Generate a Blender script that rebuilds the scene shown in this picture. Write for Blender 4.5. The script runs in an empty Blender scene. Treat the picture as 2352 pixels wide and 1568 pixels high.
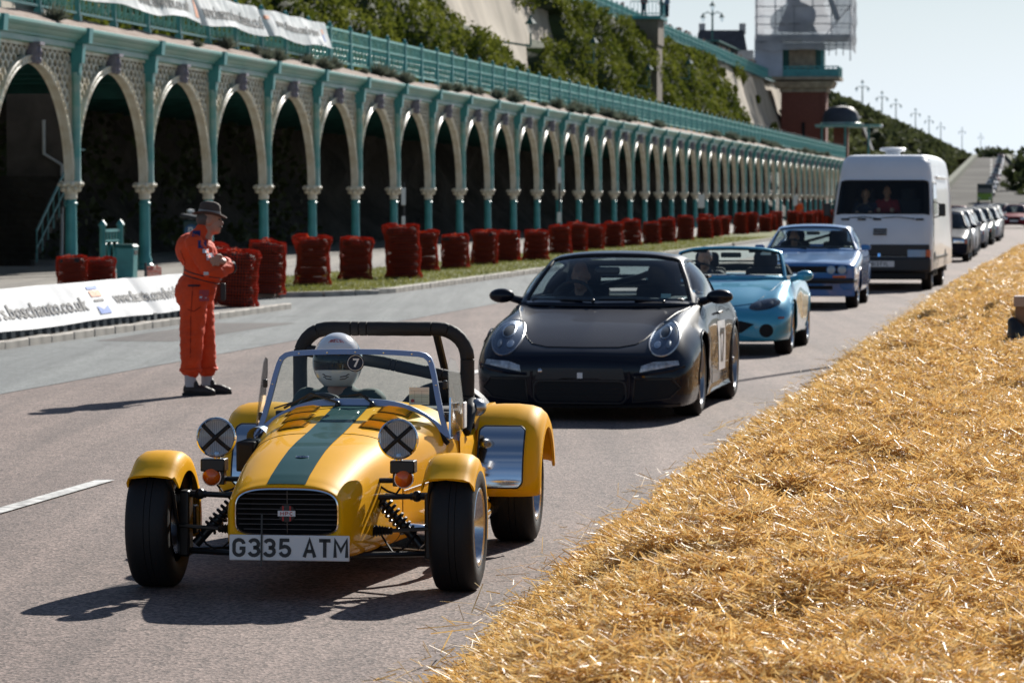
import bpy, bmesh, math, random
import numpy as np
from mathutils import Vector, Matrix, Quaternion, noise as mnoise
from mathutils.bvhtree import BVHTree
random.seed(7)
RNG = np.random.default_rng(11)
R = math.radians
scene = bpy.context.scene
COL = scene.collection

# ------------------------------------------------------------------ camera
EYE = 1.76
cam_d = bpy.data.cameras.new('camera')
cam_d.sensor_width = 36.0
cam_d.lens = 36.0 * 7700 / 2352
cam_d.clip_start = 0.5
cam_d.clip_end = 6000
cam_d.dof.use_dof = True
cam_d.dof.focus_distance = 15.6
cam_d.dof.aperture_fstop = 8.0
cam = bpy.data.objects.new('camera', cam_d)
COL.objects.link(cam)
cam.location = (0, 0, EYE)
cam.rotation_euler = (math.pi / 2 - math.atan(326 / 7700.0), 0, 0)
scene.camera = cam

# ------------------------------------------------------------------ world, sun, exposure
SUN_AZ, SUN_EL = R(23), R(30)
world = bpy.data.worlds.new('World')
scene.world = world
world.use_nodes = True
wn, wl = world.node_tree.nodes, world.node_tree.links
wn.clear()
sky = wn.new('ShaderNodeTexSky')
sky.sky_type = 'NISHITA'
sky.sun_disc = False
sky.sun_elevation = SUN_EL
sky.sun_rotation = SUN_AZ
sky.air_density = 1.0
sky.dust_density = 0.25
sky.ozone_density = 3.5
bg = wn.new('ShaderNodeBackground')
bg.inputs['Strength'].default_value = 0.05
wo = wn.new('ShaderNodeOutputWorld')
# thin high cloud, the same all round the sky
wtc = wn.new('ShaderNodeTexCoord')
wmap = wn.new('ShaderNodeMapping')
wmap.inputs['Scale'].default_value = (1.2, 1.2, 4.5)
wmap.inputs['Rotation'].default_value = (0.25, 0.12, 0)
wnz = wn.new('ShaderNodeTexNoise')
wnz.inputs['Scale'].default_value = 2.6
wnz.inputs['Detail'].default_value = 7
wnz.inputs['Roughness'].default_value = 0.55
wrp = wn.new('ShaderNodeValToRGB')
wrp.color_ramp.elements[0].position = 0.40
wrp.color_ramp.elements[1].position = 0.72
wrp.color_ramp.elements[1].color = (0.10, 0.10, 0.10, 1)
wmx = wn.new('ShaderNodeMixRGB')
wmx.inputs['Color2'].default_value = (12.6, 13.6, 14.2, 1)
wl.new(wtc.outputs['Generated'], wmap.inputs['Vector'])
wl.new(wmap.outputs['Vector'], wnz.inputs['Vector'])
wl.new(wnz.outputs['Fac'], wrp.inputs['Fac'])
wl.new(wrp.outputs['Color'], wmx.inputs['Fac'])
# milky air low over the horizon, all round: the sky keeps its own brightness but loses its yellow
wbw = wn.new('ShaderNodeRGBToBW')
wl.new(sky.outputs['Color'], wbw.inputs['Color'])
wti = wn.new('ShaderNodeMixRGB'); wti.blend_type = 'MULTIPLY'; wti.inputs['Fac'].default_value = 1
wti.inputs['Color2'].default_value = (1.0, 1.11, 1.22, 1)
wl.new(wbw.outputs['Val'], wti.inputs['Color1'])
wse = wn.new('ShaderNodeSeparateXYZ')
wl.new(wtc.outputs['Generated'], wse.inputs['Vector'])
wmr = wn.new('ShaderNodeMapRange')
wmr.inputs['From Min'].default_value = 0.0; wmr.inputs['From Max'].default_value = 0.15
wmr.inputs['To Min'].default_value = 1.0; wmr.inputs['To Max'].default_value = 0.0
wmr.interpolation_type = 'SMOOTHSTEP'
wl.new(wse.outputs['Z'], wmr.inputs['Value'])
wm2 = wn.new('ShaderNodeMixRGB')
wl.new(wmr.outputs['Result'], wm2.inputs['Fac'])
wl.new(sky.outputs['Color'], wm2.inputs['Color1'])
wl.new(wti.outputs['Color'], wm2.inputs['Color2'])
wl.new(wm2.outputs['Color'], wmx.inputs['Color1'])
wl.new(wmx.outputs['Color'], bg.inputs['Color'])
wl.new(bg.outputs['Background'], wo.inputs['Surface'])

sun_d = bpy.data.lights.new('sun', 'SUN')
sun_d.energy = 5.0
sun_d.angle = R(0.53)
sun_d.color = (1.0, 0.955, 0.88)
sun = bpy.data.objects.new('sun', sun_d)
COL.objects.link(sun)
sdir = Vector((math.sin(SUN_AZ) * math.cos(SUN_EL), math.cos(SUN_AZ) * math.cos(SUN_EL), math.sin(SUN_EL)))
sun.rotation_euler = (-sdir).to_track_quat('-Z', 'Y').to_euler()
sun.location = (30, 40, 40)
vs = scene.view_settings
vs.view_transform = 'Standard'
vs.look = 'None'
vs.exposure = 0.55
vs.gamma = 1.0
vs.use_curve_mapping = False
scene.cycles.max_bounces = 8
scene.cycles.transparent_max_bounces = 16
scene.cycles.caustics_reflective = False
scene.cycles.caustics_refractive = False
scene.cycles.sample_clamp_indirect = 6.0

# ------------------------------------------------------------------ the road frame: s runs along the road, t across it (right +)
PHI = math.atan((2450 - 1176) / 7700.0)
U2 = (math.sin(PHI), math.cos(PHI))
N2 = (math.cos(PHI), -math.sin(PHI))
def W(s, t, h=0.0):
    return Vector((s * U2[0] + t * N2[0], s * U2[1] + t * N2[1], h))
ROADROT = -PHI        # z rotation of things whose local +y runs along the road
# ------------------------------------------------------------------ helpers
class MB:
    """collects shapes; build() links them as one mesh object"""
    def __init__(self):
        self.v = []; self.f = []; self.m = []
    def add(self, vs, fs, mi=0):
        o = len(self.v)
        self.v.extend([tuple(p) for p in vs])
        for f in fs:
            self.f.append(tuple(i + o for i in f)); self.m.append(mi)
        return self
    def box(self, c, s, rot=None, mi=0, taper=None):
        x, y, z = s[0] / 2, s[1] / 2, s[2] / 2
        p = [(-x, -y, -z), (x, -y, -z), (x, y, -z), (-x, y, -z), (-x, -y, z), (x, -y, z), (x, y, z), (-x, y, z)]
        if taper:
            p = [(a * (taper[0] if c2 > 0 else 1), b * (taper[1] if c2 > 0 else 1), c2) for a, b, c2 in p]
        if rot is not None:
            p = [rot @ Vector(q) for q in p]
        p = [(q[0] + c[0], q[1] + c[1], q[2] + c[2]) for q in p]
        return self.add(p, [(3, 2, 1, 0), (4, 5, 6, 7), (0, 1, 5, 4), (1, 2, 6, 5), (2, 3, 7, 6), (3, 0, 4, 7)], mi)
    def tube(self, path, r, n=8, cap=True, mi=0, closed=False, flat=1.0):
        path = [Vector(p) for p in path]
        k = len(path)
        rr = r if hasattr(r, '__len__') else [r] * k
        vs = []; up = None
        for i, p in enumerate(path):
            if closed:
                d = path[(i + 1) % k] - path[i - 1]
            else:
                d = path[min(i + 1, k - 1)] - path[max(i - 1, 0)]
            if d.length < 1e-9: d = Vector((0, 0, 1))
            d.normalize()
            if up is None:
                up = Vector((0, 0, 1)) if abs(d.z) < .9 else Vector((0, 1, 0))
            a = up - d * up.dot(d)
            if a.length < 1e-6:
                a = Vector((1, 0, 0)) - d * d.x
            a.normalize(); up = a
            b = d.cross(a)
            for j in range(n):
                q = 2 * math.pi * j / n
                vs.append(p + (a * math.cos(q) * flat + b * math.sin(q)) * rr[i])
        fs = []
        rng = k if closed else k - 1
        for i in range(rng):
            i2 = (i + 1) % k
            for j in range(n):
                j2 = (j + 1) % n
                fs.append((i * n + j, i * n + j2, i2 * n + j2, i2 * n + j))
        if cap and not closed:
            fs.append(tuple(range(n - 1, -1, -1)))
            fs.append(tuple((k - 1) * n + j for j in range(n)))
        return self.add(vs, fs, mi)
    def lathe(self, prof, n=16, c=(0, 0, 0), axis='z', mi=0, sq=(1, 1), cap=False):
        vs = []
        for r, h in prof:
            for j in range(n):
                q = 2 * math.pi * j / n
                a, b = r * math.cos(q) * sq[0], r * math.sin(q) * sq[1]
                p = (a, b, h) if axis == 'z' else ((h, a, b) if axis == 'x' else (a, h, b))
                vs.append((p[0] + c[0], p[1] + c[1], p[2] + c[2]))
        fs = []
        for i in range(len(prof) - 1):
            for j in range(n):
                j2 = (j + 1) % n
                q = (i * n + j, i * n + j2, (i + 1) * n + j2, (i + 1) * n + j)
                fs.append(q if axis != 'y' else q[::-1])
        k = len(prof)
        if cap and prof[0][0] > 1e-6: fs.append(tuple(range(n - 1, -1, -1)) if axis != 'y' else tuple(range(n)))
        if cap and prof[-1][0] > 1e-6:
            q = tuple((k - 1) * n + j for j in range(n)); fs.append(q if axis != 'y' else q[::-1])
        return self.add(vs, fs, mi)
    def ball(self, c, r, n=12, m=8, mi=0, rot=None):
        rx, ry, rz = r if hasattr(r, '__len__') else (r, r, r)
        vs = []
        for i in range(m + 1):
            a = math.pi * i / m
            for j in range(n):
                q = 2 * math.pi * j / n
                p = Vector((rx * math.sin(a) * math.cos(q), ry * math.sin(a) * math.sin(q), -rz * math.cos(a)))
                if rot is not None: p = rot @ p
                vs.append((p[0] + c[0], p[1] + c[1], p[2] + c[2]))
        fs = []
        for i in range(m):
            for j in range(n):
                j2 = (j + 1) % n
                fs.append((i * n + j, i * n + j2, (i + 1) * n + j2, (i + 1) * n + j))
        return self.add(vs, fs, mi)
    def grid(self, rows, mi=0, flip=False, closed=False):
        k, n = len(rows), len(rows[0])
        vs = [p for r in rows for p in r]
        fs = []
        for i in range(k - 1):
            for j in range(n if closed else n - 1):
                j2 = (j + 1) % n
                q = (i * n + j, i * n + j2, (i + 1) * n + j2, (i + 1) * n + j)
                fs.append(q[::-1] if flip else q)
        return self.add(vs, fs, mi)
    def prism(self, poly, f0, f1, mi=0):
        """poly: 2-D outline (ccw); f0,f1 map (a,b)->3-D for the two faces"""
        n = len(poly)
        vs = [f0(*p) for p in poly] + [f1(*p) for p in poly]
        fs = [tuple(range(n - 1, -1, -1)), tuple(range(n, 2 * n))]
        for i in range(n):
            j = (i + 1) % n
            fs.append((i, j, j + n, i + n))
        return self.add(vs, fs, mi)
    def mesh(self, name, smooth=40, mats=()):
        me = bpy.data.meshes.new(name)
        me.from_pydata(self.v, [], self.f)
        for m in mats: me.materials.append(m)
        if len(mats) > 1:
            me.polygons.foreach_set('material_index', self.m)
        me.update()
        if smooth:
            me.polygons.foreach_set('use_smooth', [True] * len(me.polygons))
            if smooth < 180: me.set_sharp_from_angle(angle=R(smooth))
        return me
    def build(self, name, mat, parent=None, loc=None, rot=None, smooth=40, bevel=0, sub=0, fixn=False):
        mats = mat if isinstance(mat, (list, tuple)) else [mat]
        me = self.mesh(name, smooth, mats)
        if fixn: fix_normals(me)
        return link(name, me, parent, loc, rot, bevel, sub)
def fix_normals(me):
    bm = bmesh.new(); bm.from_mesh(me)
    bmesh.ops.recalc_face_normals(bm, faces=bm.faces)
    bm.to_mesh(me); bm.free()
def link(name, me, parent=None, loc=None, rot=None, bevel=0, sub=0):
    o = bpy.data.objects.new(name, me)
    COL.objects.link(o)
    if parent is not None: o.parent = parent
    if loc is not None: o.location = loc
    if rot is not None: o.rotation_euler = rot
    if bevel:
        b = o.modifiers.new('bevel', 'BEVEL'); b.width = bevel; b.segments = 2; b.limit_method = 'ANGLE'; b.angle_limit = R(35)
    if sub:
        b = o.modifiers.new('sub', 'SUBSURF'); b.levels = sub; b.render_levels = sub
    return o
def tag(o, label=None, cat=None, group=None, kind=None):
    if label: o['label'] = label
    if cat: o['category'] = cat
    if group: o['group'] = group
    if kind: o['kind'] = kind
    return o
def thing(name, label, cat, loc=(0, 0, 0), rz=0.0, group=None):
    o = bpy.data.objects.new(name, None)
    o.empty_display_size = 0.2
    COL.objects.link(o)
    o.location = loc; o.rotation_euler = (0, 0, rz)
    return tag(o, label, cat, group)
KIDS = {}
def copy_tree(o, parent=None):
    c = o.copy(); COL.objects.link(c)
    if parent is not None: c.parent = parent
    for ch in list(o.children): copy_tree(ch, c)
    return c
def text_mesh(body, width=None, height=None, font_shear=0.0, bold=0.0, res=2):
    """text as a flat mesh in its xz plane (x right, z up), origin bottom left, scaled to width/height"""
    cu = bpy.data.curves.new('lettering', 'FONT')
    cu.body = body; cu.size = 1; cu.resolution_u = res; cu.offset = bold; cu.shear = font_shear
    o = bpy.data.objects.new('lettering', cu); COL.objects.link(o)
    dg = bpy.context.evaluated_depsgraph_get()
    me = bpy.data.meshes.new_from_object(o.evaluated_get(dg))
    bpy.data.objects.remove(o); bpy.data.curves.remove(cu)
    co = np.array([v.co[:] for v in me.vertices])
    fs = [tuple(p.vertices) for p in me.polygons]
    bpy.data.meshes.remove(me)
    co[:, 0] -= co[:, 0].min(); co[:, 1] -= co[:, 1].min()
    if width: co[:, 0] *= width / co[:, 0].max()
    if height: co[:, 1] *= height / co[:, 1].max()
    return [(a, 0, b) for a, b, _ in co], fs
def ribbon(m, pts, w, y=0.0, closed=False):
    """flat stroke in the xz plane"""
    P = [Vector(q) for q in pts]; k = len(P); A, B = [], []
    for i in range(k):
        a = P[i - 1] if (i or closed) else P[i]; c = P[(i + 1) % k] if (i < k - 1 or closed) else P[i]
        d1 = (P[i] - a); d2 = (c - P[i])
        if d1.length < 1e-9: d1 = d2
        if d2.length < 1e-9: d2 = d1
        d1 = d1.normalized(); d2 = d2.normalized(); n1 = Vector((-d1.y, d1.x)); n2 = Vector((-d2.y, d2.x))
        mm = (n1 + n2); mm = mm.normalized() if mm.length > .1 else n1
        s = min(1.6, 1 / max(.3, mm.dot(n1))) * w / 2
        A.append((P[i].x + mm.x * s, y, P[i].y + mm.y * s)); B.append((P[i].x - mm.x * s, y, P[i].y - mm.y * s))
    if closed: A.append(A[0]); B.append(B[0])
    m.grid([B, A])
def arc2(cx, cy, rx, ry, a0, a1, n=9):
    return [(cx + rx * math.cos(R(a)), cy + ry * math.sin(R(a))) for a in np.linspace(a0, a1, n)]
GLYPH = {  # strokes in a 0..1 by 0..1 box
    'A': [[(.06, 0), (.5, .97), (.94, 0)], [(.24, .33), (.76, .33)]],
    'T': [[(.5, 0), (.5, 1)], [(.02, .93), (.98, .93)]],
    'M': [[(.08, 0), (.08, .96), (.5, .38), (.92, .96), (.92, 0)]],
    'G': [[(.90, .70)] + arc2(.5, .68, .41, .25, 20, 175, 7) + arc2(.5, .32, .41, .25, 185, 350, 8) + [(.91, .46), (.55, .46)]],
    '3': [arc2(.47, .70, .38, .23, 160, -70, 10) + [(.42, .50)], [(.42, .50)] + arc2(.47, .30, .41, .23, 75, -165, 10)],
    '5': [[(.85, .93), (.18, .93), (.14, .52)] + arc2(.48, .33, .40, .26, 120, -165, 11)],
    'H': [[(.1, 0), (.1, 1)], [(.9, 0), (.9, 1)], [(.1, .5), (.9, .5)]],
    '1': [[(.3, .8), (.55, .95), (.55, 0)]], '7': [[(.08, .93), (.92, .93), (.4, 0)]],
    '8': [arc2(.5, .72, .34, .22, 0, 360, 13), arc2(.5, .27, .40, .22, 0, 360, 13)],
    'B': [[(.1, .05), (.1, .95), (.6, .95)] + arc2(.6, .73, .28, .22, 90, -90, 6) + [(.1, .51), (.6, .51)] + arc2(.6, .28, .32, .23, 90, -90, 6) + [(.1, .05)]],
    'C': [arc2(.52, .5, .42, .45, 50, 310, 13)], 'P': [[(.12, 0), (.12, .95), (.6, .95)] + arc2(.6, .70, .3, .25, 90, -90, 7) + [(.12, .45)]],
    'L': [[(.12, 1), (.12, .06), (.9, .06)]], 'E': [[(.9, .06), (.12, .06), (.12, .94), (.9, .94)], [(.12, .5), (.8, .5)]],
    'K': [[(.12, 0), (.12, 1)], [(.9, 1), (.15, .45)], [(.35, .6), (.92, 0)]], 'R': [[(.12, 0), (.12, .95), (.6, .95)] + arc2(.6, .72, .28, .23, 90, -90, 7) + [(.12, .49)], [(.5, .49), (.9, 0)]],
    'F': [[(.12, 0), (.12, .94), (.9, .94)], [(.12, .5), (.75, .5)]], 'D': [[(.12, .05), (.12, .95), (.45, .95)] + arc2(.45, .5, .43, .45, 90, -90, 9) + [(.12, .05)]],
    '0': [arc2(.5, .5, .40, .45, 0, 360, 17)], '6': [arc2(.5, .3, .4, .26, 180, 540, 13) + arc2(.5, .6, .4, .36, 180, 60, 7)], 'Y': [[(.05, 1), (.5, .45), (.95, 1)], [(.5, .45), (.5, 0)]],
}
def strokes(text, x, z, cw, ch, gap, stroke, y=0.0, space=.6):
    m = MB()
    for i, chx in enumerate(text):
        if chx == ' ': x += cw * space; continue
        w = cw * (.55 if chx == '1' else 1.15 if chx == 'M' else 1)
        for s in GLYPH[chx]: ribbon(m, [(x + a * w, z + b * ch) for a, b in s], stroke, y)
        x += w + gap
    return m
def remesh(mb, voxel, smooth_it=2, fac=0.5):
    """overlapping solids fused into one continuous skin -> (mesh)"""
    me = mb.mesh('fused', 0)
    fix_normals(me)
    o = bpy.data.objects.new('fused', me); COL.objects.link(o)
    m = o.modifiers.new('r', 'REMESH'); m.mode = 'VOXEL'; m.voxel_size = voxel
    if smooth_it:
        s = o.modifiers.new('s', 'SMOOTH'); s.iterations = smooth_it; s.factor = fac
    dg = bpy.context.evaluated_depsgraph_get()
    out = bpy.data.meshes.new_from_object(o.evaluated_get(dg))
    bpy.data.objects.remove(o); bpy.data.meshes.remove(me)
    out.polygons.foreach_set('use_smooth', [True] * len(out.polygons))
    return out
def big_mesh(name, verts, quads, mat, smooth=False):
    """numpy arrays to a mesh, fast"""
    me = bpy.data.meshes.new(name)
    nv, nf = len(verts), len(quads); k = quads.shape[1]
    me.vertices.add(nv); me.vertices.foreach_set('co', np.asarray(verts, np.float32).ravel())
    me.loops.add(nf * k); me.loops.foreach_set('vertex_index', np.asarray(quads, np.int32).ravel())
    me.polygons.add(nf)
    me.polygons.foreach_set('loop_start', np.arange(0, nf * k, k, dtype=np.int32))
    if smooth: me.polygons.foreach_set('use_smooth', np.ones(nf, bool))
    me.materials.append(mat)
    me.update(calc_edges=True)
    return me
# ------------------------------------------------------------------ materials
MATS = {}
def mat(name, col, rough=0.6, metal=0.0, spec=0.5, coat=0.0, var=0.0, vscale=5.0, bump=0.0, bscale=40.0, emit=None, trans=None, vdetail=4, stretch=None, col2=None, coat_rough=0.03, bdist=0.01):
    m = bpy.data.materials.new(name); MATS[name] = m
    m.use_nodes = True
    nt = m.node_tree; b = nt.nodes['Principled BSDF']
    b.inputs['Base Color'].default_value = (*col, 1)
    b.inputs['Roughness'].default_value = rough
    b.inputs['Metallic'].default_value = metal
    b.inputs['Specular IOR Level'].default_value = spec
    if coat:
        b.inputs['Coat Weight'].default_value = coat; b.inputs['Coat Roughness'].default_value = coat_rough
    if var or bump:
        tc = nt.nodes.new('ShaderNodeTexCoord'); src = tc.outputs['Object']
        if stretch:
            mp = nt.nodes.new('ShaderNodeMapping'); mp.inputs['Scale'].default_value = stretch
            nt.links.new(src, mp.inputs['Vector']); src = mp.outputs['Vector']
    if var:
        nz = nt.nodes.new('ShaderNodeTexNoise'); nz.inputs['Scale'].default_value = vscale; nz.inputs['Detail'].default_value = vdetail
        rp = nt.nodes.new('ShaderNodeValToRGB')
        c2 = col2 if col2 else tuple(c * (1 - var) for c in col)
        rp.color_ramp.elements[0].color = (*c2, 1); rp.color_ramp.elements[0].position = 0.33
        rp.color_ramp.elements[1].color = (*[min(1, c * (1 + var * 0.5)) for c in col], 1) if not col2 else (*col, 1)
        rp.color_ramp.elements[1].position = 0.67
        nt.links.new(src, nz.inputs['Vector']); nt.links.new(nz.outputs['Fac'], rp.inputs['Fac'])
        nt.links.new(rp.outputs['Color'], b.inputs['Base Color'])
    if bump:
        nb = nt.nodes.new('ShaderNodeTexNoise'); nb.inputs['Scale'].default_value = bscale; nb.inputs['Detail'].default_value = 5
        bp = nt.nodes.new('ShaderNodeBump'); bp.inputs['Strength'].default_value = bump; bp.inputs['Distance'].default_value = bdist
        nt.links.new(src, nb.inputs['Vector']); nt.links.new(nb.outputs['Fac'], bp.inputs['Height'])
        nt.links.new(bp.outputs['Normal'], b.inputs['Normal'])
    if emit:
        b.inputs['Emission Color'].default_value = (*emit[:3], 1); b.inputs['Emission Strength'].default_value = emit[3]
    return m
def leafmat(name, c1, c2, scale=0.8, transl=0.35, rough=0.55):
    m = mat(name, c2, rough, spec=0.3, var=0.3, vscale=scale, col2=c1)
    nt = m.node_tree; b = nt.nodes['Principled BSDF']
    tr = nt.nodes.new('ShaderNodeBsdfTranslucent'); mx = nt.nodes.new('ShaderNodeMixShader')
    mx.inputs['Fac'].default_value = transl
    rp = [n for n in nt.nodes if n.type == 'VALTORGB'][0]
    nt.links.new(rp.outputs['Color'], tr.inputs['Color'])
    nt.links.new(b.outputs['BSDF'], mx.inputs[1]); nt.links.new(tr.outputs['BSDF'], mx.inputs[2])
    nt.links.new(mx.outputs['Shader'], nt.nodes['Material Output'].inputs['Surface'])
    return m
def glass(name, tint=(0.9, 0.95, 0.93), ior=1.45, rough=0.0, refl=(1, 1, 1), veil=0.0):
    m = bpy.data.materials.new(name); MATS[name] = m; m.use_nodes = True
    nt = m.node_tree; nt.nodes.clear()
    out = nt.nodes.new('ShaderNodeOutputMaterial')
    tr = nt.nodes.new('ShaderNodeBsdfTransparent'); tr.inputs['Color'].default_value = (*tint, 1)
    gl = nt.nodes.new('ShaderNodeBsdfGlossy'); gl.inputs['Roughness'].default_value = rough; gl.inputs['Color'].default_value = (*refl, 1)
    lw = nt.nodes.new('ShaderNodeLayerWeight'); lw.inputs['Blend'].default_value = .5
    pw = nt.nodes.new('ShaderNodeMath'); pw.operation = 'POWER'; pw.inputs[1].default_value = 5.0
    f0 = ((ior - 1) / (ior + 1)) ** 2
    fr = nt.nodes.new('ShaderNodeMath'); fr.operation = 'MULTIPLY_ADD'; fr.inputs[1].default_value = 1 - f0; fr.inputs[2].default_value = f0
    nt.links.new(lw.outputs['Facing'], pw.inputs[0]); nt.links.new(pw.outputs[0], fr.inputs[0])
    mx = nt.nodes.new('ShaderNodeMixShader')
    nt.links.new(fr.outputs[0], mx.inputs['Fac']); nt.links.new(tr.outputs['BSDF'], mx.inputs[1]); nt.links.new(gl.outputs['BSDF'], mx.inputs[2])
    nt.links.new(mx.outputs['Shader'], out.inputs['Surface'])
    return m
def smoothstep(a, b, x):
    x = min(1, max(0, (x - a) / (b - a))); return x * x * (3 - 2 * x)
def crom(pts, n):
    """Catmull-Rom through points -> n samples per span, numpy"""
    P = np.array(pts, float); k = len(P)
    E = np.vstack([2 * P[0] - P[1], P, 2 * P[-1] - P[-2]])
    out = []
    for i in range(k - 1):
        p0, p1, p2, p3 = E[i], E[i + 1], E[i + 2], E[i + 3]
        for j in range(n):
            t = j / n
            out.append(0.5 * (2 * p1 + (p2 - p0) * t + (2 * p0 - 5 * p1 + 4 * p2 - p3) * t * t + (3 * p1 - p0 - 3 * p2 + p3) * t ** 3))
    out.append(P[-1])
    return np.array(out)
# ================================================================== shared car materials
M_black = mat('black_rubber', (.012, .012, .013), .55, spec=.3)
M_tyre = mat('tyre_rubber', (.013, .013, .014), .62, spec=.35, bump=.15, bscale=60)
M_tread = M_tyre
M_satin = mat('satin_black', (.014, .014, .015), .35)
M_chrome = mat('chrome', (.80, .80, .82), .05, metal=1.0)
M_alloy = mat('polished_alloy', (.62, .62, .64), .18, metal=1.0)
M_dalloy = mat('grey_alloy', (.35, .36, .38), .3, metal=1.0)
M_trim = mat('dark_trim', (.02, .02, .022), .45)
M_seat = mat('seat_cloth', (.018, .018, .022), .85, bump=.2)
M_glass = glass('windscreen_glass', (.80, .90, .88))
M_tint = glass('tinted_glass', (.58, .66, .67), 1.5)
M_refl = mat('lamp_reflector', (.85, .86, .90), .4, metal=.15)
M_lens = glass('lamp_lens', (.85, .88, .90), 1.55)
M_lensd = glass('smoked_lens', (.45, .48, .52), 1.6)
M_amber = mat('amber_lens', (.75, .13, .01), .12, coat=.6)
M_white = mat('white_plastic', (.78, .78, .78), .4)
M_plate = mat('plate_white', (.78, .78, .77), .35)
M_plateink = mat('plate_ink', (.012, .012, .014), .4)
M_skin = mat('skin', (.46, .24, .16), .5, var=.12, vscale=9)
M_red = mat('red_enamel', (.45, .02, .02), .35)

# ================================================================== SETTING
def asphalt(name, c1, c2, speck, patch=0.25):
    m = bpy.data.materials.new(name); MATS[name] = m; m.use_nodes = True
    nt = m.node_tree; N = nt.nodes; L = nt.links; b = N['Principled BSDF']
    tc = N.new('ShaderNodeTexCoord')
    def nz(scale, det=3, rough=.6):
        n = N.new('ShaderNodeTexNoise'); n.inputs['Scale'].default_value = scale; n.inputs['Detail'].default_value = det; n.inputs['Roughness'].default_value = rough
        L.new(tc.outputs['Object'], n.inputs['Vector']); return n.outputs['Fac']
    def ramp(f, p0, a, p1, c):
        r = N.new('ShaderNodeValToRGB'); r.color_ramp.elements[0].position = p0; r.color_ramp.elements[1].position = p1
        r.color_ramp.elements[0].color = (*a, 1); r.color_ramp.elements[1].color = (*c, 1); L.new(f, r.inputs['Fac']); return r.outputs['Color']
    def mul(a, c, fac=1.0):
        x = N.new('ShaderNodeMixRGB'); x.blend_type = 'MULTIPLY'; x.inputs['Fac'].default_value = fac
        L.new(a, x.inputs['Color1']); L.new(c, x.inputs['Color2']); return x.outputs['Color']
    base = ramp(nz(0.35, 5), .3, c1, .7, c2)
    vo = N.new('ShaderNodeTexVoronoi'); vo.inputs['Scale'].default_value = 70
    L.new(tc.outputs['Object'], vo.inputs['Vector'])
    grain = ramp(vo.outputs['Color'], .15, (speck, speck, speck), .85, (1.5, 1.47, 1.44))
    fine = ramp(nz(260, 2), .35, (.62, .62, .62), .65, (1.25, 1.25, 1.25))
    mid = ramp(nz(6, 4), .35, (.86, .86, .86), .68, (1.06, 1.06, 1.06))
    col = mul(mul(mul(base, grain), fine), mid)
    # rubber and wear drawn out along the road, and a few dark drips
    mp = N.new('ShaderNodeMapping'); mp.inputs['Rotation'].default_value = (0, 0, PHI); mp.inputs['Scale'].default_value = (1.5, .045, 1)
    L.new(tc.outputs['Object'], mp.inputs['Vector'])
    sk_ = N.new('ShaderNodeTexNoise'); sk_.inputs['Scale'].default_value = 1.3; sk_.inputs['Detail'].default_value = 5; sk_.inputs['Roughness'].default_value = .65
    L.new(mp.outputs['Vector'], sk_.inputs['Vector'])
    col = mul(col, ramp(sk_.outputs['Fac'], .36, (.70, .70, .71), .60, (1.06, 1.05, 1.04)))
    col = mul(col, ramp(nz(1.1, 6, .7), .30, (.62, .62, .63), .40, (1, 1, 1)))
    # cracks: thin dark wandering lines
    wv = N.new('ShaderNodeTexVoronoi'); wv.feature = 'DISTANCE_TO_EDGE'; wv.inputs['Scale'].default_value = .42
    ds = N.new('ShaderNodeTexNoise'); ds.inputs['Scale'].default_value = 1.7; ds.inputs['Detail'].default_value = 6
    L.new(tc.outputs['Object'], ds.inputs['Vector'])
    ad = N.new('ShaderNodeMixRGB'); ad.blend_type = 'ADD'; ad.inputs['Fac'].default_value = .9
    L.new(tc.outputs['Object'], ad.inputs['Color1']); L.new(ds.outputs['Color'], ad.inputs['Color2']); L.new(ad.outputs['Color'], wv.inputs['Vector'])
    crack = ramp(wv.outputs['Distance'], .0, (.45, .44, .43), .006, (1, 1, 1))
    col = mul(col, crack, .7)
    L.new(col, b.inputs['Base Color'])
    b.inputs['Roughness'].default_value = .82; b.inputs['Specular IOR Level'].default_value = .35
    bp = N.new('ShaderNodeBump'); bp.inputs['Strength'].default_value = .55; bp.inputs['Distance'].default_value = .006
    L.new(vo.outputs['Distance'], bp.inputs['Height']); L.new(bp.outputs['Normal'], b.inputs['Normal'])
    return m
M_road = asphalt('pinkish_asphalt', (.202, .152, .135), (.264, .206, .184), .36)
M_lane = asphalt('grey_asphalt', (.175, .195, .198), (.205, .222, .224), .70)
M_pave = asphalt('pavement_asphalt', (.25, .235, .215), (.31, .29, .265), .75)
M_ground = mat('dry_ground', (.2, .18, .14), .95, var=.3, vscale=.2)
M_paint = mat('road_paint', (.66, .65, .62), .7, var=.6, vscale=9, bump=.2, bscale=60)
M_kerb = mat('kerb_concrete', (.36, .33, .29), .85, var=.35, vscale=3, bump=.4, bscale=30)
M_grassbase = mat('verge_turf', (.15, .16, .035), .95, var=.5, vscale=1.2, bump=.6, bscale=20, bdist=.03)
M_grass = leafmat('grass_blade', (.13, .15, .03), (.26, .25, .07), .9, .4)
M_teal = mat('teal_paint', (.062, .295, .300), .38, var=.22, vscale=2.5, bump=.08, bscale=25)
M_teal2 = mat('teal_paint_chalky', (.13, .38, .34), .5, var=.55, vscale=1.4, bump=.15, bscale=25, stretch=(1, .35, 2.2), col2=(.30, .46, .42))
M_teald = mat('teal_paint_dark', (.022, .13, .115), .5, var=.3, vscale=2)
M_cream = mat('cream_paint', (.84, .81, .70), .42, var=.4, vscale=2.2, bump=.12, bscale=25, col2=(.62, .53, .38))
M_frieze = mat('frieze_paint', (.52, .60, .56), .5, var=.5, vscale=1.6, stretch=(1, .4, 3), col2=(.22, .42, .38))
M_key = mat('keystone_stone', (.24, .22, .27), .7, var=.3, vscale=9, bump=.4, bscale=30)
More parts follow.
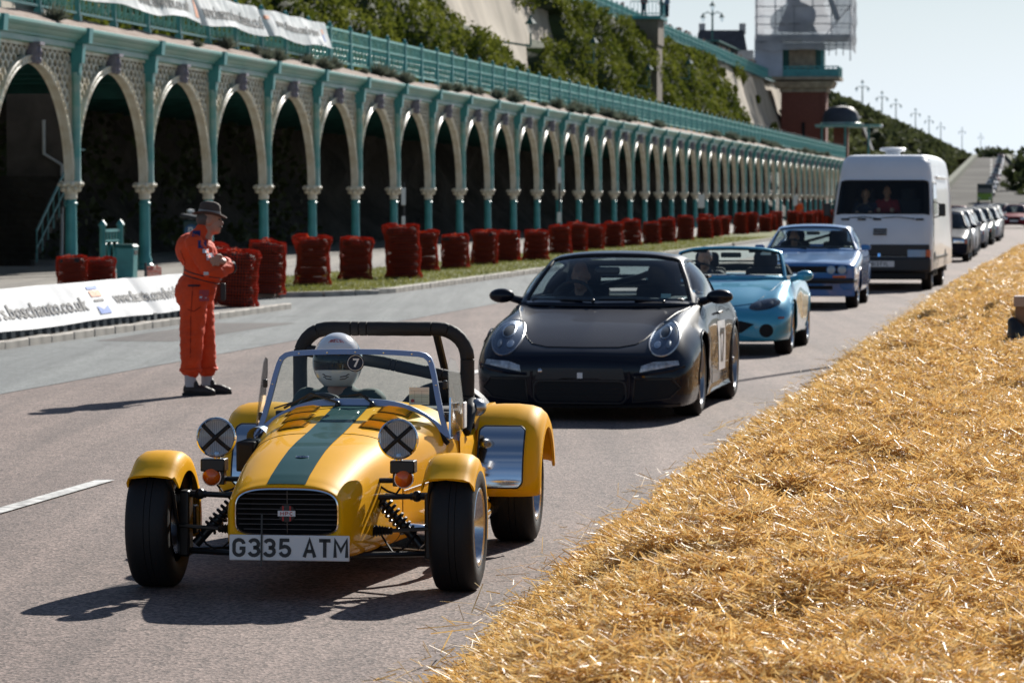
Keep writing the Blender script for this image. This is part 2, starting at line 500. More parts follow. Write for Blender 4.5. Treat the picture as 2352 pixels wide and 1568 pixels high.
M_soil = mat('planter_soil', (.34, .26, .22), .95, var=.5, vscale=2.6, bump=.8, bscale=9, bdist=.05, col2=(.25, .18, .14))
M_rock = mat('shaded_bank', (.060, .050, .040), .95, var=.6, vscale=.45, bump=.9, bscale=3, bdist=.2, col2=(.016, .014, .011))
M_conc = mat('cliff_render', (.46, .39, .30), .85, var=.45, vscale=.5, bump=.5, bscale=2.5, bdist=.08, stretch=(1, 1, .22), col2=(.30, .25, .19))
M_dark = mat('near_black', (.012, .012, .013), .9)  # near black; laid flat, it stands in for shade inside openings
M_concwall = mat('stair_concrete', (.11, .09, .075), .85, var=.3, vscale=2)

def sheet(name, pts, z, m, kind='structure', n=None):
    """flat polygon given in road coordinates (s,t)"""
    o = MB().add([W(s, t, z) for s, t in pts], [tuple(range(len(pts)))]).build(name, m, smooth=0)
    if o.data.polygons[0].normal.z < 0: o.data.flip_normals()
    return tag(o, kind=kind)
# the ground runs to the horizon; the rest lies on it
g = MB().add([(-2500, -60, -.03), (2500, -60, -.03), (2500, 4500, -.03), (-2500, 4500, -.03)], [(0, 1, 2, 3)]).build('ground', M_ground, smooth=0)
tag(g, kind='structure')
sheet('road', [(-15, -12.42), (-15, 9), (900, 9), (900, -12.42)], 0.0, M_road)
sheet('crossing', [(52.2, -16.6), (52.2, -12.42), (62.0, -12.42), (62, -16.6)], 0.0, M_lane)
sheet('side_lane', [(-15, -12.42), (-15, -9.5), (600, -9.5), (600, -12.42)], 0.004, M_lane)
sheet('pavement', [(-15, -31.2), (-15, -12.42), (52.2, -12.42), (52.2, -16.6), (430, -16.6), (430, -31.2)], 0.075, M_pave)
M_patch = asphalt('repair_asphalt', (.105, .095, .092), (.14, .128, .122), .5)
for P in ([(40.2, -11.9), (40.2, -10.9), (46.5, -10.8), (46.4, -11.95)], [(33, -5.3), (33.1, -4.7), (35.2, -4.65), (35.2, -5.35)], [(62, -8.9), (62, -7.2), (70, -7.2), (70, -8.95)]):
    sheet('repair_patch', P, .0062, M_patch)
# centre line dashes
for k in range(14):
    s0 = 17.6 - 5.6 + k * 6.9 if k else 10.4
    s0 = 17.9 - 6.9 + k * 6.9 - (0 if k else 0)
    o = MB().add([W(s0 + a, -5.93 + b, .0085) for a, b in ((0, -.06), (2.35, -.055), (2.35, .06), (0, .055))], [(3, 2, 1, 0)]).build('centre_line_dash', M_paint, smooth=0)
    if o.data.polygons[0].normal.z < 0: o.data.flip_normals()
    tag(o, kind='structure')
# grass verge with a rounded nose
vp = [(57.6 + 1.6 * (1 - math.cos(a)), -14.6 + 0 * a) for a in ()]
vp = [(57.8, -15.9)] + [(58.6 + 3.6 * (1 - math.cos(q)), -14.6 + 2.0 * math.sin(q)) for q in np.linspace(0, math.pi / 2, 9)] + [(75, -12.72), (430, -12.72), (430, -16.7), (58.4, -16.7)]
vbm = MB(); vbm.prism([(s, t) for s, t in vp], lambda s, t: W(s, t, -.02), lambda s, t: W(s, t, .085))
verge = vbm.build('grass_verge', M_grassbase, smooth=0, fixn=True); tag(verge, kind='structure')
nb = 26000
sg = 58.5 + RNG.random(nb) ** 1.6 * 90; tg = -16.6 + RNG.random(nb) * 3.8
ok = ~((sg < 62.2) & (tg > -14.6 + 2.0 * np.sqrt(np.clip(1 - ((62.2 - sg) / 3.6) ** 2, 0, 1))))
sg, tg = sg[ok], tg[ok]; nb = len(sg)
gx = sg * U2[0] + tg * N2[0]; gy = sg * U2[1] + tg * N2[1]
an = RNG.random(nb) * 6.28; hh = .03 + .06 * RNG.random(nb); wd = .012
base = np.stack([gx, gy, np.full(nb, .08)], 1)
dx = np.stack([np.cos(an) * wd, np.sin(an) * wd, np.zeros(nb)], 1)
tip = base + np.stack([RNG.normal(0, .025, nb), RNG.normal(0, .025, nb), hh], 1)
vv = np.stack([base - dx, base + dx, tip], 1).reshape(-1, 3)
o = link('verge_grass', big_mesh('verge_grass', vv, np.arange(nb * 3).reshape(-1, 3), M_grass)); tag(o, 'short dry grass growing on the verge below the tyre stacks', 'grass', kind='stuff')

# kerbs: each stone is a part
def kerb(name, path, w=.14, h=.10, L=.92, z0=-.02):
    o = bpy.data.objects.new(name, None); COL.objects.link(o); tag(o, kind='structure')
    st = MB().box((0, 0, h / 2 + z0 / 2), (w, L - .012, h - z0)).mesh('kerb_stone', 40, [M_kerb])
    pts = [W(s, t) for s, t in path]
    d = 0; seg = [(pts[i + 1] - pts[i]).length for i in range(len(pts) - 1)]
    tot = sum(seg); k = int(tot / L)
    for i in range(k):
        q = (i + .5) * L; j = 0
        while q > seg[j]: q -= seg[j]; j += 1
        dd = (pts[j + 1] - pts[j]).normalized(); p = pts[j] + dd * q
        c = link('kerb_stone', st, o, p, (RNG.normal(0, .012), 0, math.atan2(-dd.x, dd.y) + RNG.normal(0, .008)), bevel=.015)
        c.location.z = RNG.normal(0, .004)
kerb('pavement_kerb', [(24, -12.35), (52.6, -12.35)])
kerb('verge_kerb', [(58.55, -14.9)] + [(58.5 + 3.7 * (1 - math.cos(q)), -14.6 + 2.05 * math.sin(q)) for q in np.linspace(0, math.pi / 2, 9)][1:] + [(75, -12.62), (128, -12.62)])
o = MB().prism([(128, -12.68), (128, -12.55), (430, -12.55), (430, -12.68)], lambda s, t: W(s, t, -.02), lambda s, t: W(s, t, .1)).build('far_kerb', M_kerb, smooth=0, fixn=True); tag(o, kind='structure')

# ------------------------------------------------------------------ the arcade
BAY = 6.0; S0 = 71.5; TA = -21.7; NB0, NB1 = -2, 46
arcade = thing('arcade', 'long cream and teal cast iron arcade of round arches along the pavement', 'arcade', W(S0, TA), ROADROT)
m = MB()
m.lathe([(.21, .07), (.21, .2), (.17, .24), (.17, .34), (.135, .40), (.128, 1.1), (.122, 1.62), (.145, 1.64), (.145, 1.68), (.12, 1.70), (.12, 1.80)], 14)
me_col = m.mesh('column', 40, [M_teal])
m = MB()
m.lathe([(.125, 1.76), (.15, 1.80), (.135, 1.84), (.15, 1.92), (.20, 2.00), (.16, 2.02), (.19, 2.06), (.25, 2.10), (.25, 2.15), (.18, 2.16)], 14)
for k in range(8):
    a = k * math.pi / 4
    m.ball((.19 * math.cos(a), .19 * math.sin(a), 1.99), (.055, .055, .07), 7, 5)
    m.ball((.24 * math.cos(a + .39), .24 * math.sin(a + .39), 2.09), (.06, .06, .05), 7, 5)
me_cap = m.mesh('capital', 50, [M_cream])
m = MB().lathe([(.13, 2.15), (.10, 2.2), (.095, 4.35), (.12, 4.4), (.12, 4.55)], 12, c=(.13, 0, 0))
me_cn = m.mesh('colonnette', 40, [M_teal2])
m = MB().box((.11, 0, 4.62), (.24, .20, .26), taper=(1.15, 1.1)).box((.15, 0, 4.96), (.30, .23, .42), taper=(1.2, 1)).box((.24, 0, 5.35), (.46, .27, .34), taper=(1.12, 1.05))
me_br = m.mesh('bracket', 40, [M_teal])
# arch rim (half ellipse swept) with beads, from springing to springing
def ell(a, b, q): return (a * math.cos(q), 2.12 + b * math.sin(q))
m = MB(); rows = []
for q in np.linspace(0, math.pi, 41):
    y0, z0 = ell(2.80, 2.54, q); y1, z1 = ell(2.93, 2.68, q)
    rows.append([(.10, y0, z0), (.10, y1, z1), (-.07, y1, z1), (-.07, y0, z0)])
m.grid(rows, closed=True)
for a, b, x in ((2.81, 2.55, .102), (2.92, 2.67, .102), (2.81, 2.55, -.072)):
    m.tube([(x, *ell(a, b, q)) for q in np.linspace(0, math.pi, 33)], .022, 5)
for q in np.linspace(.12, math.pi - .12, 38):          # the row of pierced blocks along the rim
    y, z = ell(2.865, 2.61, q); m.box((.105, y, z), (.03, .06, .045), Matrix.Rotation(q, 3, 'X'))
me_rim = m.mesh('arch_rim', 45, [M_cream])
# fish-scale lattice filling the spandrels, plus the solid cheeks beside the columns
m = MB(); pw, ph = .36, .15; r_i = 0
zc = 2.9
while zc < 5.06:
    yc = -2.92 + (pw / 2 if r_i % 2 else 0)
    while yc < 2.92:
        e = (yc / 2.93) ** 2 + ((zc - 2.12) / 2.70) ** 2
        if e > 1.0 and abs(yc) > .16:
            qs = np.linspace(0, math.pi, 6)
            for j in range(5):
                a, c = qs[j], qs[j + 1]
                p = lambda q, r, x: (x, yc + r * 1.9 * math.cos(q), zc - .06 + (r - .09) * .9 + .17 * math.sin(q))
                vs_ = [p(a, .078, .035), p(a, .112, .035), p(c, .112, .035), p(c, .078, .035), p(a, .078, -.03), p(c, .078, -.03)]
                m.add(vs_, [(0, 1, 2, 3), (0, 3, 5, 4)])
        yc += pw
    zc += ph; r_i += 1
for sgn in (-1, 1):
    pts = [(sgn * 2.97, 2.16), (sgn * 2.97, 3.1)] + [(sgn * max(2.6, abs(ell(2.9, 2.68, q)[0])), ell(2.9, 2.68, q)[1]) for q in np.linspace(.37, .02, 8)]
    m.prism(pts, lambda y, z: (.03, y, z), lambda y, z: (-.03, y, z))
    m.box((0, sgn * 2.93, 4.1), (.1, .09, 2.0))
m.box((0, 0, 5.03), (.12, 5.9, .08))
me_lat = m.mesh('lattice', 30, [M_cream])
m = MB().box((.11, 0, 4.86), (.18, .26, .44), taper=(1.35, 1.25)).ball((.20, 0, 4.86), (.10, .11, .15), 10, 8).ball((.27, 0, 4.84), (.04, .035, .05), 7, 5).ball((.21, 0, 4.70), (.085, .09, .09), 9, 6).box((.19, 0, 5.05), (.24, .32, .07))
me_key = m.mesh('keystone', 50, [M_key])
# cornice, one length for each bay
prof = [(.10, 5.06), (.16, 5.07), (.16, 5.20), (.22, 5.22), (.22, 5.26), (.30, 5.30), (.34, 5.36), (.40, 5.38), (.44, 5.44), (.44, 5.50), (.40, 5.515), (.0, 5.515), (.0, 5.06)]
m = MB(); rows = [[(x, y, z) for x, z in prof] for y in (.02, 2.98, 3.0, 3.02, 5.98)]
m.grid(rows, closed=True); m.add(rows[0], [tuple(range(len(prof)))]); m.add(rows[-1], [tuple(range(len(prof) - 1, -1, -1))])
me_cor = m.mesh('cornice', 30, [M_teal2]); fix_normals(me_cor)
m = MB().box((.165, 3, 5.13), (.02, 5.5, .10)); me_fri = m.mesh('frieze', 30, [M_frieze])
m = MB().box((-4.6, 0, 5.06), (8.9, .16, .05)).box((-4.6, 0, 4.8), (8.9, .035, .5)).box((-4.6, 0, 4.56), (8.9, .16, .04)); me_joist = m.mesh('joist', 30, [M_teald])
for k in range(NB0, NB1 + 1):
    c = link('column', me_col, arcade, (0, k * BAY, 0)); link('capital', me_cap, c); link('colonnette', me_cn, c); link('bracket', me_br, c)
    if k < NB1:
        a = link('arch', me_rim, arcade, (0, (k + .5) * BAY, 0)); link('lattice', me_lat, a); link('keystone', me_key, a)
        c = link('cornice', me_cor, arcade, (0, k * BAY, 0)); link('frieze', me_fri, c)
        for q in (.0, .5):
            if not (k == 2 or (k == 1 and q)): link('joist', me_joist, arcade, (-.2, (k + q) * BAY + .6, 0))
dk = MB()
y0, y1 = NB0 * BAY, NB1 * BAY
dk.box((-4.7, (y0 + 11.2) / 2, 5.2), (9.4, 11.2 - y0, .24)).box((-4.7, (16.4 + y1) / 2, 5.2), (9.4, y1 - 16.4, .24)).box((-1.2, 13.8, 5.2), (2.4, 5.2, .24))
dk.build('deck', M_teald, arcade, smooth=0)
# shaded bank at the back of the arcade
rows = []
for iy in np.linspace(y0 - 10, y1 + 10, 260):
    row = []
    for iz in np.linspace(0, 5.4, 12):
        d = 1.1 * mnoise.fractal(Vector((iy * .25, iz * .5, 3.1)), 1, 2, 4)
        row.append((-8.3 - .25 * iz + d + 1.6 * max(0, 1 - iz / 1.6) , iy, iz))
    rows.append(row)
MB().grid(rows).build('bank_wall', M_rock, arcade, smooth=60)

# stair, gate and wall seen through the second arch
st = thing('concrete_stair', 'dark concrete stair with railing and pale wall under the arcade', 'stairs', W(S0 + 10.0, TA - 4.2, .07), ROADROT)
for k in range(14):
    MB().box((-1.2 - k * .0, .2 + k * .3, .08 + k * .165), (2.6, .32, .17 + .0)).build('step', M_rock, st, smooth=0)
MB().box((-1.1, 4.9, 3.3), (1.9, .3, 2.4)).build('wall', M_concwall, st, smooth=0)
rm = MB().tube([(.2, .2, .9), (.2, 3.6, 3.0), (.2, 4.4, 3.0)], .03, 6).tube([(.2, .2, .45), (.2, 3.6, 2.5)], .02, 6)
for k in range(8): rm.tube([(.2, .2 + k * .48, .1 + k * .28), (.2, .2 + k * .48, .9 + k * .30)], .018, 5)
rm.build('handrail', M_teal, st)
MB().tube([(-.5, 4.6, 0), (-.5, 4.7, 2.6), (-1.0, 4.7, 2.9), (-1.0, 4.7, 3.8)], .05, 8).build('drain_pipe', mat('pale_pipe', (.6, .6, .58), .4), st)
gt = thing('teal_gate', 'teal iron gate with ring panel beside the litter bin', 'gate', W(70.2, -20.4, .07), ROADROT)
gm = MB().box((0, 0, 1.02), (.05, 1.3, .06)).box((0, 0, .12), (.05, 1.3, .06)).box((0, 0, .8), (.04, 1.3, .04))
for k in range(6): gm.box((0, -.55 + k * .22, .9), (.03, .03, .25))
for k in range(3):
    gm.tube([(0, -.42 + k * .42 + .15 * math.cos(q), .46 + .28 * math.sin(q)) for q in np.linspace(0, 2 * math.pi, 17)[:-1]], .018, 5, closed=True)
gm.build('panel', M_teal, gt)
for y in (-.68, .68): MB().lathe([(.07, 0), (.07, 1.1), (.1, 1.14), (.06, 1.2), (.0, 1.26)], 10, c=(0, y, 0)).build('gate_post', M_teal, gt)

# ------------------------------------------------------------------ planter strip and railing on the terrace edge
rows = []
for iy in np.linspace(y0, y1, 420):
    row = []
    for k in range(6):
        f = k / 5
        row.append((-.02 - f * 1.0, iy, 5.50 + .42 * f ** .8 + .06 * mnoise.noise(Vector((iy * .9, f * 4, 1.7)))))
    rows.append(row)
MB().grid(rows, flip=True).build('planter', M_soil, arcade, smooth=60)
rail = thing('terrace_railing', 'teal cast iron railing with pierced panels along the terrace edge', 'railing', W(S0, -22.7), ROADROT)
RZ = 5.92
m = MB().box((0, 0, RZ + .60), (.11, .11, 1.22)).box((0, 0, RZ + .02), (.17, .17, .14)).box((0, 0, RZ + 1.24), (.16, .16, .05)).lathe([(.04, 1.26), (.065, 1.31), (.05, 1.36), (.0, 1.385)], 8, c=(0, 0, RZ))
me_post = m.mesh('post', 40, [M_teal])
m = MB()
for z, h in ((1.17, .07), (.80, .045), (.16, .06)): m.box((0, 1.5, RZ + z), (.05, 2.88, h))
for k in range(13): m.box((0, .22 + k * .2133, RZ + .98), (.028, .032, .33))
for k in range(5):                                     # zig-zag panel with rings below
    y = .18 + k * .528
    for a, b in ((0, .264), (.528, .264)):
        p, q = Vector((0, y + a, RZ + .76)), Vector((0, y + b, RZ + .18)); m.tube([p, q], .018, 4)
    m.tube([(0, y + .264 + .1 * math.cos(g_), RZ + .66 + .1 * math.sin(g_)) for g_ in np.linspace(0, 6.283, 11)[:-1]], .016, 4, closed=True)
    m.tube([(0, y + .085 * math.cos(g_), RZ + .30 + .085 * math.sin(g_)) for g_ in np.linspace(0, 6.283, 11)[:-1]], .016, 4, closed=True)
    m.box((0, y + .264, RZ + .48), (.02, .022, .6))
me_pan = m.mesh('panel', 40, [mat('teal_railing_paint', (.14, .44, .40), .35, var=.2, vscale=3)])
for k in range(NB0 * 2, NB1 * 2):
    link('post', me_post, rail, (0, k * 3.0 + .9, 0)); link('panel', me_pan, rail, (0, k * 3.0 + .9, 0))

# ------------------------------------------------------------------ cliff wall with ivy, promenade on top
def ct(h): return -31 - 3 * (h - 5.4) / 9.5
HT = 15.4
def inpoly(s, h, P):
    c = False; j = len(P) - 1
    for i in range(len(P)):
        if (P[i][1] > h) != (P[j][1] > h) and s < (P[j][0] - P[i][0]) * (h - P[i][1]) / (P[j][1] - P[i][1]) + P[i][0]: c = not c
        j = i
    return c
POLY_A = [(166, 16), (208, 16), (213, 14.24), (217.9, 14.12), (216.8, 11.66), (203.9, 11.46), (201.3, 9.39), (201, 8.8), (194.0, 9.5), (189.2, 10.69), (178.8, 10.88), (173.2, 11.48)]
POLY_B = [(318.5, 15.6), (385, 15.6), (380, 9.81), (378, 5.4), (340, 5.4), (336, 8.49), (334.4, 9.89), (327.8, 11.6), (319, 13.91)]
rows = []
for s in np.concatenate([np.arange(40, 430, 1.5), np.arange(430, 1260, 10)]):
    row = []
    for h in np.linspace(5.1, HT, 16):
        d = .35 * mnoise.fractal(Vector((s * .12, h * .15, 9.0)), 1, 2, 3)
        row.append(W(s, ct(h) + d, h))
    rows.append(row)
tag(MB().grid(rows).build('cliff_wall', M_conc, smooth=60), kind='structure')
sheet('promenade', [(40, ct(HT) + .25), (1260, ct(HT) + .25), (1260, -120), (40, -120)], HT + .02, M_pave)
M_ivy = leafmat('ivy_leaf', (.070, .095, .012), (.215, .228, .036), .35, .28, .85)
M_ivy.node_tree.nodes['Principled BSDF'].inputs['Specular IOR Level'].default_value = .12
M_ivyb = mat('ivy_backing', (.030, .045, .010), .9, var=.4, vscale=.6)  # dark green sheet behind the leaves, covering the wall
def bulge(s, h):
    a = mnoise.noise(Vector((s * .16, h * .35, 0))) + .55 * mnoise.noise(Vector((s * .5, h * .8, 4)))
    return max(.05, .75 + .9 * a)
M_ivyfar = leafmat('hazed_creeper_leaf', (.060, .075, .030), (.135, .150, .060), .12, .25, .9)  # darker, duller copy of the ivy leaf; distance haze is put into its colour
def ivy(name, s0, s1, dens, size, label, hmax, polys=(), depth=1.0, hmin=5.3):
    rows = []
    step = max(.7, (s1 - s0) / 260)
    nh = 22
    for s in np.arange(s0, s1 + step, step):
        row = []
        for h in np.linspace(hmin, hmax, nh):
            d = bulge(s, h) * depth * .75
            if any(inpoly(s, h, P) for P in polys): d = -.6
            if h > hmax - .6: d *= .6
            row.append(W(s, ct(h) + d, h))
        rows.append(row)
    root = thing(name, label, 'ivy'); root['kind'] = 'stuff'
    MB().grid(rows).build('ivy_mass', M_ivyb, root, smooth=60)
    n = int((s1 - s0) * (hmax - hmin) * dens)
    ss = s0 + RNG.random(n) * (s1 - s0); hs = hmin + RNG.random(n) * (hmax - hmin)
    P = np.zeros((n, 3)); keep = np.ones(n, bool)
    for i in range(n):
        s, h = ss[i], hs[i]
        if any(inpoly(s + RNG.normal(0, .5), h + RNG.normal(0, .2), Q) for Q in polys): keep[i] = False; continue
        w = W(s, ct(h) + bulge(s, h) * depth * (.72 + .4 * RNG.random()), h)
        P[i] = w
    P = P[keep]; n = len(P)
    leaves(root, 'ivy_leaves', P, size, M_ivy if s0 < 380 else M_ivyfar)
    return root
def leaves(root, name, P, size, m, up=.3):
    n = len(P)
    nr = RNG.normal(0, 1, (n, 3)); nr[:, 0] += .5; nr[:, 1] -= .5; nr[:, 2] += up
    nr /= np.linalg.norm(nr, axis=1)[:, None]
    a = np.cross(nr, RNG.normal(0, 1, (n, 3))); a /= np.linalg.norm(a, axis=1)[:, None]
    b = np.cross(nr, a)
    sz = size * (.6 + .8 * RNG.random(n))[:, None]
    V = np.stack([P - a * sz, P - b * sz * .6, P + a * sz, P + b * sz * .6], 1).reshape(-1, 3)
    o = link(name, big_mesh(name, V, np.arange(n * 4).reshape(-1, 4), m), root)
    return o
ivy('cliff_ivy', 100, 256, 44, .145, 'thick dark green ivy covering the near cliff above the terrace', 15.3, [POLY_A], 1.5)
ivy('cliff_ivy', 256, 345, 24, .20, 'ivy hanging over the cliff beyond the viewing balcony', 15.3, [POLY_B], 1.2)
ivy('cliff_ivy', 384, 470, 10, .32, 'ivy on the cliff foot behind the brick lift tower', 12.0, [], 1.4)
ivy('cliff_ivy', 455, 1250, 4.2, .75, 'bushes and creeper on the far cliff beyond the lift tower', 16.6, [[(500, 9), (560, 9), (570, 15.3), (505, 15.3)], [(640, 6), (700, 6), (720, 14), (660, 14)]], 2.4, 4.0)
# small tufts of green on the bare render
prail = thing('promenade_railing', 'teal railing along the cliff top behind the spectators', 'railing', W(0, ct(HT) + .5, HT - RZ + .02 - .1), ROADROT)
for k in range(74, 140):
    link('post', me_post, prail, (0, k * 3.0, 0)); link('panel', me_pan, prail, (0, k * 3.0, 0))
pp = MB()
for s in np.arange(420, 1100, 6): pp.box((0, s, RZ + .6), (.12, .12, 1.2))
pp.box((0, 760, RZ + 1.15), (.1, 680, .1)).box((0, 760, RZ + .6), (.06, 680, .6))
pp.build('far_rail', M_teal, prail, smooth=0)
# pier with a viewing balcony
pier = thing('viewing_balcony', 'brown pier with teal railed viewing balcony on the ivy cliff', 'balcony', W(262, ct(10) - .5, 5.4), ROADROT)
MB().box((.5, 0, 4.2), (1.7, 3.4, 8.4), taper=(1, 1)).box((.5, 0, 9.4), (1.9, 3.8, 2.0)).build('pier', mat('pier_render', (.22, .17, .125), .85, var=.3, vscale=.8, stretch=(1, 1, .3)), pier, smooth=0)
MB().box((.5, 0, 10.5), (2.4, 4.4, .25)).build('slab', M_teal, pier, smooth=0)
bm_ = MB()
for q in np.linspace(-2.1, 2.1, 15): bm_.box((1.6, q, 11.2), (.04, .04, 1.1))
for q in np.linspace(-.7, 1.6, 9): bm_.box((q, -2.1, 11.2), (.04, .04, 1.1))
for z in (10.8, 11.75): bm_.box((1.6, 0, z), (.07, 4.3, .07)).box((.45, -2.1, z), (2.3, .07, .07))
bm_.build('balustrade', M_teal, pier, smooth=0)
MB().tube([(1.6, 2.0, 10.6), (1.6, 2.0, 16.5)], .06, 6).build('flag_pole', M_teal, pier)
# ================================================================== far structures
M_brick = mat('red_brick', (.20, .065, .045), .85, var=.35, vscale=6, bump=.3, bscale=12)
M_stone = mat('tower_stone', (.36, .29, .21), .8, var=.3, vscale=1.5)
M_wrap = mat('scaffold_sheeting', (.58, .59, .62), .7, var=.3, vscale=.35, stretch=(1, 1, 1.6), bump=.5, bscale=.9, bdist=.3)
nt = M_wrap.node_tree                     # thin sheeting: the frame and dome behind show through
tr_ = nt.nodes.new('ShaderNodeBsdfTransparent'); mxs = nt.nodes.new('ShaderNodeMixShader'); mxs.inputs['Fac'].default_value = .20
trl = nt.nodes.new('ShaderNodeBsdfTranslucent'); trl.inputs['Color'].default_value = (.6, .62, .66, 1)
mx2 = nt.nodes.new('ShaderNodeMixShader'); mx2.inputs['Fac'].default_value = .4
nt.links.new(nt.nodes['Principled BSDF'].outputs['BSDF'], mx2.inputs[1]); nt.links.new(trl.outputs['BSDF'], mx2.inputs[2])
nt.links.new(mx2.outputs['Shader'], mxs.inputs[1]); nt.links.new(tr_.outputs['BSDF'], mxs.inputs[2])
nt.links.new(mxs.outputs['Shader'], nt.nodes['Material Output'].inputs['Surface'])
M_scaf = mat('scaffold_tube', (.22, .23, .25), .4, metal=.6)
M_hoard = mat('pale_hoarding', (.42, .45, .52), .7, var=.15, vscale=.6)
M_slateroof = mat('slate_roof', (.045, .05, .065), .6, var=.3, vscale=1.5)
M_stucco = mat('stucco', (.55, .53, .50), .8, var=.15, vscale=.6)
tw = thing('lift_tower', 'red brick lift tower wrapped in scaffold sheeting at its top', 'tower', (33.6, 385, 0), ROADROT)
MB().box((0, 0, 7.0), (4.9, 5.0, 14.0)).build('brick_shaft', M_brick, tw, smooth=0)
for x in (-2.3, 2.3): MB().box((x, -2.55, 7.4), (.5, .14, 13.2)).build('pilaster', M_brick, tw, smooth=0)
MB().box((0, -2.56, 9.2), (.35, .1, 2.6)).build('slit_window', M_dark, tw, smooth=0)
MB().box((0, 0, 14.2), (5.4, 5.5, .5)).box((0, 0, 14.8), (6.2, 6.3, .7), taper=(1.12, 1.12)).box((.3, 0, 15.5), (7.6, 7.2, .35)).build('cornice', M_stone, tw, smooth=0)
bl = MB()
for q in np.linspace(-3.3, 3.9, 15): bl.box((q, -3.4, 16.2), (.12, .08, 1.2))
for q in np.linspace(-3.4, 3.4, 9): bl.box((3.95, q, 16.2), (.1, .12, 1.2))
bl.box((.3, -3.4, 16.8), (7.3, .12, .14)).box((3.95, 0, 16.8), (.12, 7, .14)).box((.3, -3.35, 16.1), (7.2, .04, .9))
bl.build('balcony_rail', M_teal, tw, smooth=0)
MB().box((-.2, .4, 17.6), (4.6, 4.6, 4.0)).build('cabin', M_teald, tw, smooth=0)
MB().box((-.2, -1.98, 17.9), (3.0, .16, 2.5)).build('cabin_panel', M_stone, tw, smooth=0)
for x in (-2.6, 2.1): MB().box((x, -2.0, 17.6), (.35, .35, 4.0)).build('cabin_post', M_teal, tw, smooth=0)
MB().lathe([(3.2, 21.0), (3.1, 21.6), (2.4, 23.2), (2.0, 24.2), (2.5, 24.5), (2.5, 25.0), (.9, 26.4), (.3, 28.0), (0, 28.2)], 20).build('dome', M_slateroof, tw)
MB().box((.1, 0, 20.2), (10.4, 8.6, .4)).build('scaffold_deck', M_scaf, tw, smooth=0)
sc_ = []
for x in np.linspace(-5.2, 5.4, 6):
    for y in (-4.3, 4.3): MB().tube([(x, y, 17.4 if abs(x) > 4 and y < 0 and x > 0 else 19.6), (x, y, 30)], .06, 5).build('scaffold_pole', M_scaf, tw)
for z in (19.6, 21.6, 23.6, 25.6, 27.6):
    for y in (-4.32, 4.32): MB().tube([(-5.3, y, z), (5.5, y, z)], .06, 5).build('scaffold_pole', M_scaf, tw)
    MB().tube([(5.42, -4.4, z), (5.42, 4.4, z)], .06, 5).build('scaffold_pole', M_scaf, tw)
MB().tube([(2, -4.3, 19.6), (5.4, -4.3, 23.6)], .06, 5).build('scaffold_pole', M_scaf, tw)
MB().tube([(2.2, -4.3, 27), (4.0, -4.3, 22)], .3, 5).build('scaffold_pole', M_scaf, tw)
for x in np.linspace(3.0, 5.4, 4): MB().tube([(x, -4.2, 18.0), (x, -4.2, 19.8)], .05, 4).build('scaffold_pole', M_scaf, tw)
for a, b_ in (((-5.4, -4.45), (5.6, -4.45)), ((5.62, -4.45), (5.62, 4.45)), ((-5.42, -4.45), (-5.42, 4.45))):
    rows = []
    for z in np.linspace(18.6, 31, 26):
        row = []
        for f in np.linspace(0, 1, 22):
            x, y = a[0] + (b_[0] - a[0]) * f, a[1] + (b_[1] - a[1]) * f
            d = .22 * mnoise.noise(Vector((x * .7, y * .7, z * .55))) - .12 * abs(math.sin(z * 1.57))
            row.append((x + (d if a[0] == b_[0] else 0) * (1 if x > 0 else -1), y - (d if a[1] == b_[1] else 0), z + (.25 * mnoise.noise(Vector((x, y, 0))) if z < 19.0 else 0)))
        rows.append(row)
    MB().grid(rows).build('sheeting', M_wrap, tw, smooth=60)
MB().box((-3.9, -3.6, 18.0), (3.2, .2, 4.6)).build('hoarding', M_hoard, tw, smooth=0)

kk = thing('terrace_shelter', 'dark domed shelter with flat canopy right of the lift tower', 'shelter', (37.4, 376, 5.3), ROADROT)
for x in (-2.6, 0, 2.6): MB().tube([(x, -1.6, 0), (x, -1.6, 4.6)], .12, 8).build('column', M_teal, kk)
MB().box((.3, 0, 4.65), (7.2, 5, .28)).build('canopy', M_teal2, kk, smooth=0)
MB().lathe([(1.9, 4.8), (1.9, 5.2), (1.75, 6.1), (1.2, 6.75), (0, 6.95)], 14, c=(-.6, 0, 0), sq=(1.1, 1)).build('dome_roof', M_slateroof, kk)
MB().tube([(-.6 + 2.2 * math.cos(q), 2.1 * math.sin(q), 4.95) for q in np.linspace(0, 6.283, 20)[:-1]], .1, 5, closed=True).build('gutter', M_frieze, kk)
MB().ball((3.95, -.5, 4.6), .22, 10, 8).build('globe_lamp', M_white, kk)
MB().box((-.6, .9, 2.3), (1.6, 1.6, 4.6)).build('wall', M_brick, kk, smooth=0)
ht = thing('hotel', 'grey hotel with dark mansard roof above the cliff railing', 'building', (27.2, 430, 15.4), R(-2))
MB().box((0, 5, 2.7), (7.4, 10, 5.4)).build('wall', M_stucco, ht, smooth=0)
MB().box((-.4, 5, 6.7), (6.6, 9, 2.6), taper=(.86, .9)).build('mansard_roof', M_slateroof, ht, smooth=0)
for x in (-2.2, 0, 2.0):
    wd = MB().box((x, -.05, 3.9), (.7, .1, 1.5)).build('window', M_lensd, ht, smooth=0)
    MB().box((x, -.12, 3.08), (.9, .16, .1)).build('sill', M_stucco, wd, smooth=0)
for x in (-2.8, 2.4): MB().box((x, 4, 8.3), (.8, 1.2, 1.4)).build('chimney', M_stucco, ht, smooth=0)
MB().box((4.5, 6, 2.3), (1.6, 6, 4.6)).build('side_wing', M_stucco, ht, smooth=0)
sh = thing('black_stall', 'long dark stall with teal roof edge on the cliff promenade', 'stall', W(352, -36.5, 15.4), ROADROT)
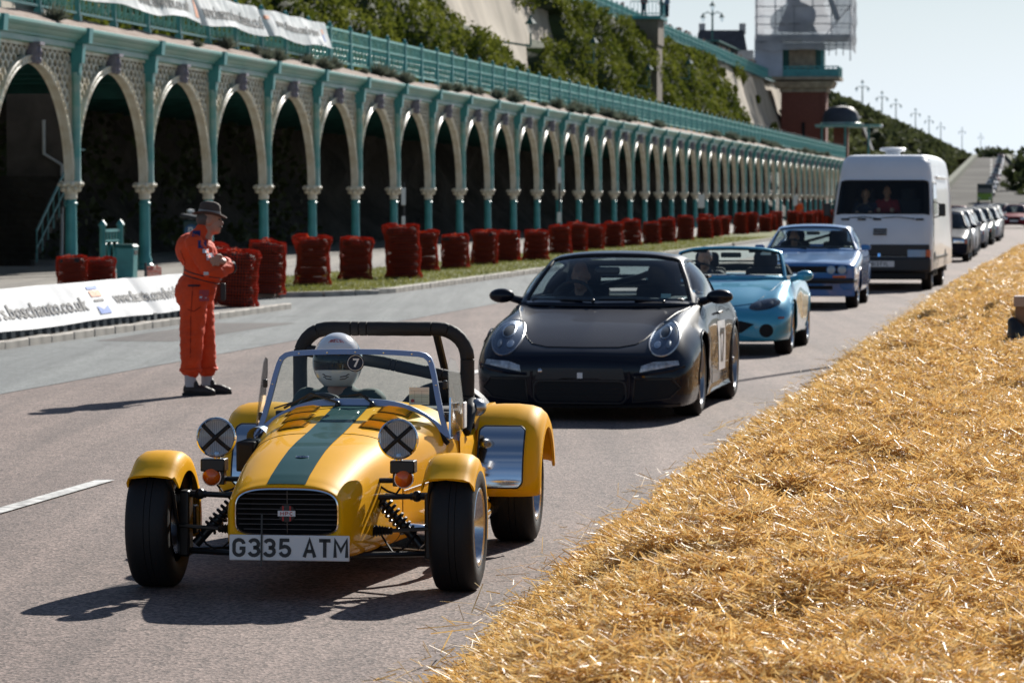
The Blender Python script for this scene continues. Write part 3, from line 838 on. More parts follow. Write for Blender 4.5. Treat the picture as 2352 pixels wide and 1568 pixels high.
MB().box((0, 0, 1.2), (2.4, 22, 2.3)).build('stall_wall', M_dark, sh, smooth=0); MB().box((0, 0, 2.45), (3.0, 23, .16)).build('stall_roof', M_teald, sh, smooth=0)
wl_ = thing('stair_shaft', 'dark sloping stair shaft on the far cliff', 'stairs', W(520, -31.5, 5), ROADROT)
MB().prism([(-3.4, 0), (3.2, 0), (-.6, 9.8), (-2.6, 9.8)], lambda x, z: (x, -1.5, z), lambda x, z: (x, 10, z)).build('shaft_wall', M_slateroof, wl_, smooth=0, fixn=True)
MB().tube([(-1.6, -1.5, 9.8), (-1.6, -1.5, 12.5)], .35, 6).build('shaft_cap', M_slateroof, wl_)
MB().tube([(3.3, -1.6, 0), (-.5, -1.6, 9.8)], .22, 5).build('coping', M_stone, wl_)

# wall lanterns on the cliff and lamp standards on top
def lantern(parent, p, sc=1.0, name='lantern', mt=M_teald):
    o = MB().lathe([(.0, .0), (.12, .02), (.2, .42), (.0, .42)], 6).build(name, M_lens, parent, p)
    MB().lathe([(.26, .42), (.28, .45), (.06, .72), (.05, .8), (0, .88)], 6).build('lantern_cap', mt, o, smooth=20)
    o.scale = (sc, sc, sc); return o
for s, h, lab in ((193, 10.9, 'wall lantern on a bracket against the bare render'), (219.5, 11.0, 'wall lantern among the ivy left of the balcony'), (247.5, 10.3, 'wall lantern in the ivy below the balcony'), (279, 12.0, 'wall lantern on the right flank of the balcony pier')):
    o = thing('wall_lantern', lab, 'lantern', W(s, ct(h) + 1.9, h), ROADROT)
    MB().tube([(-2.2, 0, .1), (0, 0, -.25), (0, 0, 0)], .06, 6).tube([(0, 0, -.2), (0, 0, .5)], .07, 6).build('bracket', M_teald, o)
    lantern(o, (0, 0, .5), 1.25)
def lamp_post(label, loc, h, arms=2, group=None):
    o = thing('lamp_post', label, 'lamp post', loc, ROADROT, group)
    MB().lathe([(.3, 0), (.3, .5), (.16, .9), (.12, h * .5), (.09, h)], 8).build('post', M_teald, o)
    for k in range(arms):
        sg = -1 if k == 0 else 1
        a = MB().tube([(0, 0, h * .92), (sg * .5, 0, h * .98), (sg * 1.0, 0, h * .93)], .06, 5).build('arm', M_teald, o)
        lantern(a, (sg * 1.0, 0, h * .93 - .75), 1.1)
    lantern(o, (0, 0, h), 1.2)
    return o
lamp_post('ornate lamp standard between the hotel and the lift tower', W(353, -37, HT), 6.2)
for k, (x, y) in enumerate(((1979, 187), (2024, 212), (2056, 229), (2101, 251), (2132, 268), (2159, 283), (2208, 294), (2251, 307))):
    z = 7700 * 35.5 / (2450 - x); top = EYE + (458 - y) * z / 7700
    lamp_post('%s lamp standard to the right of the lift tower along the cliff top' % ('first', 'second', 'third', 'fourth', 'fifth', 'sixth', 'seventh', 'eighth')[k], ((x - 1176) * z / 7700, z, HT), top - HT - .8, 2, 'lamp standards along the far cliff top')
# ramp road climbing in the distance
rp = [(60, 560, -.02), (104, 560, -.02), (150, 1000, 14.2), (138.5, 1000, 14.2), (152, 1400, 20), (164, 1400, 20)]
o = MB().add([(59, 480, -.02), (78, 480, -.02), (125.4, 850, 12.3), (117.3, 850, 12.3), (163, 1400, 17), (172, 1400, 17), (59, 480, -3), (78, 480, -3), (125.4, 850, -3), (117.3, 850, -3)], [(0, 1, 2, 3), (3, 2, 5, 4), (1, 7, 8, 2), (0, 3, 9, 6)]).build('ramp_road', mat('pale_road', (.13, .125, .115), 1.0, spec=.1, var=.35, vscale=.08), smooth=0)
if o.data.polygons[0].normal.z < 0: o.data.flip_normals()
tag(o, kind='structure')
for k in range(12):
    y = 490 + k * 30; f = (y - 480) / 370; f2 = (y + 8 - 480) / 370
    cx = lambda f: 68.5 + (121.35 - 68.5) * f
    q = MB().add([(cx(f) - .2, y, 12.32 * f + .06), (cx(f) + .2, y, 12.32 * f + .06), (cx(f2) + .2, y + 8, 12.32 * f2 + .06), (cx(f2) - .2, y + 8, 12.32 * f2 + .06)], [(0, 1, 2, 3)]).build('ramp_line_dash', M_paint, smooth=0)
    tag(q, kind='structure')
M_hedge = mat('hedge_green', (.05, .065, .025), .9, var=.5, vscale=.3)
for (xa, xb, nm) in ((59, 117.3, 'ramp_hedge'), (78, 125.4, 'ramp_hedge')):
    q = MB().add([(xa - .6, 480, 0), (xa + .6, 480, 0), (xb + .6, 850, 12.3), (xb - .6, 850, 12.3), (xa - .6, 480, 1.1), (xa + .6, 480, 1.1), (xb + .6, 850, 13.2), (xb - .6, 850, 13.2)], [(4, 5, 6, 7), (0, 1, 5, 4), (1, 2, 6, 5), (3, 0, 4, 7)]).build(nm, M_hedge, smooth=0)
    tag(q, 'low dark hedge along the %s edge of the far ramp' % ('left' if xa == 59 else 'right'), 'hedge')
# a far hill closes the view behind the ramp
rows = []
for x in np.linspace(-200, 700, 60):
    rows.append([(x, 1500 + 300 * f, (-.1 if f == 0 else (19 + 4.5 * mnoise.noise(Vector((x * .02, 0, 0)))) * math.sin(f * math.pi * .5))) for f in np.linspace(0, 1, 6)])
tag(MB().grid(rows).build('hill', mat('far_trees', (.055, .075, .04), .95, var=.4, vscale=.02), smooth=60, fixn=True), kind='structure')
# trees and hedges to the right of the ramp
M_tleaf = leafmat('tree_leaf', (.035, .05, .018), (.085, .10, .035), .25, .3)
M_bark = mat('bark', (.08, .06, .045), .9, var=.4, vscale=6)
def tree(label, loc, h, rx, n, leaf, group=None, name='tree', trunk=.25):
    o = thing(name, label, 'tree', loc, 0, group)
    tb = MB().tube([(0, 0, 0), (.1, 0, h * .3), (-.05, .1, h * .55), (0, 0, h * .8)], [h * .028, h * .022, h * .014, h * .004], 7)
    for k in range(5):
        a = k * 1.26; tb.tube([(0, 0, h * (.3 + .08 * k)), (rx * .4 * math.cos(a), rx * .4 * math.sin(a), h * (.5 + .07 * k))], [h * .012, h * .004], 5)
    tb.build('trunk', M_bark, o)
    P = []
    lumps = [(RNG.normal(0, rx * .42), RNG.normal(0, rx * .42), h * (.18 + .7 * RNG.random()), rx * (.32 + .25 * RNG.random())) for _ in range(16)]
    for _ in range(n):
        lx, ly, lz, lr = lumps[int(RNG.random() * 16)]; v = RNG.normal(0, 1, 3); v /= np.linalg.norm(v); r_ = lr * RNG.random() ** .4
        P.append((lx + v[0] * r_, ly + v[1] * r_, max(h * .08, lz + v[2] * r_ * .85)))
    leaves(o, 'crown', np.array(P), leaf, M_tleaf)
    return o
for k, (x, z, top, rx) in enumerate(((2362, 640, 350, 3.6), (2372, 660, 335, 4.2), (2398, 650, 340, 5.5), (2345, 760, 372, 3.2), (2366, 600, 395, 3.0), (2350, 690, 415, 2.4), (2368, 560, 425, 2.8), (2392, 560, 405, 4.0), (2336, 900, 378, 3.0), (2343, 610, 362, 3.2), (2332, 640, 402, 2.4), (2352, 580, 380, 3.4))):
    tree('dark bushy tree right of the distant ramp road', ((x - 1176) * z / 7700, z, 0), EYE + (458 - top) * z / 7700, rx, 900, .55, 'trees right of the far ramp')
for k, (x, z, top, rx) in enumerate(((2282, 880, 352, 5), (2296, 890, 350, 6), (2268, 900, 357, 4))):
    tree('%s tree on the skyline at the top of the ramp' % ('middle', 'rightmost', 'leftmost')[k], ((x - 1176) * z / 7700, z, 11), EYE + (458 - top) * z / 7700 - 11, rx, 500, .9, 'trees at the top of the ramp')
# plants along the planter strip
M_lav = leafmat('lavender_leaf', (.10, .115, .085), (.22, .23, .17), 2.0, .25)
def tuft(size, seed):
    rg = np.random.default_rng(seed); n = 260
    az = rg.random(n) * 6.283; el = rg.random(n) ** .7 * 1.35
    L = size * (.6 + .5 * rg.random(n))
    b = np.stack([rg.normal(0, size * .12, n), rg.normal(0, size * .12, n), np.zeros(n)], 1)
    d = np.stack([np.cos(az) * np.sin(el), np.sin(az) * np.sin(el), np.cos(el)], 1)
    w_ = np.cross(d, rg.normal(0, 1, (n, 3))); w_ /= np.linalg.norm(w_, axis=1)[:, None]; w_ *= size * .035
    tip = b + d * L[:, None]; mid = b + d * L[:, None] * .55
    V = np.stack([b, mid - w_, tip, mid + w_], 1).reshape(-1, 3)
    return big_mesh('tuft', V, np.arange(n * 4).reshape(-1, 4), M_lav)
TUFT = [tuft(.45, k) for k in range(4)]
ps = [66, 67.5, 72, 84, 88.2] + [91 + RNG.random() * 2 for _ in range(2)] + list(92.5 + np.sort(RNG.random(9)) * 10) + list(103 + np.sort(RNG.random(13)) * 25) + list(128 + np.sort(RNG.random(55)) * 190)
for k, s in enumerate(ps):
    f = .25 + .6 * RNG.random()
    o = link('lavender_plant', TUFT[k % 4], None, W(s, TA - .02 - f, 5.50 + .42 * f ** .8 - .03), (0, 0, RNG.random() * 6.28))
    o.scale = [(.45 + .75 * RNG.random()) * (1 if s < 130 else 1.25)] * 3
    tag(o, 'grey-green lavender tuft growing on the planter strip above the arches', 'plant', 'lavender tufts on the planter strip')
# green tufts on bare cliff
M_tuft2 = M_ivy
for k, (s, h, r_) in enumerate(((321, 14.6, 1.0), (330, 14.2, .6), (345, 14.9, 1.3), (352, 14.6, .9), (338, 12.8, .5), (362, 12.5, .5), (372, 9.6, .8), (366, 8.4, 1.0), (327, 12.0, .6), (205, 14.4, 1.2), (210, 14.6, 1.4))):
    o = thing('cliff_shrub', 'small shrub rooted in the bare rendered cliff', 'shrub', W(s, ct(h) + .2, h), ROADROT, 'shrubs on the bare cliff')
    n = 220; v = RNG.normal(0, 1, (n, 3)); v /= np.linalg.norm(v, axis=1)[:, None]
    leaves(o, 'foliage', v * (r_ * RNG.random(n) ** .4)[:, None] * np.array([.6, 1, .9]), .16, M_ivy)
    MB().tube([(-.3, 0, -.2), (.1, 0, .1)], .05, 5).build('stem', M_bark, o)
# dark growth inside the arcade
rt = thing('bank_creeper', 'dark creeper growing on the shaded bank behind the first arches', 'creeper', W(S0, TA), ROADROT); rt['kind'] = 'stuff'
n = 5200; ys = -12 + RNG.random(n) * 70; zs = RNG.random(n) * 5
keep = np.array([mnoise.noise(Vector((y * .3, z * .5, 8))) > .02 for y, z in zip(ys, zs)])
P = np.stack([-7.3 - .25 * zs + RNG.normal(0, .25, n) + 1.6 * np.clip(1 - zs / 1.6, 0, 1), ys, zs], 1)[keep]
leaves(rt, 'creeper_leaves', P, .16, M_tleaf)
def wheel(parent, x, y, r, w, rim_r, side, rim_mat, spokes=5, name='wheel', steer=0, tyre_mat=None, z=None, dish=.035, hubr=.05):
    """rim mesh named wheel, tyre as its part; side +1 looks to +x"""
    m = MB()
    o = w / 2
    # barrel
    m.lathe([(rim_r + .006, o - .004), (rim_r + .002, o - .002), (rim_r - .012, o - .008), (rim_r - .02, o - .03), (rim_r - .028, o - .07), (rim_r - .03, -o + .01)], 40, axis='x')
    xf = o - dish
    m.lathe([(hubr + .02, xf - .03), (hubr + .01, xf), (hubr * .55, xf + .006), (hubr * .5, xf + .016), (0.0, xf + .018)], 16, axis='x')
    for k in range(spokes):
        a = 2 * math.pi * k / spokes
        rows = []
        for f in np.linspace(0, 1, 5):
            rr = hubr * .7 + f * (rim_r - .022 - hubr * .7)
            hw = (.030 - .010 * math.sin(f * math.pi)) * (rim_r / .17)
            xx = xf - .004 + .012 * f
            ring = []
            for du, dx in ((-hw, -.022), (-hw * .7, 0), (hw * .7, 0), (hw, -.022)):
                ring.append((xx + dx, rr * math.cos(a) - du * math.sin(a), rr * math.sin(a) + du * math.cos(a)))
            rows.append(ring)
        m.grid(rows, flip=True)
    if side < 0: m.v = [(-p[0], -p[1], p[2]) for p in m.v]
    z = r if z is None else z
    wo = m.build(name, rim_mat, parent, (x, y, z), (0, 0, steer), smooth=35, fixn=True)
    t = MB(); sw = .014
    prof = [(rim_r, -o * .86), (rim_r + .012, -o * .97), ((r + rim_r) / 2, -o * 1.02), (r - .035, -o * .99), (r - .012, -o * .90), (r - .002, -o * .74)]
    for q in (-.42, -.14, .14, .42):
        prof += [(r, o * (q - .1)), (r, o * (q + .07)), (r - .007, o * (q + .075)), (r - .007, o * (q + .095)), (r, o * (q + .1))] if abs(q) < .4 else [(r, o * (q - .08)), (r, o * (q + .08))]
    prof += [(r - .002, o * .74), (r - .012, o * .90), (r - .035, o * .99), ((r + rim_r) / 2, o * 1.02), (rim_r + .012, o * .97), (rim_r, o * .86)]
    t.lathe(prof, 48, axis='x')
    t.build('tyre', tyre_mat or M_tyre, wo, smooth=40, fixn=True)
    d = MB().lathe([(.03, -.01), (rim_r * .72, -.01), (rim_r * .72, .008), (.03, .008)], 24, axis='x', c=((o - .09) * (1 if side > 0 else -1) * .4, 0, 0))
    d.build('brake_disc', M_dalloy, wo)
    return wo

# ================================================================== the yellow open sports car
M_yel = mat('yellow_paint', (.97, .47, .003), .5, coat=.34, spec=.05, var=.05, vscale=3)
M_grn = mat('green_stripe', (.003, .058, .058), .5, coat=.3, spec=.05)
M_frame = mat('screen_frame_alloy', (.30, .34, .46), .32, metal=.85)
M_guard = mat('polished_guard', (.74, .76, .80), .07, metal=1.0)
M_gbar = mat('grille_wire', (.10, .10, .11), .35, metal=.8)
M_foam = mat('roll_bar_foam', (.022, .019, .018), .7, bump=.25, bscale=120)
M_yin = mat('cockpit_black', (.01, .01, .011), .7)
CY, CX0 = 15.15, -.925
car = thing('sports_car', 'yellow open two-seat sports car with green bonnet stripe and cycle wings', 'car', (CX0, CY, 0), R(-7.4))
SEC = [(-.49, .228, .100, .392, 3.4), (-.507, .240, .114, .390, 3.3), (-.497, .254, .135, .378, 3.0), (-.46, .268, .162, .365, 2.8), (-.40, .282, .184, .362, 2.8), (-.2, .304, .216, .375, 3.0), (0, .326, .238, .390, 3.2),
       (.2, .346, .252, .400, 3.3), (.42, .366, .264, .408, 3.4), (.60, .390, .273, .418, 3.4), (.80, .420, .285, .430, 3.4), (1.0, .445, .297, .442, 3.3), (1.18, .468, .308, .452, 3.2), (1.42, .490, .312, .456, 3.2)]
def secrow(a, b, zc, n, y, k=72):
    row = []
    for j in range(k):
        q = 2 * math.pi * j / k - math.pi / 2
        c, s = math.cos(q), math.sin(q)
        e = n if s > 0 else n + 2.5
        row.append((a * math.copysign(abs(c) ** (2 / e), c), y, zc + b * math.copysign(abs(s) ** (2 / e), s)))
    return row
def sec_at(y):
    k = max(3, min(len(SEC) - 1, next((i for i in range(3, len(SEC)) if SEC[i][0] >= y), len(SEC) - 1)))
    p, q = SEC[k - 1], SEC[k]; f = (y - p[0]) / (q[0] - p[0]); f = min(1.3, max(0, f))
    return [p[i] + (q[i] - p[i]) * f for i in range(1, 5)]
def topz(x, y):
    a, b, zc, n = sec_at(y); return zc + b * max(0, 1 - (abs(x) / a) ** n) ** (1 / n)
def seccurve(i0, i1, per=4):
    P = crom([SEC[i] for i in range(i0, i1)], per); return P
def loftsec(P): return [secrow(p[1], p[2], p[3], p[4], p[0]) for p in P]
MB().grid(loftsec(crom(SEC[:9], 3)), closed=True).build('nose_cone', M_yel, car, smooth=50, fixn=True)
bon = MB().grid(loftsec([(SEC[8][0] + .006, *SEC[8][1:])] + [tuple(p) for p in crom(SEC[8:], 4)[1:]]), closed=True).build('bonnet', M_yel, car, smooth=50, fixn=True)
MB().tube([(p[0] * .998, .423, .408 + (p[2] - .408) * .996) for p in secrow(.366, .264, .408, 3.4, 0)], .0035, 4, closed=True).build('panel_gap', M_black, car)
for sg in (-1, 1):
    MB().tube([(sg * (sec_at(y)[0] * .9995 + .001), y, .40 + .02 * y) for y in np.linspace(.44, 1.16, 12)], .003, 4).build('panel_gap', M_black, car)
rows = []
for y in list(np.linspace(-.497, -.40, 7)) + list(np.linspace(-.38, 1.16, 30)):
    if y < -.44:
        a, b, zc, n = crom(SEC[:6], 8)[min(range(len(crom(SEC[:6], 8))), key=lambda i: abs(crom(SEC[:6], 8)[i][0] - y) + (1 if i < 12 else 0))][1:]
    else: a, b, zc, n = sec_at(y)
    rows.append([(x, y - (.003 if y < -.45 else 0), zc + b * (1 - (abs(x) / a) ** n) ** (1 / n) + .003) for x in np.linspace(-.086, .086, 7)])
MB().grid(rows).build('stripe', M_grn, car, smooth=60)
# badge, louvres
MB().lathe([(.0, .006), (.028, .005), (.032, .0)], 16, c=(0, -.13, topz(0, -.13) + .002), sq=(1, .7)).build('bonnet_badge', M_chrome, car)
for sg in (-1, 1):
    for k, (yy, x0, x1) in enumerate(((.60, .125, .265), (.80, .135, .285), (1.0, .145, .31))):
        m = MB()
        for j in range(5):
            y = yy + j * .029
            rows = []
            for x in np.linspace(x0, x1, 5):
                z = topz(x, y); e = 0 if x in (x0, x1) else 1
                rows.append([(sg * x, y + .024, z + .001), (sg * x, y + .008, z + .002 + .010 * e), (sg * x, y - .002, z + .002 + .013 * e), (sg * x, y - .003, z - .003)])
            m.grid(rows, flip=sg > 0)
            for x, x2 in zip(np.linspace(x0 + .008, x1 - .008, 5)[:-1], np.linspace(x0 + .008, x1 - .008, 5)[1:]):
                q = [(sg * x, y - .0045, topz(x, y) + .001), (sg * x2, y - .0045, topz(x2, y) + .001), (sg * x2, y - .0045, topz(x2, y) + .0055), (sg * x, y - .0045, topz(x, y) + .0055)]
                m.add(q, [(0, 1, 2, 3)], 1)  # dark strips put the shade of the slots under the louvre lips
        m.build('louvre_panel', [M_yel, M_dark], car, smooth=30)
# grille: dark mouth, bars, badge, post
MB().grid([secrow(a, b, .392, 3.4, y) for a, b, y in ((.228, .100, -.488), (.222, .095, -.40), (.2, .09, -.30), (.001, .001, -.295))], closed=True).build('grille_mouth', M_dark, car)
for k in range(8):
    z = .314 + k * .0222; hw = .226 * (1 - (abs(z - .392) / .103) ** 3.4) ** (1 / 3.4)
    MB().tube([(-hw, -.478, z), (hw, -.478, z)], .0022, 6).build('grille_bar', M_gbar, car)
MB().tube([(0, -.482, .296), (0, -.482, .488)], .002, 6).build('grille_bar', M_gbar, car)
MB().tube([secrow(.228, .100, .392, 3.4, -.494)[j] for j in range(72)], .005, 5, closed=True).build('grille_surround', M_chrome, car)
bd = MB().lathe([(.04, .0), (.04, .006), (.0, .007)], 24, axis='y').v
b_ = MB(); b_.lathe([(.0, -.007), (.038, -.006), (.04, 0)], 24, axis='y')
badge = b_.build('grille_badge', M_satin, car, (0, -.487, .385), fixn=True)
MB().box((0, -.0085, 0), (.078, .003, .024)).build('badge_band', M_white, badge, smooth=0)
for x in (-.016, .016): MB().box((x, -.0083, .0), (.007, .002, .066)).build('badge_stripe', M_red, badge, smooth=0)
strokes('HPC', -.0275, -.0075, .0155, .015, .005, .0032, -.0108).build('badge_letters', M_red, badge, smooth=0)
# number plate
pl = MB().prism([(sx * .267 if i not in (1, 3) else sx * .267, sz) for i, (sx, sz) in enumerate(((-1, -.056), (1, -.056), (1, .056), (-1, .056)))], lambda x, z: (x, .004, z), lambda x, z: (x, -.004, z)).build('number_plate', M_plate, car, (.020, -.535, .238), (R(-4), 0, R(.5)), bevel=.008, fixn=True)
strokes('G335', -.250, -.0395, .053, .079, .0155, .0155, -.0062).build('plate_letters', M_plateink, pl, smooth=0)
strokes('ATM', .064, -.0395, .053, .079, .0145, .0155, -.0062).build('plate_letters', M_plateink, pl, smooth=0)
MB().box((-.122, -.010, .035), (.008, .004, .23)).build('plate_strap', M_satin, pl, smooth=0)
# lower chin
# cockpit tub, scuttle edge, rear body
rows = []
for y in np.linspace(1.40, 2.80, 15):
    f = (y - 1.4) / 1.4; w = .492 + .01 * math.sin(f * 3); zt = .665 - .10 * math.sin(min(1, f * 1.6) * math.pi) * (1 if f < .625 else 0) + .0 * f
    if f > .5: zt = .62 + .06 * smoothstep(.5, .62, f)
    rows.append([(w - .05, y, .15), (w, y, .18), (w + .004, y, .40), (w, y, zt - .03), (w - .015, y, zt), (w - .05, y, zt - .005), (w - .06, y, zt - .05), (w - .065, y, .25)])
for sg in (-1, 1):
    MB().grid([[(sg * p[0], p[1], p[2]) for p in r] for r in rows]).build('side_panel', M_yel, car, smooth=50, fixn=True)
MB().box((0, 2.1, .17), (.9, 1.4, .04)).box((0, 1.47, .60), (.88, .05, .22)).build('cockpit_floor', M_yin, car, smooth=0)
MB().box((0, 2.50, .47), (.86, .62, .40)).build('boot', M_yin, car, smooth=0, bevel=.04)
MB().tube([(-.42, 1.39, .67), (-.2, 1.37, .735), (.05, 1.37, .75), (.25, 1.37, .73), (.42, 1.39, .67)], .022, 8).build('dash_roll', M_yin, car)
# rear wings
def wing(parent, sg, yc, zc, r, x0, x1, th0, th1, lip, name, n=26, drop=.0):
    rows = []
    w = x1 - x0
    prof = [(x0, -.02), (x0 + .004, -.004), (x0 + .03, 0), (x0 + w * .3, .004), (x0 + w * .55, .004), (x0 + w * .75, -.003), (x0 + w * .87, -.016), (x0 + w * .95, -.04), (x1 - .003, -.07), (x1, -.07 - lip), (x1 - .008, -.07 - lip), (x1 - .018, -.06)]
    for th in np.linspace(th0, th1, n):
        rows.append([(sg * x, yc - (r + d) * math.cos(th), zc + (r + d) * math.sin(th) - drop * max(0, -math.cos(th))) for x, d in prof])
    return MB().grid(rows, flip=sg > 0).build(name, M_yel, parent, smooth=50, fixn=False)
YR = 2.24
for sg in (-1, 1):
    wn_ = wing(car, sg, YR, .285, .415, .50, .828, R(-3), R(165), .04, 'rear_wing')
    sm = wn_.modifiers.new('solid', 'SOLIDIFY'); sm.thickness = .006; sm.offset = 0
    # polished stone guard on its front face
    rows = []
    for th in np.linspace(R(3), R(50), 48):
        e = .025 * max(0, 1 - min(th - R(3), R(50) - th) / R(5)) ** 2
        rows.append([(sg * x, YR - .424 * math.cos(th), .285 + .424 * math.sin(th)) for x in np.linspace(.515 + e, .748 - e, 6)])
    MB().grid(rows, flip=sg > 0).build('stone_guard', M_guard, wn_, smooth=60)
    r0 = rows[0]; loop = [r[0] for r in rows] + rows[-1][1:] + [r[-1] for r in rows[::-1]][1:] + rows[0][::-1][1:-1]
    MB().tube(loop, .004, 5, closed=True).build('guard_edge', M_satin, wn_)
# front cycle wings
for sg in (-1, 1):
    rows = []; x0 = .67
    prof = [(-.118, -.085), (-.116, -.05), (-.103, -.018), (-.076, .0), (-.03, .006), (.03, .006), (.076, .0), (.103, -.018), (.116, -.05), (.118, -.085), (.112, -.083), (.1, -.022), (0, -.004), (-.1, -.022), (-.112, -.083)]
    for th in np.linspace(R(43), R(196), 26):
        fl = .018 * max(0, 1 - (th - R(43)) / R(14)) ** 2
        rows.append([(sg * (x0 + x * (1 + 1.2 * fl)), -(.329 + d + fl) * math.cos(th), .285 + (.329 + d + fl) * math.sin(th)) for x, d in prof])
    fw = MB().grid(rows, closed=True).add(rows[0], [tuple(range(15))]).add(rows[-1], [tuple(range(14, -1, -1))]).build('front_wing', M_yel, car, smooth=50, fixn=True)
    for ys in (-1, 1): MB().tube([(sg * .58, ys * .12, .30), (sg * .585, ys * .18, .45), (sg * .60, ys * .22, .515)], .011, 6).build('wing_stay', M_satin, fw)
    wheel(car, sg * .69, 0, .287, .198, .172, sg, M_alloy, 7, dish=.06)
    wheel(car, sg * .665, YR, .290, .225, .178, sg, M_alloy, 7, dish=.06)
    # suspension and brakes
    sp = MB().tube([(sg * .22, -.12, .165), (sg * .575, 0, .165)], .014, 8).tube([(sg * .22, .22, .165), (sg * .575, 0, .165)], .014, 8)
    sp.build('lower_wishbone', M_satin, car)
    sp = MB().tube([(sg * .29, 0, .415), (sg * .47, 0, .422)], .013, 8).tube([(sg * .47, 0, .422), (sg * .56, 0, .424)], .017, 8).ball((sg * .50, 0, .423), .026, 8, 6).tube([(sg * .27, .16, .415), (sg * .5, .01, .42)], .010, 8)
    sp.build('upper_wishbone', M_satin, car)
    MB().box((sg * .565, 0, .29), (.05, .09, .30)).tube([(sg * .575, 0, .15), (sg * .585, 0, .43)], .03, 8).box((sg * .56, .09, .30), (.06, .07, .13)).build('upright', M_satin, car, bevel=.01)
    p0, p1 = Vector((sg * .33, .03, .405)), Vector((sg * .52, .0, .195)); dv = p1 - p0
    sp = MB().tube([p0, p0 + dv * .45], .014, 8).tube([p0 + dv * .42, p1], .022, 10)
    ax = dv.normalized(); e1 = ax.cross(Vector((0, 1, 0))).normalized(); e2 = ax.cross(e1)
    sp.tube([p0 + dv * (.05 + .62 * q) + (e1 * math.cos(q * 44) + e2 * math.sin(q * 44)) * .032 for q in np.linspace(0, 1, 70)], .0075, 5)
    sp.lathe([(.0, -.004), (.04, -.004), (.04, .004), (.0, .004)], 12, c=p0 + dv * .68)
    sp.build('coil_damper', M_satin, car)
    gm = MB()
    prof = []
    for q in range(9): prof += [(.034 - .002 * q, .004 + q * .013), (.022 - .001 * q, .0105 + q * .013)]
    gm.lathe(prof, 12, axis='x')
    gm.v = [(sg * (.285 + p[0]), -.07 + p[1], .272 + p[2]) for p in gm.v]
    gm.tube([(sg * .38, -.07, .272), (sg * .58, -.07, .285)], .009, 6)
    gm.build('track_rod', M_satin, car, fixn=True)
    MB().tube([(sg * .5, -.02, .26), (sg * .46, -.05, .20), (sg * .40, -.05, .17), (sg * .36, .0, .21), (sg * .33, .02, .25)], .005, 5).build('brake_hose', M_black, car)
    # headlamp on its stalk with the indicator
    hl = MB().lathe([(.0, .115), (.03, .11), (.06, .085), (.08, .045), (.088, .01), (.091, .0)], 32, axis='y').build('headlamp', M_chrome, car, (sg * .418, -.02, .682), (0, 0, 0), fixn=True)
    MB().lathe([(.080, -.004), (.086, -.011), (.092, -.006), (.093, .004), (.089, .012)], 36, axis='y').build('headlamp_rim', M_chrome, hl, fixn=True)
    MB().lathe([(.0, .05), (.03, .045), (.06, .028), (.081, .0)], 28, axis='y').build('reflector', M_refl, hl, fixn=True)
    MB().ball((0, .02, 0), .016, 8, 6).build('bulb', M_white, hl)
    lm = MB().lathe([(.0, -.018), (.03, -.0165), (.06, -.0105), (.081, -.002)], 28, axis='y')
    lm.build('lens', M_lens, hl, fixn=True)
    lr = MB()
    for q in np.linspace(-.065, .065, 14):
        h_ = math.sqrt(.076 ** 2 - q * q); lr.box((q, -.006 - .010 * (1 - (q / .08) ** 2), 0), (.0018, .003, 2 * h_))
    lr.build('lens_rib', M_lens, hl, smooth=0)
    for a in (R(42), R(-42)):
        rows = []
        for q in np.linspace(-.081, .081, 13):
            yy = -.021 + .018 * (abs(q) / .081) ** 2
            rows.append([(q * math.cos(a) - e * math.sin(a), yy - .0012 * (a > 0), q * math.sin(a) + e * math.cos(a)) for e in (-.0095, .0095)])
        tp = MB().grid(rows).build('tape_strip', M_black, hl, smooth=60)
        tp.modifiers.new('s', 'SOLIDIFY').thickness = .001
    MB().lathe([(.016, 0), (.016, .025), (.022, .03), (.018, .05)], 12, c=(sg * .418, .0, .565)).build('lamp_stem', M_chrome, car)
    MB().box((sg * .436, .02, .555), (.112, .09, .058), taper=(1.0, 1)).build('lamp_bracket', M_satin, car, bevel=.006)
    MB().box((sg * .425, .03, .50), (.075, .05, .07)).build('lamp_bracket', M_satin, car, bevel=.004)
    MB().tube([(sg * .27, .04, .488), (sg * .42, .04, .49)], .012, 8).build('lamp_arm', M_satin, car)
    il = MB().lathe([(.0, -.030), (.02, -.028), (.034, -.02), (.041, -.006), (.041, .012), (.0, .012)], 24, axis='y').build('indicator', M_amber, car, (sg * .442, -.01, .503), fixn=True)
    MB().lathe([(.040, -.004), (.0445, -.004), (.0445, .014), (.040, .014)], 24, axis='y').build('indicator_rim', M_chrome, il, fixn=True)
    MB().tube([(sg * .43, .02, .47), (sg * .40, .03, .43), (sg * .36, .04, .44), (sg * .31, .05, .47)], .0055, 5).build('lamp_cable', M_black, car)
# engine bits
fl = MB()
for k in range(11): fl.box((-.395, .50 + k * .024, .555), (.085, .015, .14))
fl.box((-.392, .62, .555), (.075, .26, .125)); fl.build('air_filter', M_black, car, bevel=.012)
MB().lathe([(.05, 0), (.05, .12), (.042, .13)], 14, c=(-.415, .86, .62), axis='y').build('intake_trumpet', M_frame, car)
MB().tube([(.30, .38, .26), (.40, .42, .235), (.50, .55, .215), (.555, .8, .205), (.565, 1.05, .20)], .026, 10).build('exhaust_pipe', M_chrome, car)
MB().tube([(.565, 1.02, .20), (.565, 1.12, .20), (.565, 1.32, .20), (.565, 1.36, .2)], [.045, .056, .056, .04], 14).build('heat_shield', mat('pierced_steel', (.12, .12, .13), .45, metal=.9, bump=1.0, bscale=70), car)
MB().tube([(.575, 1.34, .20), (.575, 1.36, .20), (.575, 1.90, .20), (.575, 1.92, .2), (.575, 1.98, .2)], [.036, .043, .043, .046, .03], 16).build('silencer', M_chrome, car)
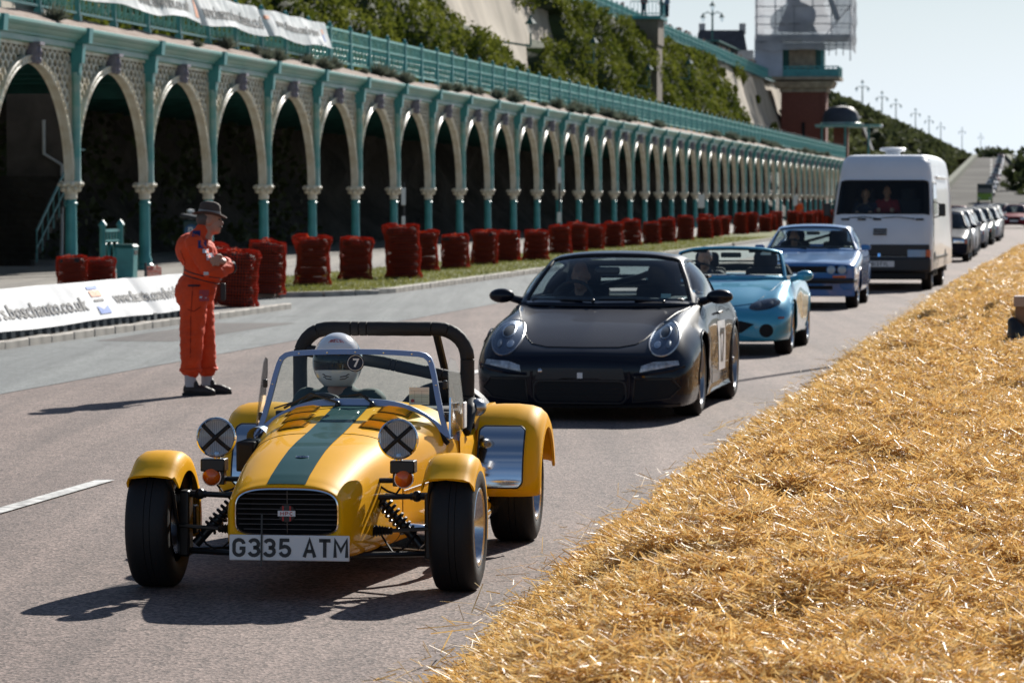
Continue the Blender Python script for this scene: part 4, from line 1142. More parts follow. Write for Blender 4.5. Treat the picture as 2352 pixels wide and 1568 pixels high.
MB().lathe([(.0, .006), (.035, .004), (.035, -.004), (0, -.004)], 14, axis='x', c=(.322, .30, .30)).build('heat_disc', M_alloy, car)
# windscreen
def wsp(x, z): return (x, 1.145 + (z - .62) * .25, z)
out = [(-.472, .605), (-.440, .70), (-.415, .80), (-.393, .90), (-.378, .955)]
cor = [(-.366, .982), (-.345, .999), (-.315, 1.006)]
half = out + cor + [(-.2, 1.013), (-.1, 1.016), (0, 1.017)]
topl = half + [(-x, z) for x, z in half[-2::-1]]
botl = [(x, .775 - .165 * (abs(x) / .472) ** 3.0) for x in np.linspace(.472, -.472, 25)][1:-1]
loop = topl + botl
nL = len(loop); inn, outr = [], []
for i in range(nL):
    a, b, c = Vector(loop[i - 1]), Vector(loop[i]), Vector(loop[(i + 1) % nL])
    t_ = (c - a).normalized(); nn = Vector((t_.y, -t_.x))
    wd = .0125 if i < len(topl) else .016
    outr.append(b - nn * wd); inn.append(b + nn * wd)
fm = MB()
for (A, B, dy0, dy1) in ((outr, inn, -.012, -.012), (inn, outr, .012, .012)):
    fm.grid([[(p.x, wsp(0, p.y)[1] + dy0, p.y) for p in A + A[:1]], [(p.x, wsp(0, p.y)[1] + dy1, p.y) for p in B + B[:1]]])
for A in (outr, inn):
    fm.grid([[(p.x, wsp(0, p.y)[1] - .012, p.y) for p in A + A[:1]], [(p.x, wsp(0, p.y)[1] + .012, p.y) for p in A + A[:1]]], flip=A is inn)
ws = fm.build('windscreen_frame', M_frame, car, smooth=40, fixn=True)
rows = []
for x in np.linspace(-.455, .455, 25):
    zb = .775 - .165 * (abs(x) / .472) ** 3.0
    zt = 1.016 if abs(x) < .3 else None
    if zt is None:
        zt = np.interp(abs(x), [abs(p[0]) for p in half[::-1]], [p[1] for p in half[::-1]])
    rows.append([wsp(x, zb + (zt - zb) * f) for f in np.linspace(0, 1, 7)])
MB().grid(rows).build('windscreen', M_glass, ws, smooth=60)
for x, z in ((-.28, 1.009), (-.14, 1.014), (0, 1.017), (.14, 1.014), (.28, 1.009), (-.405, .86), (.405, .86), (-.37, .975), (.37, .975)):
    MB().ball(wsp(x, z), .006, 8, 5).build('screw', M_chrome, ws).location.y = -.014
MB().tube([(x, 1.13 + (.775 - .165 * (abs(x) / .472) ** 3.0 - .62) * .25, .775 - .165 * (abs(x) / .472) ** 3.0 - .028) for x in np.linspace(-.475, .475, 25)], .013, 6).build('screen_seal', M_black, ws)
# side screens
for sg in (-1, 1):
    pts = [(1.16, .60), (1.19, .80), (1.235, .96), (1.30, .985), (1.40, .97), (1.46, .90), (1.47, .75), (1.42, .64), (1.30, .58)]
    ss = MB().prism([(y, z) for y, z in pts], lambda y, z: (sg * (.485 - .10 * (z - .6) + .25 * (y - 1.16) * .35), y, z), lambda y, z: (sg * (.489 - .10 * (z - .6) + .25 * (y - 1.16) * .35), y, z)).build('side_screen', glass('perspex_%s' % ('a' if sg > 0 else 'b'), (.86, .88, .90), 1.25, .03), car, smooth=0, fixn=True)
    for z in (.70, .86): MB().box((sg * (.472 - .10 * (z - .6)), 1.19 + .2 * (z - .7), z), (.02, .03, .04)).build('hinge', M_satin, ss, bevel=.004)
MB().box((.515, 1.40, .70), (.012, .09, .13)).build('door_mirror', M_white, car, bevel=.012)
MB().prism([(1.14, .60), (1.24, .60), (1.20, .78), (1.17, .80)], lambda y, z: (.484, y, z), lambda y, z: (.474, y, z)).build('screen_stanchion', M_chrome, car, smooth=0, fixn=True)
# wipers
for x0, x1, dz in ((-.07, -.34, .0), (.10, -.02, .005)):
    zb = lambda x: .775 - .165 * (abs(x) / .472) ** 3.0
    wp = MB().ball((x0, 1.135, zb(x0) - .012), (.014, .02, .02), 10, 6).tube([(x0, 1.13, zb(x0)), ((x0 + x1) / 2, 1.15, zb(x0) + .042), (x1, 1.155, zb(x1) + .03)], .006, 6).tube([(x1 - .05, 1.16, zb(x1) + .028), ((x0 + x1) / 2 + .02, 1.16, zb(x0) + .034), (x0 - .02, 1.155, zb(x0) + .022)], .004, 6)
    wp.build('wiper', M_satin, car)
# stickers on the glass
sk = MB().lathe([(.0, -.002), (.044, -.001), (.044, 0)], 28, axis='y').build('round_sticker', mat('sticker_navy', (.012, .014, .03), .5), ws, (.002, wsp(0, .965)[1] - .005, .962), (R(-14), 0, 0), fixn=True)
MB().tube([(.038 * math.cos(q), -.003, .038 * math.sin(q)) for q in np.linspace(0, 6.283, 25)[:-1]], .0015, 4, closed=True).build('sticker_ring', M_white, sk)
strokes('7', -.015, -.02, .03, .04, 0, .010, -.0032).build('sticker_digit', M_white, sk, smooth=0)
pp = MB().box((.322, wsp(0, .80)[1] + .004, .805), (.098, .001, .085)).build('paper_pass', mat('paper', (.75, .75, .74), .8), ws, smooth=0)
pn = MB()
for x in (.300, .335): pn.box((x, wsp(0, .80)[1] + .0026, .80), (.001, .0006, .06))
for z in (.83, .80, .775): pn.box((.322, wsp(0, .80)[1] + .0026, z), (.088, .0006, .001))
pn.build('pass_rules', mat('grey_ink', (.25, .25, .27), .8), pp, smooth=0)
MB().lathe([(0, -.001), (.009, -.001), (.009, 0)], 8, axis='y', c=(.290, wsp(0, .80)[1] + .002, .782)).build('pass_stamp', M_red, pp, fixn=True)
# roll bar, padded
def padded(path, r, gaps):
    m = MB(); L = [0]
    for i in range(1, len(path)): L.append(L[-1] + (Vector(path[i]) - Vector(path[i - 1])).length)
    T = L[-1]
    def at(q):
        q = min(max(q, 0), T)
        for i in range(1, len(path)):
            if L[i] >= q: f = (q - L[i - 1]) / max(1e-9, L[i] - L[i - 1]); return Vector(path[i - 1]).lerp(Vector(path[i]), f)
        return Vector(path[-1])
    cuts = [0] + [g_ * T for g_ in gaps] + [T]
    for a, b in zip(cuts[:-1], cuts[1:]):
        k = max(5, int((b - a) / .03)); qs = np.linspace(a + .001, b - .001, k)
        pts = [at(a + .001), at(a + .003)] + [at(q) for q in qs[1:-1]] + [at(b - .003), at(b - .001)]
        m.tube(pts, [r * .9, r] + [r * (1 + .015 * math.sin(q * 50)) for q in qs[1:-1]] + [r, r * .9], 14)
    return m
def hoop(w, zt, rc, y, z0):
    P = [(-w, y, z0), (-w, y, zt - rc)]
    for q in np.linspace(0, math.pi / 2, 8)[1:]: P.append((-w + rc * (1 - math.cos(q)), y, zt - rc + rc * math.sin(q)))
    return P + [(-x, a, b) for x, a, b in P[::-1]]
YB = 2.06
padded(hoop(.435, 1.098, .15, YB, .42), .037, (.27, .335, .42, .44, .46, .62, .66, .75, .84)).build('roll_bar', M_foam, car, smooth=50)
padded([(-.40, YB + .0, .985), (0.0, YB - .01, .925), (.43, YB, .835)], .033, (.3, .53, .56, .85)).build('roll_bar_diagonal', M_foam, car, smooth=50)
for sg in (-1, 1): MB().tube([(sg * .27, YB, 1.09), (sg * .31, YB + .45, .62)], .021, 8).build('roll_bar_stay', M_satin, car)
# spare wheel behind, seats, steering wheel
wheel(car, .20, 2.86, .285, .19, .17, 1, M_dalloy, 6, name='spare_wheel', steer=R(90), z=.505)
for x in (-.21, .22):
    MB().box((x, 1.98, .45), (.38, .14, .50), Matrix.Rotation(R(-10), 3, 'X')).build('seat', M_seat, car, bevel=.06)
sw = MB().tube([(.145 * math.cos(q), 0, .145 * math.sin(q)) for q in np.linspace(0, 6.283, 29)[:-1]], .013, 7, closed=True).tube([(-.14, 0, 0), (.14, 0, 0)], .011, 6).ball((0, 0, 0), (.04, .02, .04), 10, 6)
sw.build('steering_wheel', M_satin, car, (-.205, 1.42, .655), (R(-20), 0, 0))
MB().tube([(.06, 1.60, .68), (.40, 1.60, .69)], .006, 6).build('harness_bar', M_chrome, car)
MB().tube([(.485, 1.62, .60), (.50, 1.72, .70), (.50, 1.80, .735), (.49, 1.88, .70)], .03, 10).build('arm_rest', M_black, car)
MB().ball((.52, 1.80, .715), (.05, .06, .045), 10, 8).build('bag', M_dalloy, car)
# ================================================================== lofted cars
def paint(name, col, rough=.32, coat=1.0, metal=0.0):
    return mat(name, col, rough, metal=metal, coat=coat, spec=.2, var=.04, vscale=2)
def dense(net, nr, nc):
    """control net rows x cols (x,y,z) -> Catmull-Rom both ways"""
    net = np.array(net, float)
    a = np.stack([crom(net[i], nc) for i in range(net.shape[0])])
    return np.stack([crom(a[:, j], nr) for j in range(a.shape[1])], axis=1)
def mirror_rows(G):
    """half rows ordered edge -> centre; returns full rows from +x edge to -x edge"""
    L = G[:, ::-1][:, 1:].copy(); L[:, :, 0] *= -1
    return np.concatenate([G, L], axis=1)
def grid_faces(nr, nc, keep=None):
    f = []
    for i in range(nr - 1):
        for j in range(nc - 1):
            if keep is None or keep(i, j): f.append((i * nc + j, i * nc + j + 1, (i + 1) * nc + j + 1, (i + 1) * nc + j))
    return f
def compact(V, F):
    used = sorted({i for f in F for i in f}); mp = {o: n for n, o in enumerate(used)}
    return [tuple(V[i]) for i in used], [tuple(mp[i] for i in f) for f in F]
def gpart(G, keep, name, m, parent, smooth=45, solid=0):
    V = G.reshape(-1, 3); F = grid_faces(G.shape[0], G.shape[1], keep)
    v, f = compact(V, F)
    b = MB(); b.add(v, f)
    o = b.build(name, m, parent, smooth=smooth)
    if solid: s = o.modifiers.new('s', 'SOLIDIFY'); s.thickness = solid; s.offset = -1
    return o
def edge_tube(G, idx, r, name, m, parent, closed=True, off=.0):
    return MB().tube([tuple(G[i, j]) for i, j in idx], r, 5, closed=closed).build(name, m, parent)
def rect_loop(i0, i1, j0, j1):
    return [(i0, j) for j in range(j0, j1 + 1)] + [(i, j1) for i in range(i0 + 1, i1 + 1)] + [(i1, j) for j in range(j1 - 1, j0 - 1, -1)] + [(i, j0) for i in range(i1 - 1, i0, -1)]
class Body:
    def __init__(self, root, stations, m, arches=(), nr=5, nc=3, name='body', cap_front=True):
        """stations: (y, half profile [(x,z)..] bottom centre -> top centre)"""
        net = [[(x, y, z) for x, z in p] for y, p in stations]
        G = mirror_rows(dense(net, nr, nc)); self.G = G
        V = G.reshape(-1, 3).copy(); nR, nC = G.shape[:2]
        inside = np.zeros(len(V), bool)
        for yc, zc, rad in arches:
            d = np.hypot(V[:, 1] - yc, V[:, 2] - zc); ins = (d < rad) & (np.abs(V[:, 0]) > .5)
            inside |= ins
        F = []
        for f in grid_faces(nR, nC):
            if not all(inside[i] for i in f): F.append(f)
        for i in np.where(inside)[0]:
            for yc, zc, rad in arches:
                d = math.hypot(V[i, 1] - yc, V[i, 2] - zc)
                if d < rad:
                    k = rad / max(d, .05); V[i, 1] = yc + (V[i, 1] - yc) * k; V[i, 2] = max(.15, zc + (V[i, 2] - zc) * k)
        v, f = compact(V, F)
        b = MB(); b.add(v, f)
        n0 = len(b.v)
        if cap_front:
            r0 = [tuple(p) for p in G[0]]; c = np.mean(G[0], axis=0); c[0] = 0
            prev = r0
            for s, dy in ((.85, -.012), (.5, -.02), (.02, -.022)):
                cur = [(c[0] + (p[0] - c[0]) * s, p[1] + dy, c[2] + (p[2] - c[2]) * s) for p in r0]
                b.grid([prev, cur], flip=True); prev = cur
            r1 = [tuple(p) for p in G[-1]]; c = np.mean(G[-1], axis=0)
            b.grid([r1, [(0, c[1] + .03, c[2])] * len(r1)])
        bm = b.mesh(name, 180, [m])
        t = bmesh.new(); t.from_mesh(bm); bmesh.ops.remove_doubles(t, verts=t.verts, dist=1e-5); bmesh.ops.recalc_face_normals(t, faces=t.faces)
        self.bvh = BVHTree.FromBMesh(t); t.to_mesh(bm); t.free()
        bm.polygons.foreach_set('use_smooth', [True] * len(bm.polygons)); bm.set_sharp_from_angle(angle=R(48))
        self.o = link(name, bm, root); self.root = root
        for yc, zc, rad in arches:
            for sg in (-1, 1):
                rows = [[(sg * x, yc - (rad - .006) * math.cos(q), zc + (rad - .006) * math.sin(q)) for q in np.linspace(-.35, math.pi + .35, 19)] for x in (.50, .80)]
                rows.append([(sg * .5, yc, zc)] * 19) if False else None
                MB().grid(rows).build('wheel_arch', M_black, root, smooth=60)
                xs = []
                lip = []
                for q in np.linspace(-.15, math.pi + .15, 25):
                    y_, z_ = yc - (rad + .004) * math.cos(q), zc + (rad + .004) * math.sin(q)
                    h = self.bvh.ray_cast(Vector((sg * 2, y_, z_)), Vector((-sg, 0, 0)))
                    if h[0] is not None and abs(h[0].x) > .5: lip.append(h[0])
                if len(lip) > 4: MB().tube(lip, .009, 5).build('arch_lip', m, self.o)
    def hit(self, p, d):
        h = self.bvh.ray_cast(Vector(p), Vector(d))
        return (h[0], h[1]) if h[0] is not None else (None, None)
    def patch(self, outline, name, m, eps=.003, axis='y', parent=None, rings=4, dome=0.0, inset=0.0):
        """outline in the front view (x,z), laid on the body surface; dome bulges it outwards, inset sinks it"""
        c = np.mean(np.array(outline), axis=0); rows = []
        for s in np.linspace(1, 0, rings + 1):
            row = []
            for p in outline:
                q = c + (np.array(p) - c) * s
                if axis == 'y': o, d = (q[0], -4, q[1]), (0, 1, 0)
                elif axis == 'z': o, d = (q[0], q[1], 4), (0, 0, -1)
                else: o, d = (4, q[0], q[1]), (-1, 0, 0)
                h, n = self.hit(o, d)
                if h is None:
                    h, n = (Vector((q[0], -.5, q[1])) if axis == 'y' else Vector((q[0], q[1], .7)) if axis == 'z' else Vector((.85, q[0], q[1]))), Vector((0, -1, 0))
                if n.dot(Vector(d)) > 0: n = -n
                row.append(tuple(h + n * (eps + dome * (1 - s * s) - inset * (1 - s ** 6))))
            rows.append(row)
        b = MB().grid(rows, closed=True)
        return b.build(name, m, parent or self.root, smooth=60, fixn=False)
    def line(self, pts, r, name, m, axis='y', closed=False, parent=None, eps=.0):
        out = []
        for p in pts:
            if axis == 'y': o, d = (p[0], -4, p[1]), (0, 1, 0)
            elif axis == 'z': o, d = (p[0], p[1], 4), (0, 0, -1)
            else: o, d = (4 * axis, p[0], p[1]), (-axis, 0, 0)
            h, n = self.hit(o, d)
            if h is not None: out.append(h + n * eps)
        return MB().tube(out, r, 5, closed=closed).build(name, m, parent or self.o)
def ellipse(cx, cz, rx, rz, n=24, tilt=0):
    c, s = math.cos(tilt), math.sin(tilt)
    return [(cx + rx * math.cos(q) * c - rz * math.sin(q) * s, cz + rx * math.cos(q) * s + rz * math.sin(q) * c) for q in np.linspace(0, 2 * math.pi, n + 1)[:-1]]
def rrect(x0, x1, z0, z1, r, n=4):
    P = []
    for cx, cz, a in ((x1 - r, z1 - r, 0), (x0 + r, z1 - r, 90), (x0 + r, z0 + r, 180), (x1 - r, z0 + r, 270)):
        P += [(cx + r * math.cos(R(a + 90 * k / n)), cz + r * math.sin(R(a + 90 * k / n))) for k in range(n + 1)]
    return P
def poly_dense(P, n=4):
    out = []
    for i in range(len(P)):
        a, b = P[i], P[(i + 1) % len(P)]
        out += [(a[0] + (b[0] - a[0]) * k / n, a[1] + (b[1] - a[1]) * k / n) for k in range(n)]
    return out
def prof(*xz): return [(0, xz[0][1])] + list(xz) if xz[0][0] else list(xz)
def seat(parent, x, y, z, w=.46, m=None, h=.5):
    b = MB().box((x, y, z + h * .35), (w, .14, h * .9), Matrix.Rotation(R(-12), 3, 'X')).box((x, y + .09, z + h * .92), (w * .62, .11, .26), Matrix.Rotation(R(-10), 3, 'X'))
    return b.build('seat', m or M_seat, parent, bevel=.05)
def steering(parent, x, y, z):
    return MB().tube([(.18 * math.cos(q), 0, .18 * math.sin(q)) for q in np.linspace(0, 6.283, 25)[:-1]], .015, 6, closed=True).tube([(-.17, 0, 0), (.17, 0, 0)], .012, 6).build('steering_wheel', M_satin, parent, (x, y, z), (R(-25), 0, 0))
def wiper(parent, a, b, lift=.02):
    a, b = Vector(a), Vector(b)
    return MB().tube([a, a.lerp(b, .5) + Vector((0, -.01, lift)), b], .009, 5).ball(a, .018, 8, 5).build('wiper', M_satin, parent)
def mirror(parent, x, y, z, m, sg, sx=.11, sz=.06, sy=.07, arm=.09):
    o = MB().ball((0, 0, 0), (sx, sy, sz), 16, 10).build('door_mirror', m, parent, (x, y, z), (0, 0, sg * .12), smooth=60)
    MB().tube([(-sg * sx * .7, .01, -.02), (-sg * (sx + arm), .03, -.045)], [.03, .035], 8).build('mirror_arm', m, o)
    MB().ball((0, sy * .35, 0), (sx * .85, sy * .7, sz * .8), 14, 8).build('mirror_glass', M_chrome, o)
    return o
CAR_HEAD = math.degrees(PHI)
def car_root(name, label, s, t, deg=None, group=None):
    return thing(name, label, 'car', W(s, t), -R(CAR_HEAD if deg is None else deg), group)

# ------------------------------------------------------------------ dark grey coupe
M_slate = mat('slate_paint', (.008, .010, .019), .4, spec=.03, coat=.55)
M_hood = mat('slate_paint_sheen', (.014, .017, .030), .5, spec=.02, coat=.26)  # slate paint made lighter: the bonnet's reflection is put into the colour
por = car_root('coupe_car', 'dark slate rear-engined coupe with round headlamps right behind the yellow car', 27.25, -3.80)
por.scale = (.972, 1, 1)
ST = [(-.970, prof((.45, .14), (.60, .17), (.64, .28), (.60, .40), (.52, .455), (.38, .475), (.2, .485), (0, .49))),
      (-.90, prof((.60, .115), (.77, .155), (.81, .30), (.79, .43), (.68, .515), (.48, .535), (.25, .545), (0, .55))),
      (-.75, prof((.70, .105), (.85, .155), (.88, .32), (.87, .48), (.75, .605), (.53, .605), (.3, .605), (0, .61))),
      (-.55, prof((.74, .10), (.875, .16), (.90, .34), (.89, .55), (.735, .720), (.53, .670), (.3, .665), (0, .67))),
      (-.30, prof((.76, .10), (.89, .17), (.91, .36), (.905, .61), (.72, .785), (.54, .730), (.3, .725), (0, .73))),
      (0, prof((.78, .10), (.895, .18), (.915, .38), (.91, .65), (.715, .825), (.55, .78), (.3, .78), (0, .785))),
      (.35, prof((.80, .12), (.90, .20), (.905, .42), (.90, .69), (.74, .85), (.61, .835), (.35, .845), (0, .85))),
      (.70, prof((.82, .13), (.885, .22), (.895, .45), (.88, .71), (.805, .865), (.68, .88), (.4, .893), (0, .897))),
      (1.40, prof((.82, .13), (.885, .22), (.892, .46), (.878, .72), (.82, .885), (.68, .90), (.4, .905), (0, .905))),
      (1.90, prof((.84, .14), (.90, .22), (.918, .46), (.908, .75), (.835, .90), (.70, .915), (.4, .92), (0, .92))),
      (2.36, prof((.85, .16), (.925, .24), (.94, .45), (.932, .75), (.83, .905), (.68, .93), (.4, .94), (0, .945))),
      (2.90, prof((.80, .20), (.88, .28), (.90, .45), (.88, .72), (.76, .87), (.6, .90), (.35, .915), (0, .92))),
      (3.30, prof((.70, .30), (.78, .35), (.80, .48), (.78, .65), (.66, .77), (.5, .80), (.3, .81), (0, .81))),
      (3.42, prof((.60, .36), (.66, .40), (.68, .50), (.66, .6), (.55, .68), (.4, .70), (.25, .71), (0, .71)))]
B = Body(por, ST, M_slate, [(0, .325, .365), (2.36, .335, .375)], nr=6, nc=4)
net = [[(.75, .64, .860), (.748, .63, .862), (.742, .615, .864), (.56, .50, .868), (.3, .435, .865), (0, .415, .862)],
       [(.805, .87, .885), (.77, .89, .955), (.668, .905, 1.045), (.50, .82, 1.085), (.28, .785, 1.10), (0, .775, 1.105)],
       [(.815, 1.20, .895), (.755, 1.20, 1.06), (.578, 1.205, 1.215), (.43, 1.16, 1.255), (.25, 1.14, 1.272), (0, 1.13, 1.278)],
       [(.815, 1.55, .90), (.75, 1.55, 1.08), (.582, 1.55, 1.243), (.42, 1.5, 1.285), (.22, 1.5, 1.303), (0, 1.5, 1.308)],
       [(.795, 1.95, .91), (.72, 1.95, 1.06), (.562, 1.95, 1.205), (.41, 1.95, 1.25), (.22, 1.95, 1.27), (0, 1.95, 1.275)],
       [(.75, 2.4, .925), (.66, 2.4, 1.0), (.53, 2.4, 1.09), (.40, 2.4, 1.13), (.2, 2.4, 1.15), (0, 2.4, 1.155)],
       [(.62, 2.85, .91), (.57, 2.85, .925), (.47, 2.85, .945), (.36, 2.85, .955), (.2, 2.85, .96), (0, 2.85, .962)]]
def greenhouse(root, net, m, ws_rows, side_rows, rear_rows, glass_front, glass_side, nr=6, nc=6, pillar=1, roof=True, side_cols=(1, -2)):
    G = mirror_rows(dense(net, nr, nc)); nC = G.shape[1]; c2 = 2 * nc
    f0, f1 = ws_rows; s0, s1 = side_rows; r0, r1 = rear_rows
    def is_ws(i, j): return f0 <= i < f1 and c2 + pillar <= j < nC - 1 - c2 - pillar
    def is_sd(i, j): return s0 <= i < s1 and (1 <= j < c2 - 1 or nC - 1 - c2 + 1 <= j < nC - 2)
    def is_rr(i, j): return r0 <= i < r1 and c2 + 1 <= j < nC - 2 - c2
    if roof:
        o = gpart(G, lambda i, j: not (is_ws(i, j) or is_sd(i, j) or is_rr(i, j)), 'roof', m, root, solid=.012)
        gpart(G, lambda i, j: is_sd(i, j) and j < nC / 2, 'side_window', glass_side, root)
        gpart(G, lambda i, j: is_sd(i, j) and j >= nC / 2, 'side_window', glass_side, root)
        if r1 > r0: gpart(G, is_rr, 'rear_window', glass_side, root)
    else:
        o = gpart(G, lambda i, j: i < f1 + 1 and not is_ws(i, j) and (j >= c2 - 1 and j < nC - c2), 'screen_frame', m, root, solid=.02)
    w_ = gpart(G, is_ws, 'windscreen', glass_front, root)
    edge_tube(G, rect_loop(f0, f1, c2 + pillar, nC - 1 - c2 - pillar), .012, 'screen_seal', M_black, w_)
    return G
M_ptint = glass('coupe_glass', (.66, .76, .80), 1.5)
GP = greenhouse(por, net, M_slate, (1, 12), (4, 25), (26, 34), M_ptint, M_tint)
# bonnet as its own panel with the gap round it
hp = [(-.735, .47), (-.70, .2), (-.64, -.1), (-.565, -.4), (-.49, -.64), (-.43, -.75), (-.30, -.81), (0, -.83), (.30, -.81), (.43, -.75), (.49, -.64), (.56, -.4), (.64, -.1), (.70, .2), (.735, .47), (.55, .38), (.3, .33), (0, .32), (-.3, .33), (-.55, .38)]
hood = B.patch(poly_dense(hp, 3), 'bonnet', M_hood, .004, 'z', rings=10)
B.line(poly_dense(hp, 3), .006, 'bonnet_gap', M_black, 'z', closed=True, parent=hood)
for sg in (-1, 1):
    hl = B.patch(ellipse(sg * .655, .648, .118, .126, 28, sg * -.15), 'headlamp', mat('lamp_bowl_%d' % (sg + 2), (.10, .125, .18), .25, metal=.5), .002, rings=4)
    B.line(ellipse(sg * .655, .648, .122, .130, 32, sg * -.15), .007, 'lamp_bezel', M_dalloy, closed=True, parent=hl, eps=.003)
    B.patch(ellipse(sg * .655, .648, .116, .124, 28, sg * -.15), 'lamp_lens', M_lens, .006, parent=hl, dome=.022)
    B.patch(ellipse(sg * .655, .695, .042, .045, 18), 'projector', M_dark, .006, parent=hl, dome=.006)
    B.line(ellipse(sg * .655, .695, .045, .048, 18), .006, 'projector_ring', M_alloy, closed=True, parent=hl, eps=.008)
    B.patch(ellipse(sg * .61, .60, .03, .028, 14), 'reflector', M_alloy, .008, parent=hl, dome=.005)
    B.patch(ellipse(sg * .70, .605, .018, .03, 14), 'reflector', M_dalloy, .008, parent=hl, dome=.005)
    ind = B.patch([(sg * x, z) for x, z in poly_dense([(.49, .395), (.80, .45), (.79, .485), (.60, .475), (.50, .445)], 4)], 'running_lamp', mat('lamp_silver_%d' % (sg + 2), (.62, .63, .66), .3, metal=.3, var=.5, vscale=25), .004)
    B.patch([(sg * x, z) for x, z in poly_dense([(.49, .395), (.80, .45), (.79, .485), (.60, .475), (.50, .445)], 4)], 'lamp_lens', M_lens, .008, parent=ind, dome=.008)
    B.patch([(sg * x, z) for x, z in poly_dense([(.44, .17), (.72, .20), (.80, .27), (.74, .335), (.46, .335)], 4)], 'side_intake', M_dark, .004, inset=.0)  # flat patch: the shade inside the intake is put into its colour
    B.line([(sg * x, z) for x, z in ((.40, .40), (.41, .30), (.40, .2), (.36, .155))], .014, 'intake_strake', M_slate, parent=B.o)
    B.line([(sg * x, z) for x, z in ((.44, .375), (.6, .385), (.75, .41), (.84, .44))], .014, 'bumper_fold', M_slate, parent=B.o)
    mirror(por, sg * .955, .80, .945, M_slate, sg, .115, .062, .075, .06)
    wheel(por, sg * .775, 0, .325, .235, .242, sg, M_dalloy, 5, dish=.03, hubr=.06)
    wheel(por, sg * .785, 2.36, .335, .30, .242, sg, M_dalloy, 5, dish=.03, hubr=.06)
B.line(poly_dense(rrect(-.38, .38, .150, .325, .055), 1), .009, 'intake_frame', M_trim, closed=True, eps=.004)
for sg in (-1, 1): B.line([(sg * x, z) for x, z in poly_dense([(.43, .16), (.73, .19), (.81, .27), (.75, .345), (.45, .345)], 4)], .008, 'intake_frame', M_trim, closed=True, eps=.004)
intk = B.patch(poly_dense(rrect(-.36, .36, .165, .315, .05), 1), 'centre_intake', M_dark, .004)
for z in (.20, .235, .27): B.line([(x, z) for x in np.linspace(-.34, .34, 9)], .005, 'intake_slat', M_trim, parent=intk)
B.patch(poly_dense([(-.37, .335), (.37, .335), (.35, .425), (-.35, .425)], 4), 'plate_panel', M_trim, .004)
B.patch(rrect(-.022, .022, .345, .39, .004, 2), 'small_sticker', M_white, .008)
B.patch(ellipse(-.33, .40, .018, .022, 10), 'tow_cap', M_alloy, .005, dome=.01)
B.line([(x, .12 + .02 * abs(x)) for x in np.linspace(-.8, .8, 25)], .018, 'front_lip', M_satin, parent=B.o)
# interior
MB().box((0, 1.55, .90), (1.44, 1.6, .06)).build('cabin_dark_sheet', M_dark, por, smooth=0)  # dark sheet at sill height stands in for the dim cabin below
MB().box((0, .78, .90), (1.34, .34, .07)).build('dashboard', M_trim, por, bevel=.03)
for x in (-.36, .36): seat(por, x, 1.62, .70, .48, h=.40)
MB().tube([(-.50, 1.95, .93), (.1, 1.98, 1.08), (.50, 1.95, 1.22)], .028, 8).build('roll_cage', M_trim, por)
MB().tube([(.56, 1.95, .92), (.52, 1.95, 1.2), (-.52, 1.95, 1.2), (-.56, 1.95, .92)], .028, 8).build('roll_cage', M_trim, por)
MB().box((-.05, .98, 1.155), (.22, .04, .065)).build('rear_view_mirror', M_satin, por, bevel=.02)
steering(por, -.36, 1.02, .90)
for a, b in (((-.1, .44, .915), (-.62, .60, .905)), ((.50, .52, .905), (-.05, .45, .925))): wiper(por, a, b, .012)
MB().box((.50, .68, .945), (.085, .004, .06), Matrix.Rotation(R(-35), 3, 'X')).build('tax_disc', mat('paper_green', (.42, .58, .52), .7), por, smooth=0)
# number panel on the door
npn = B.patch(poly_dense([(1.30, .30), (1.72, .30), (1.72, .72), (1.30, .72)], 4), 'number_panel', M_white, .004, 'x')
b = MB()
for gx, ch in ((1.36, '1'), (1.47, '7')):
    for s in GLYPH[ch]: ribbon(b, [(gx + u * .18, .37 + v * .28) for u, v in s], .05)
b.v = [(.905 if True else 0, p[0], p[2]) for p in b.v]
b.v = [((B.hit((4, p[1], p[2]), (-1, 0, 0))[0] or Vector((.89, 0, 0))).x + .007, p[1], p[2]) for p in b.v]
b.build('door_number', M_plateink, npn, smooth=0)
MB().tube([(.885, 1.35, .79), (.905, 1.45, .80), (.885, 1.55, .79)], .012, 6).build('door_handle', M_slate, por)
for sg in (-1, 1): B.line([(y, z) for y, z in ((.75, .84), (.72, .6), (.76, .3), (.82, .22))], .004, 'door_gap', M_black, sg)
rwg = MB().box((0, 3.2, 1.06), (1.22, .26, .03)).box((-.50, 3.15, .94), (.03, .2, .24)).box((.50, 3.15, .94), (.03, .2, .24))
rwg.build('rear_wing', M_slate, por, bevel=.012)

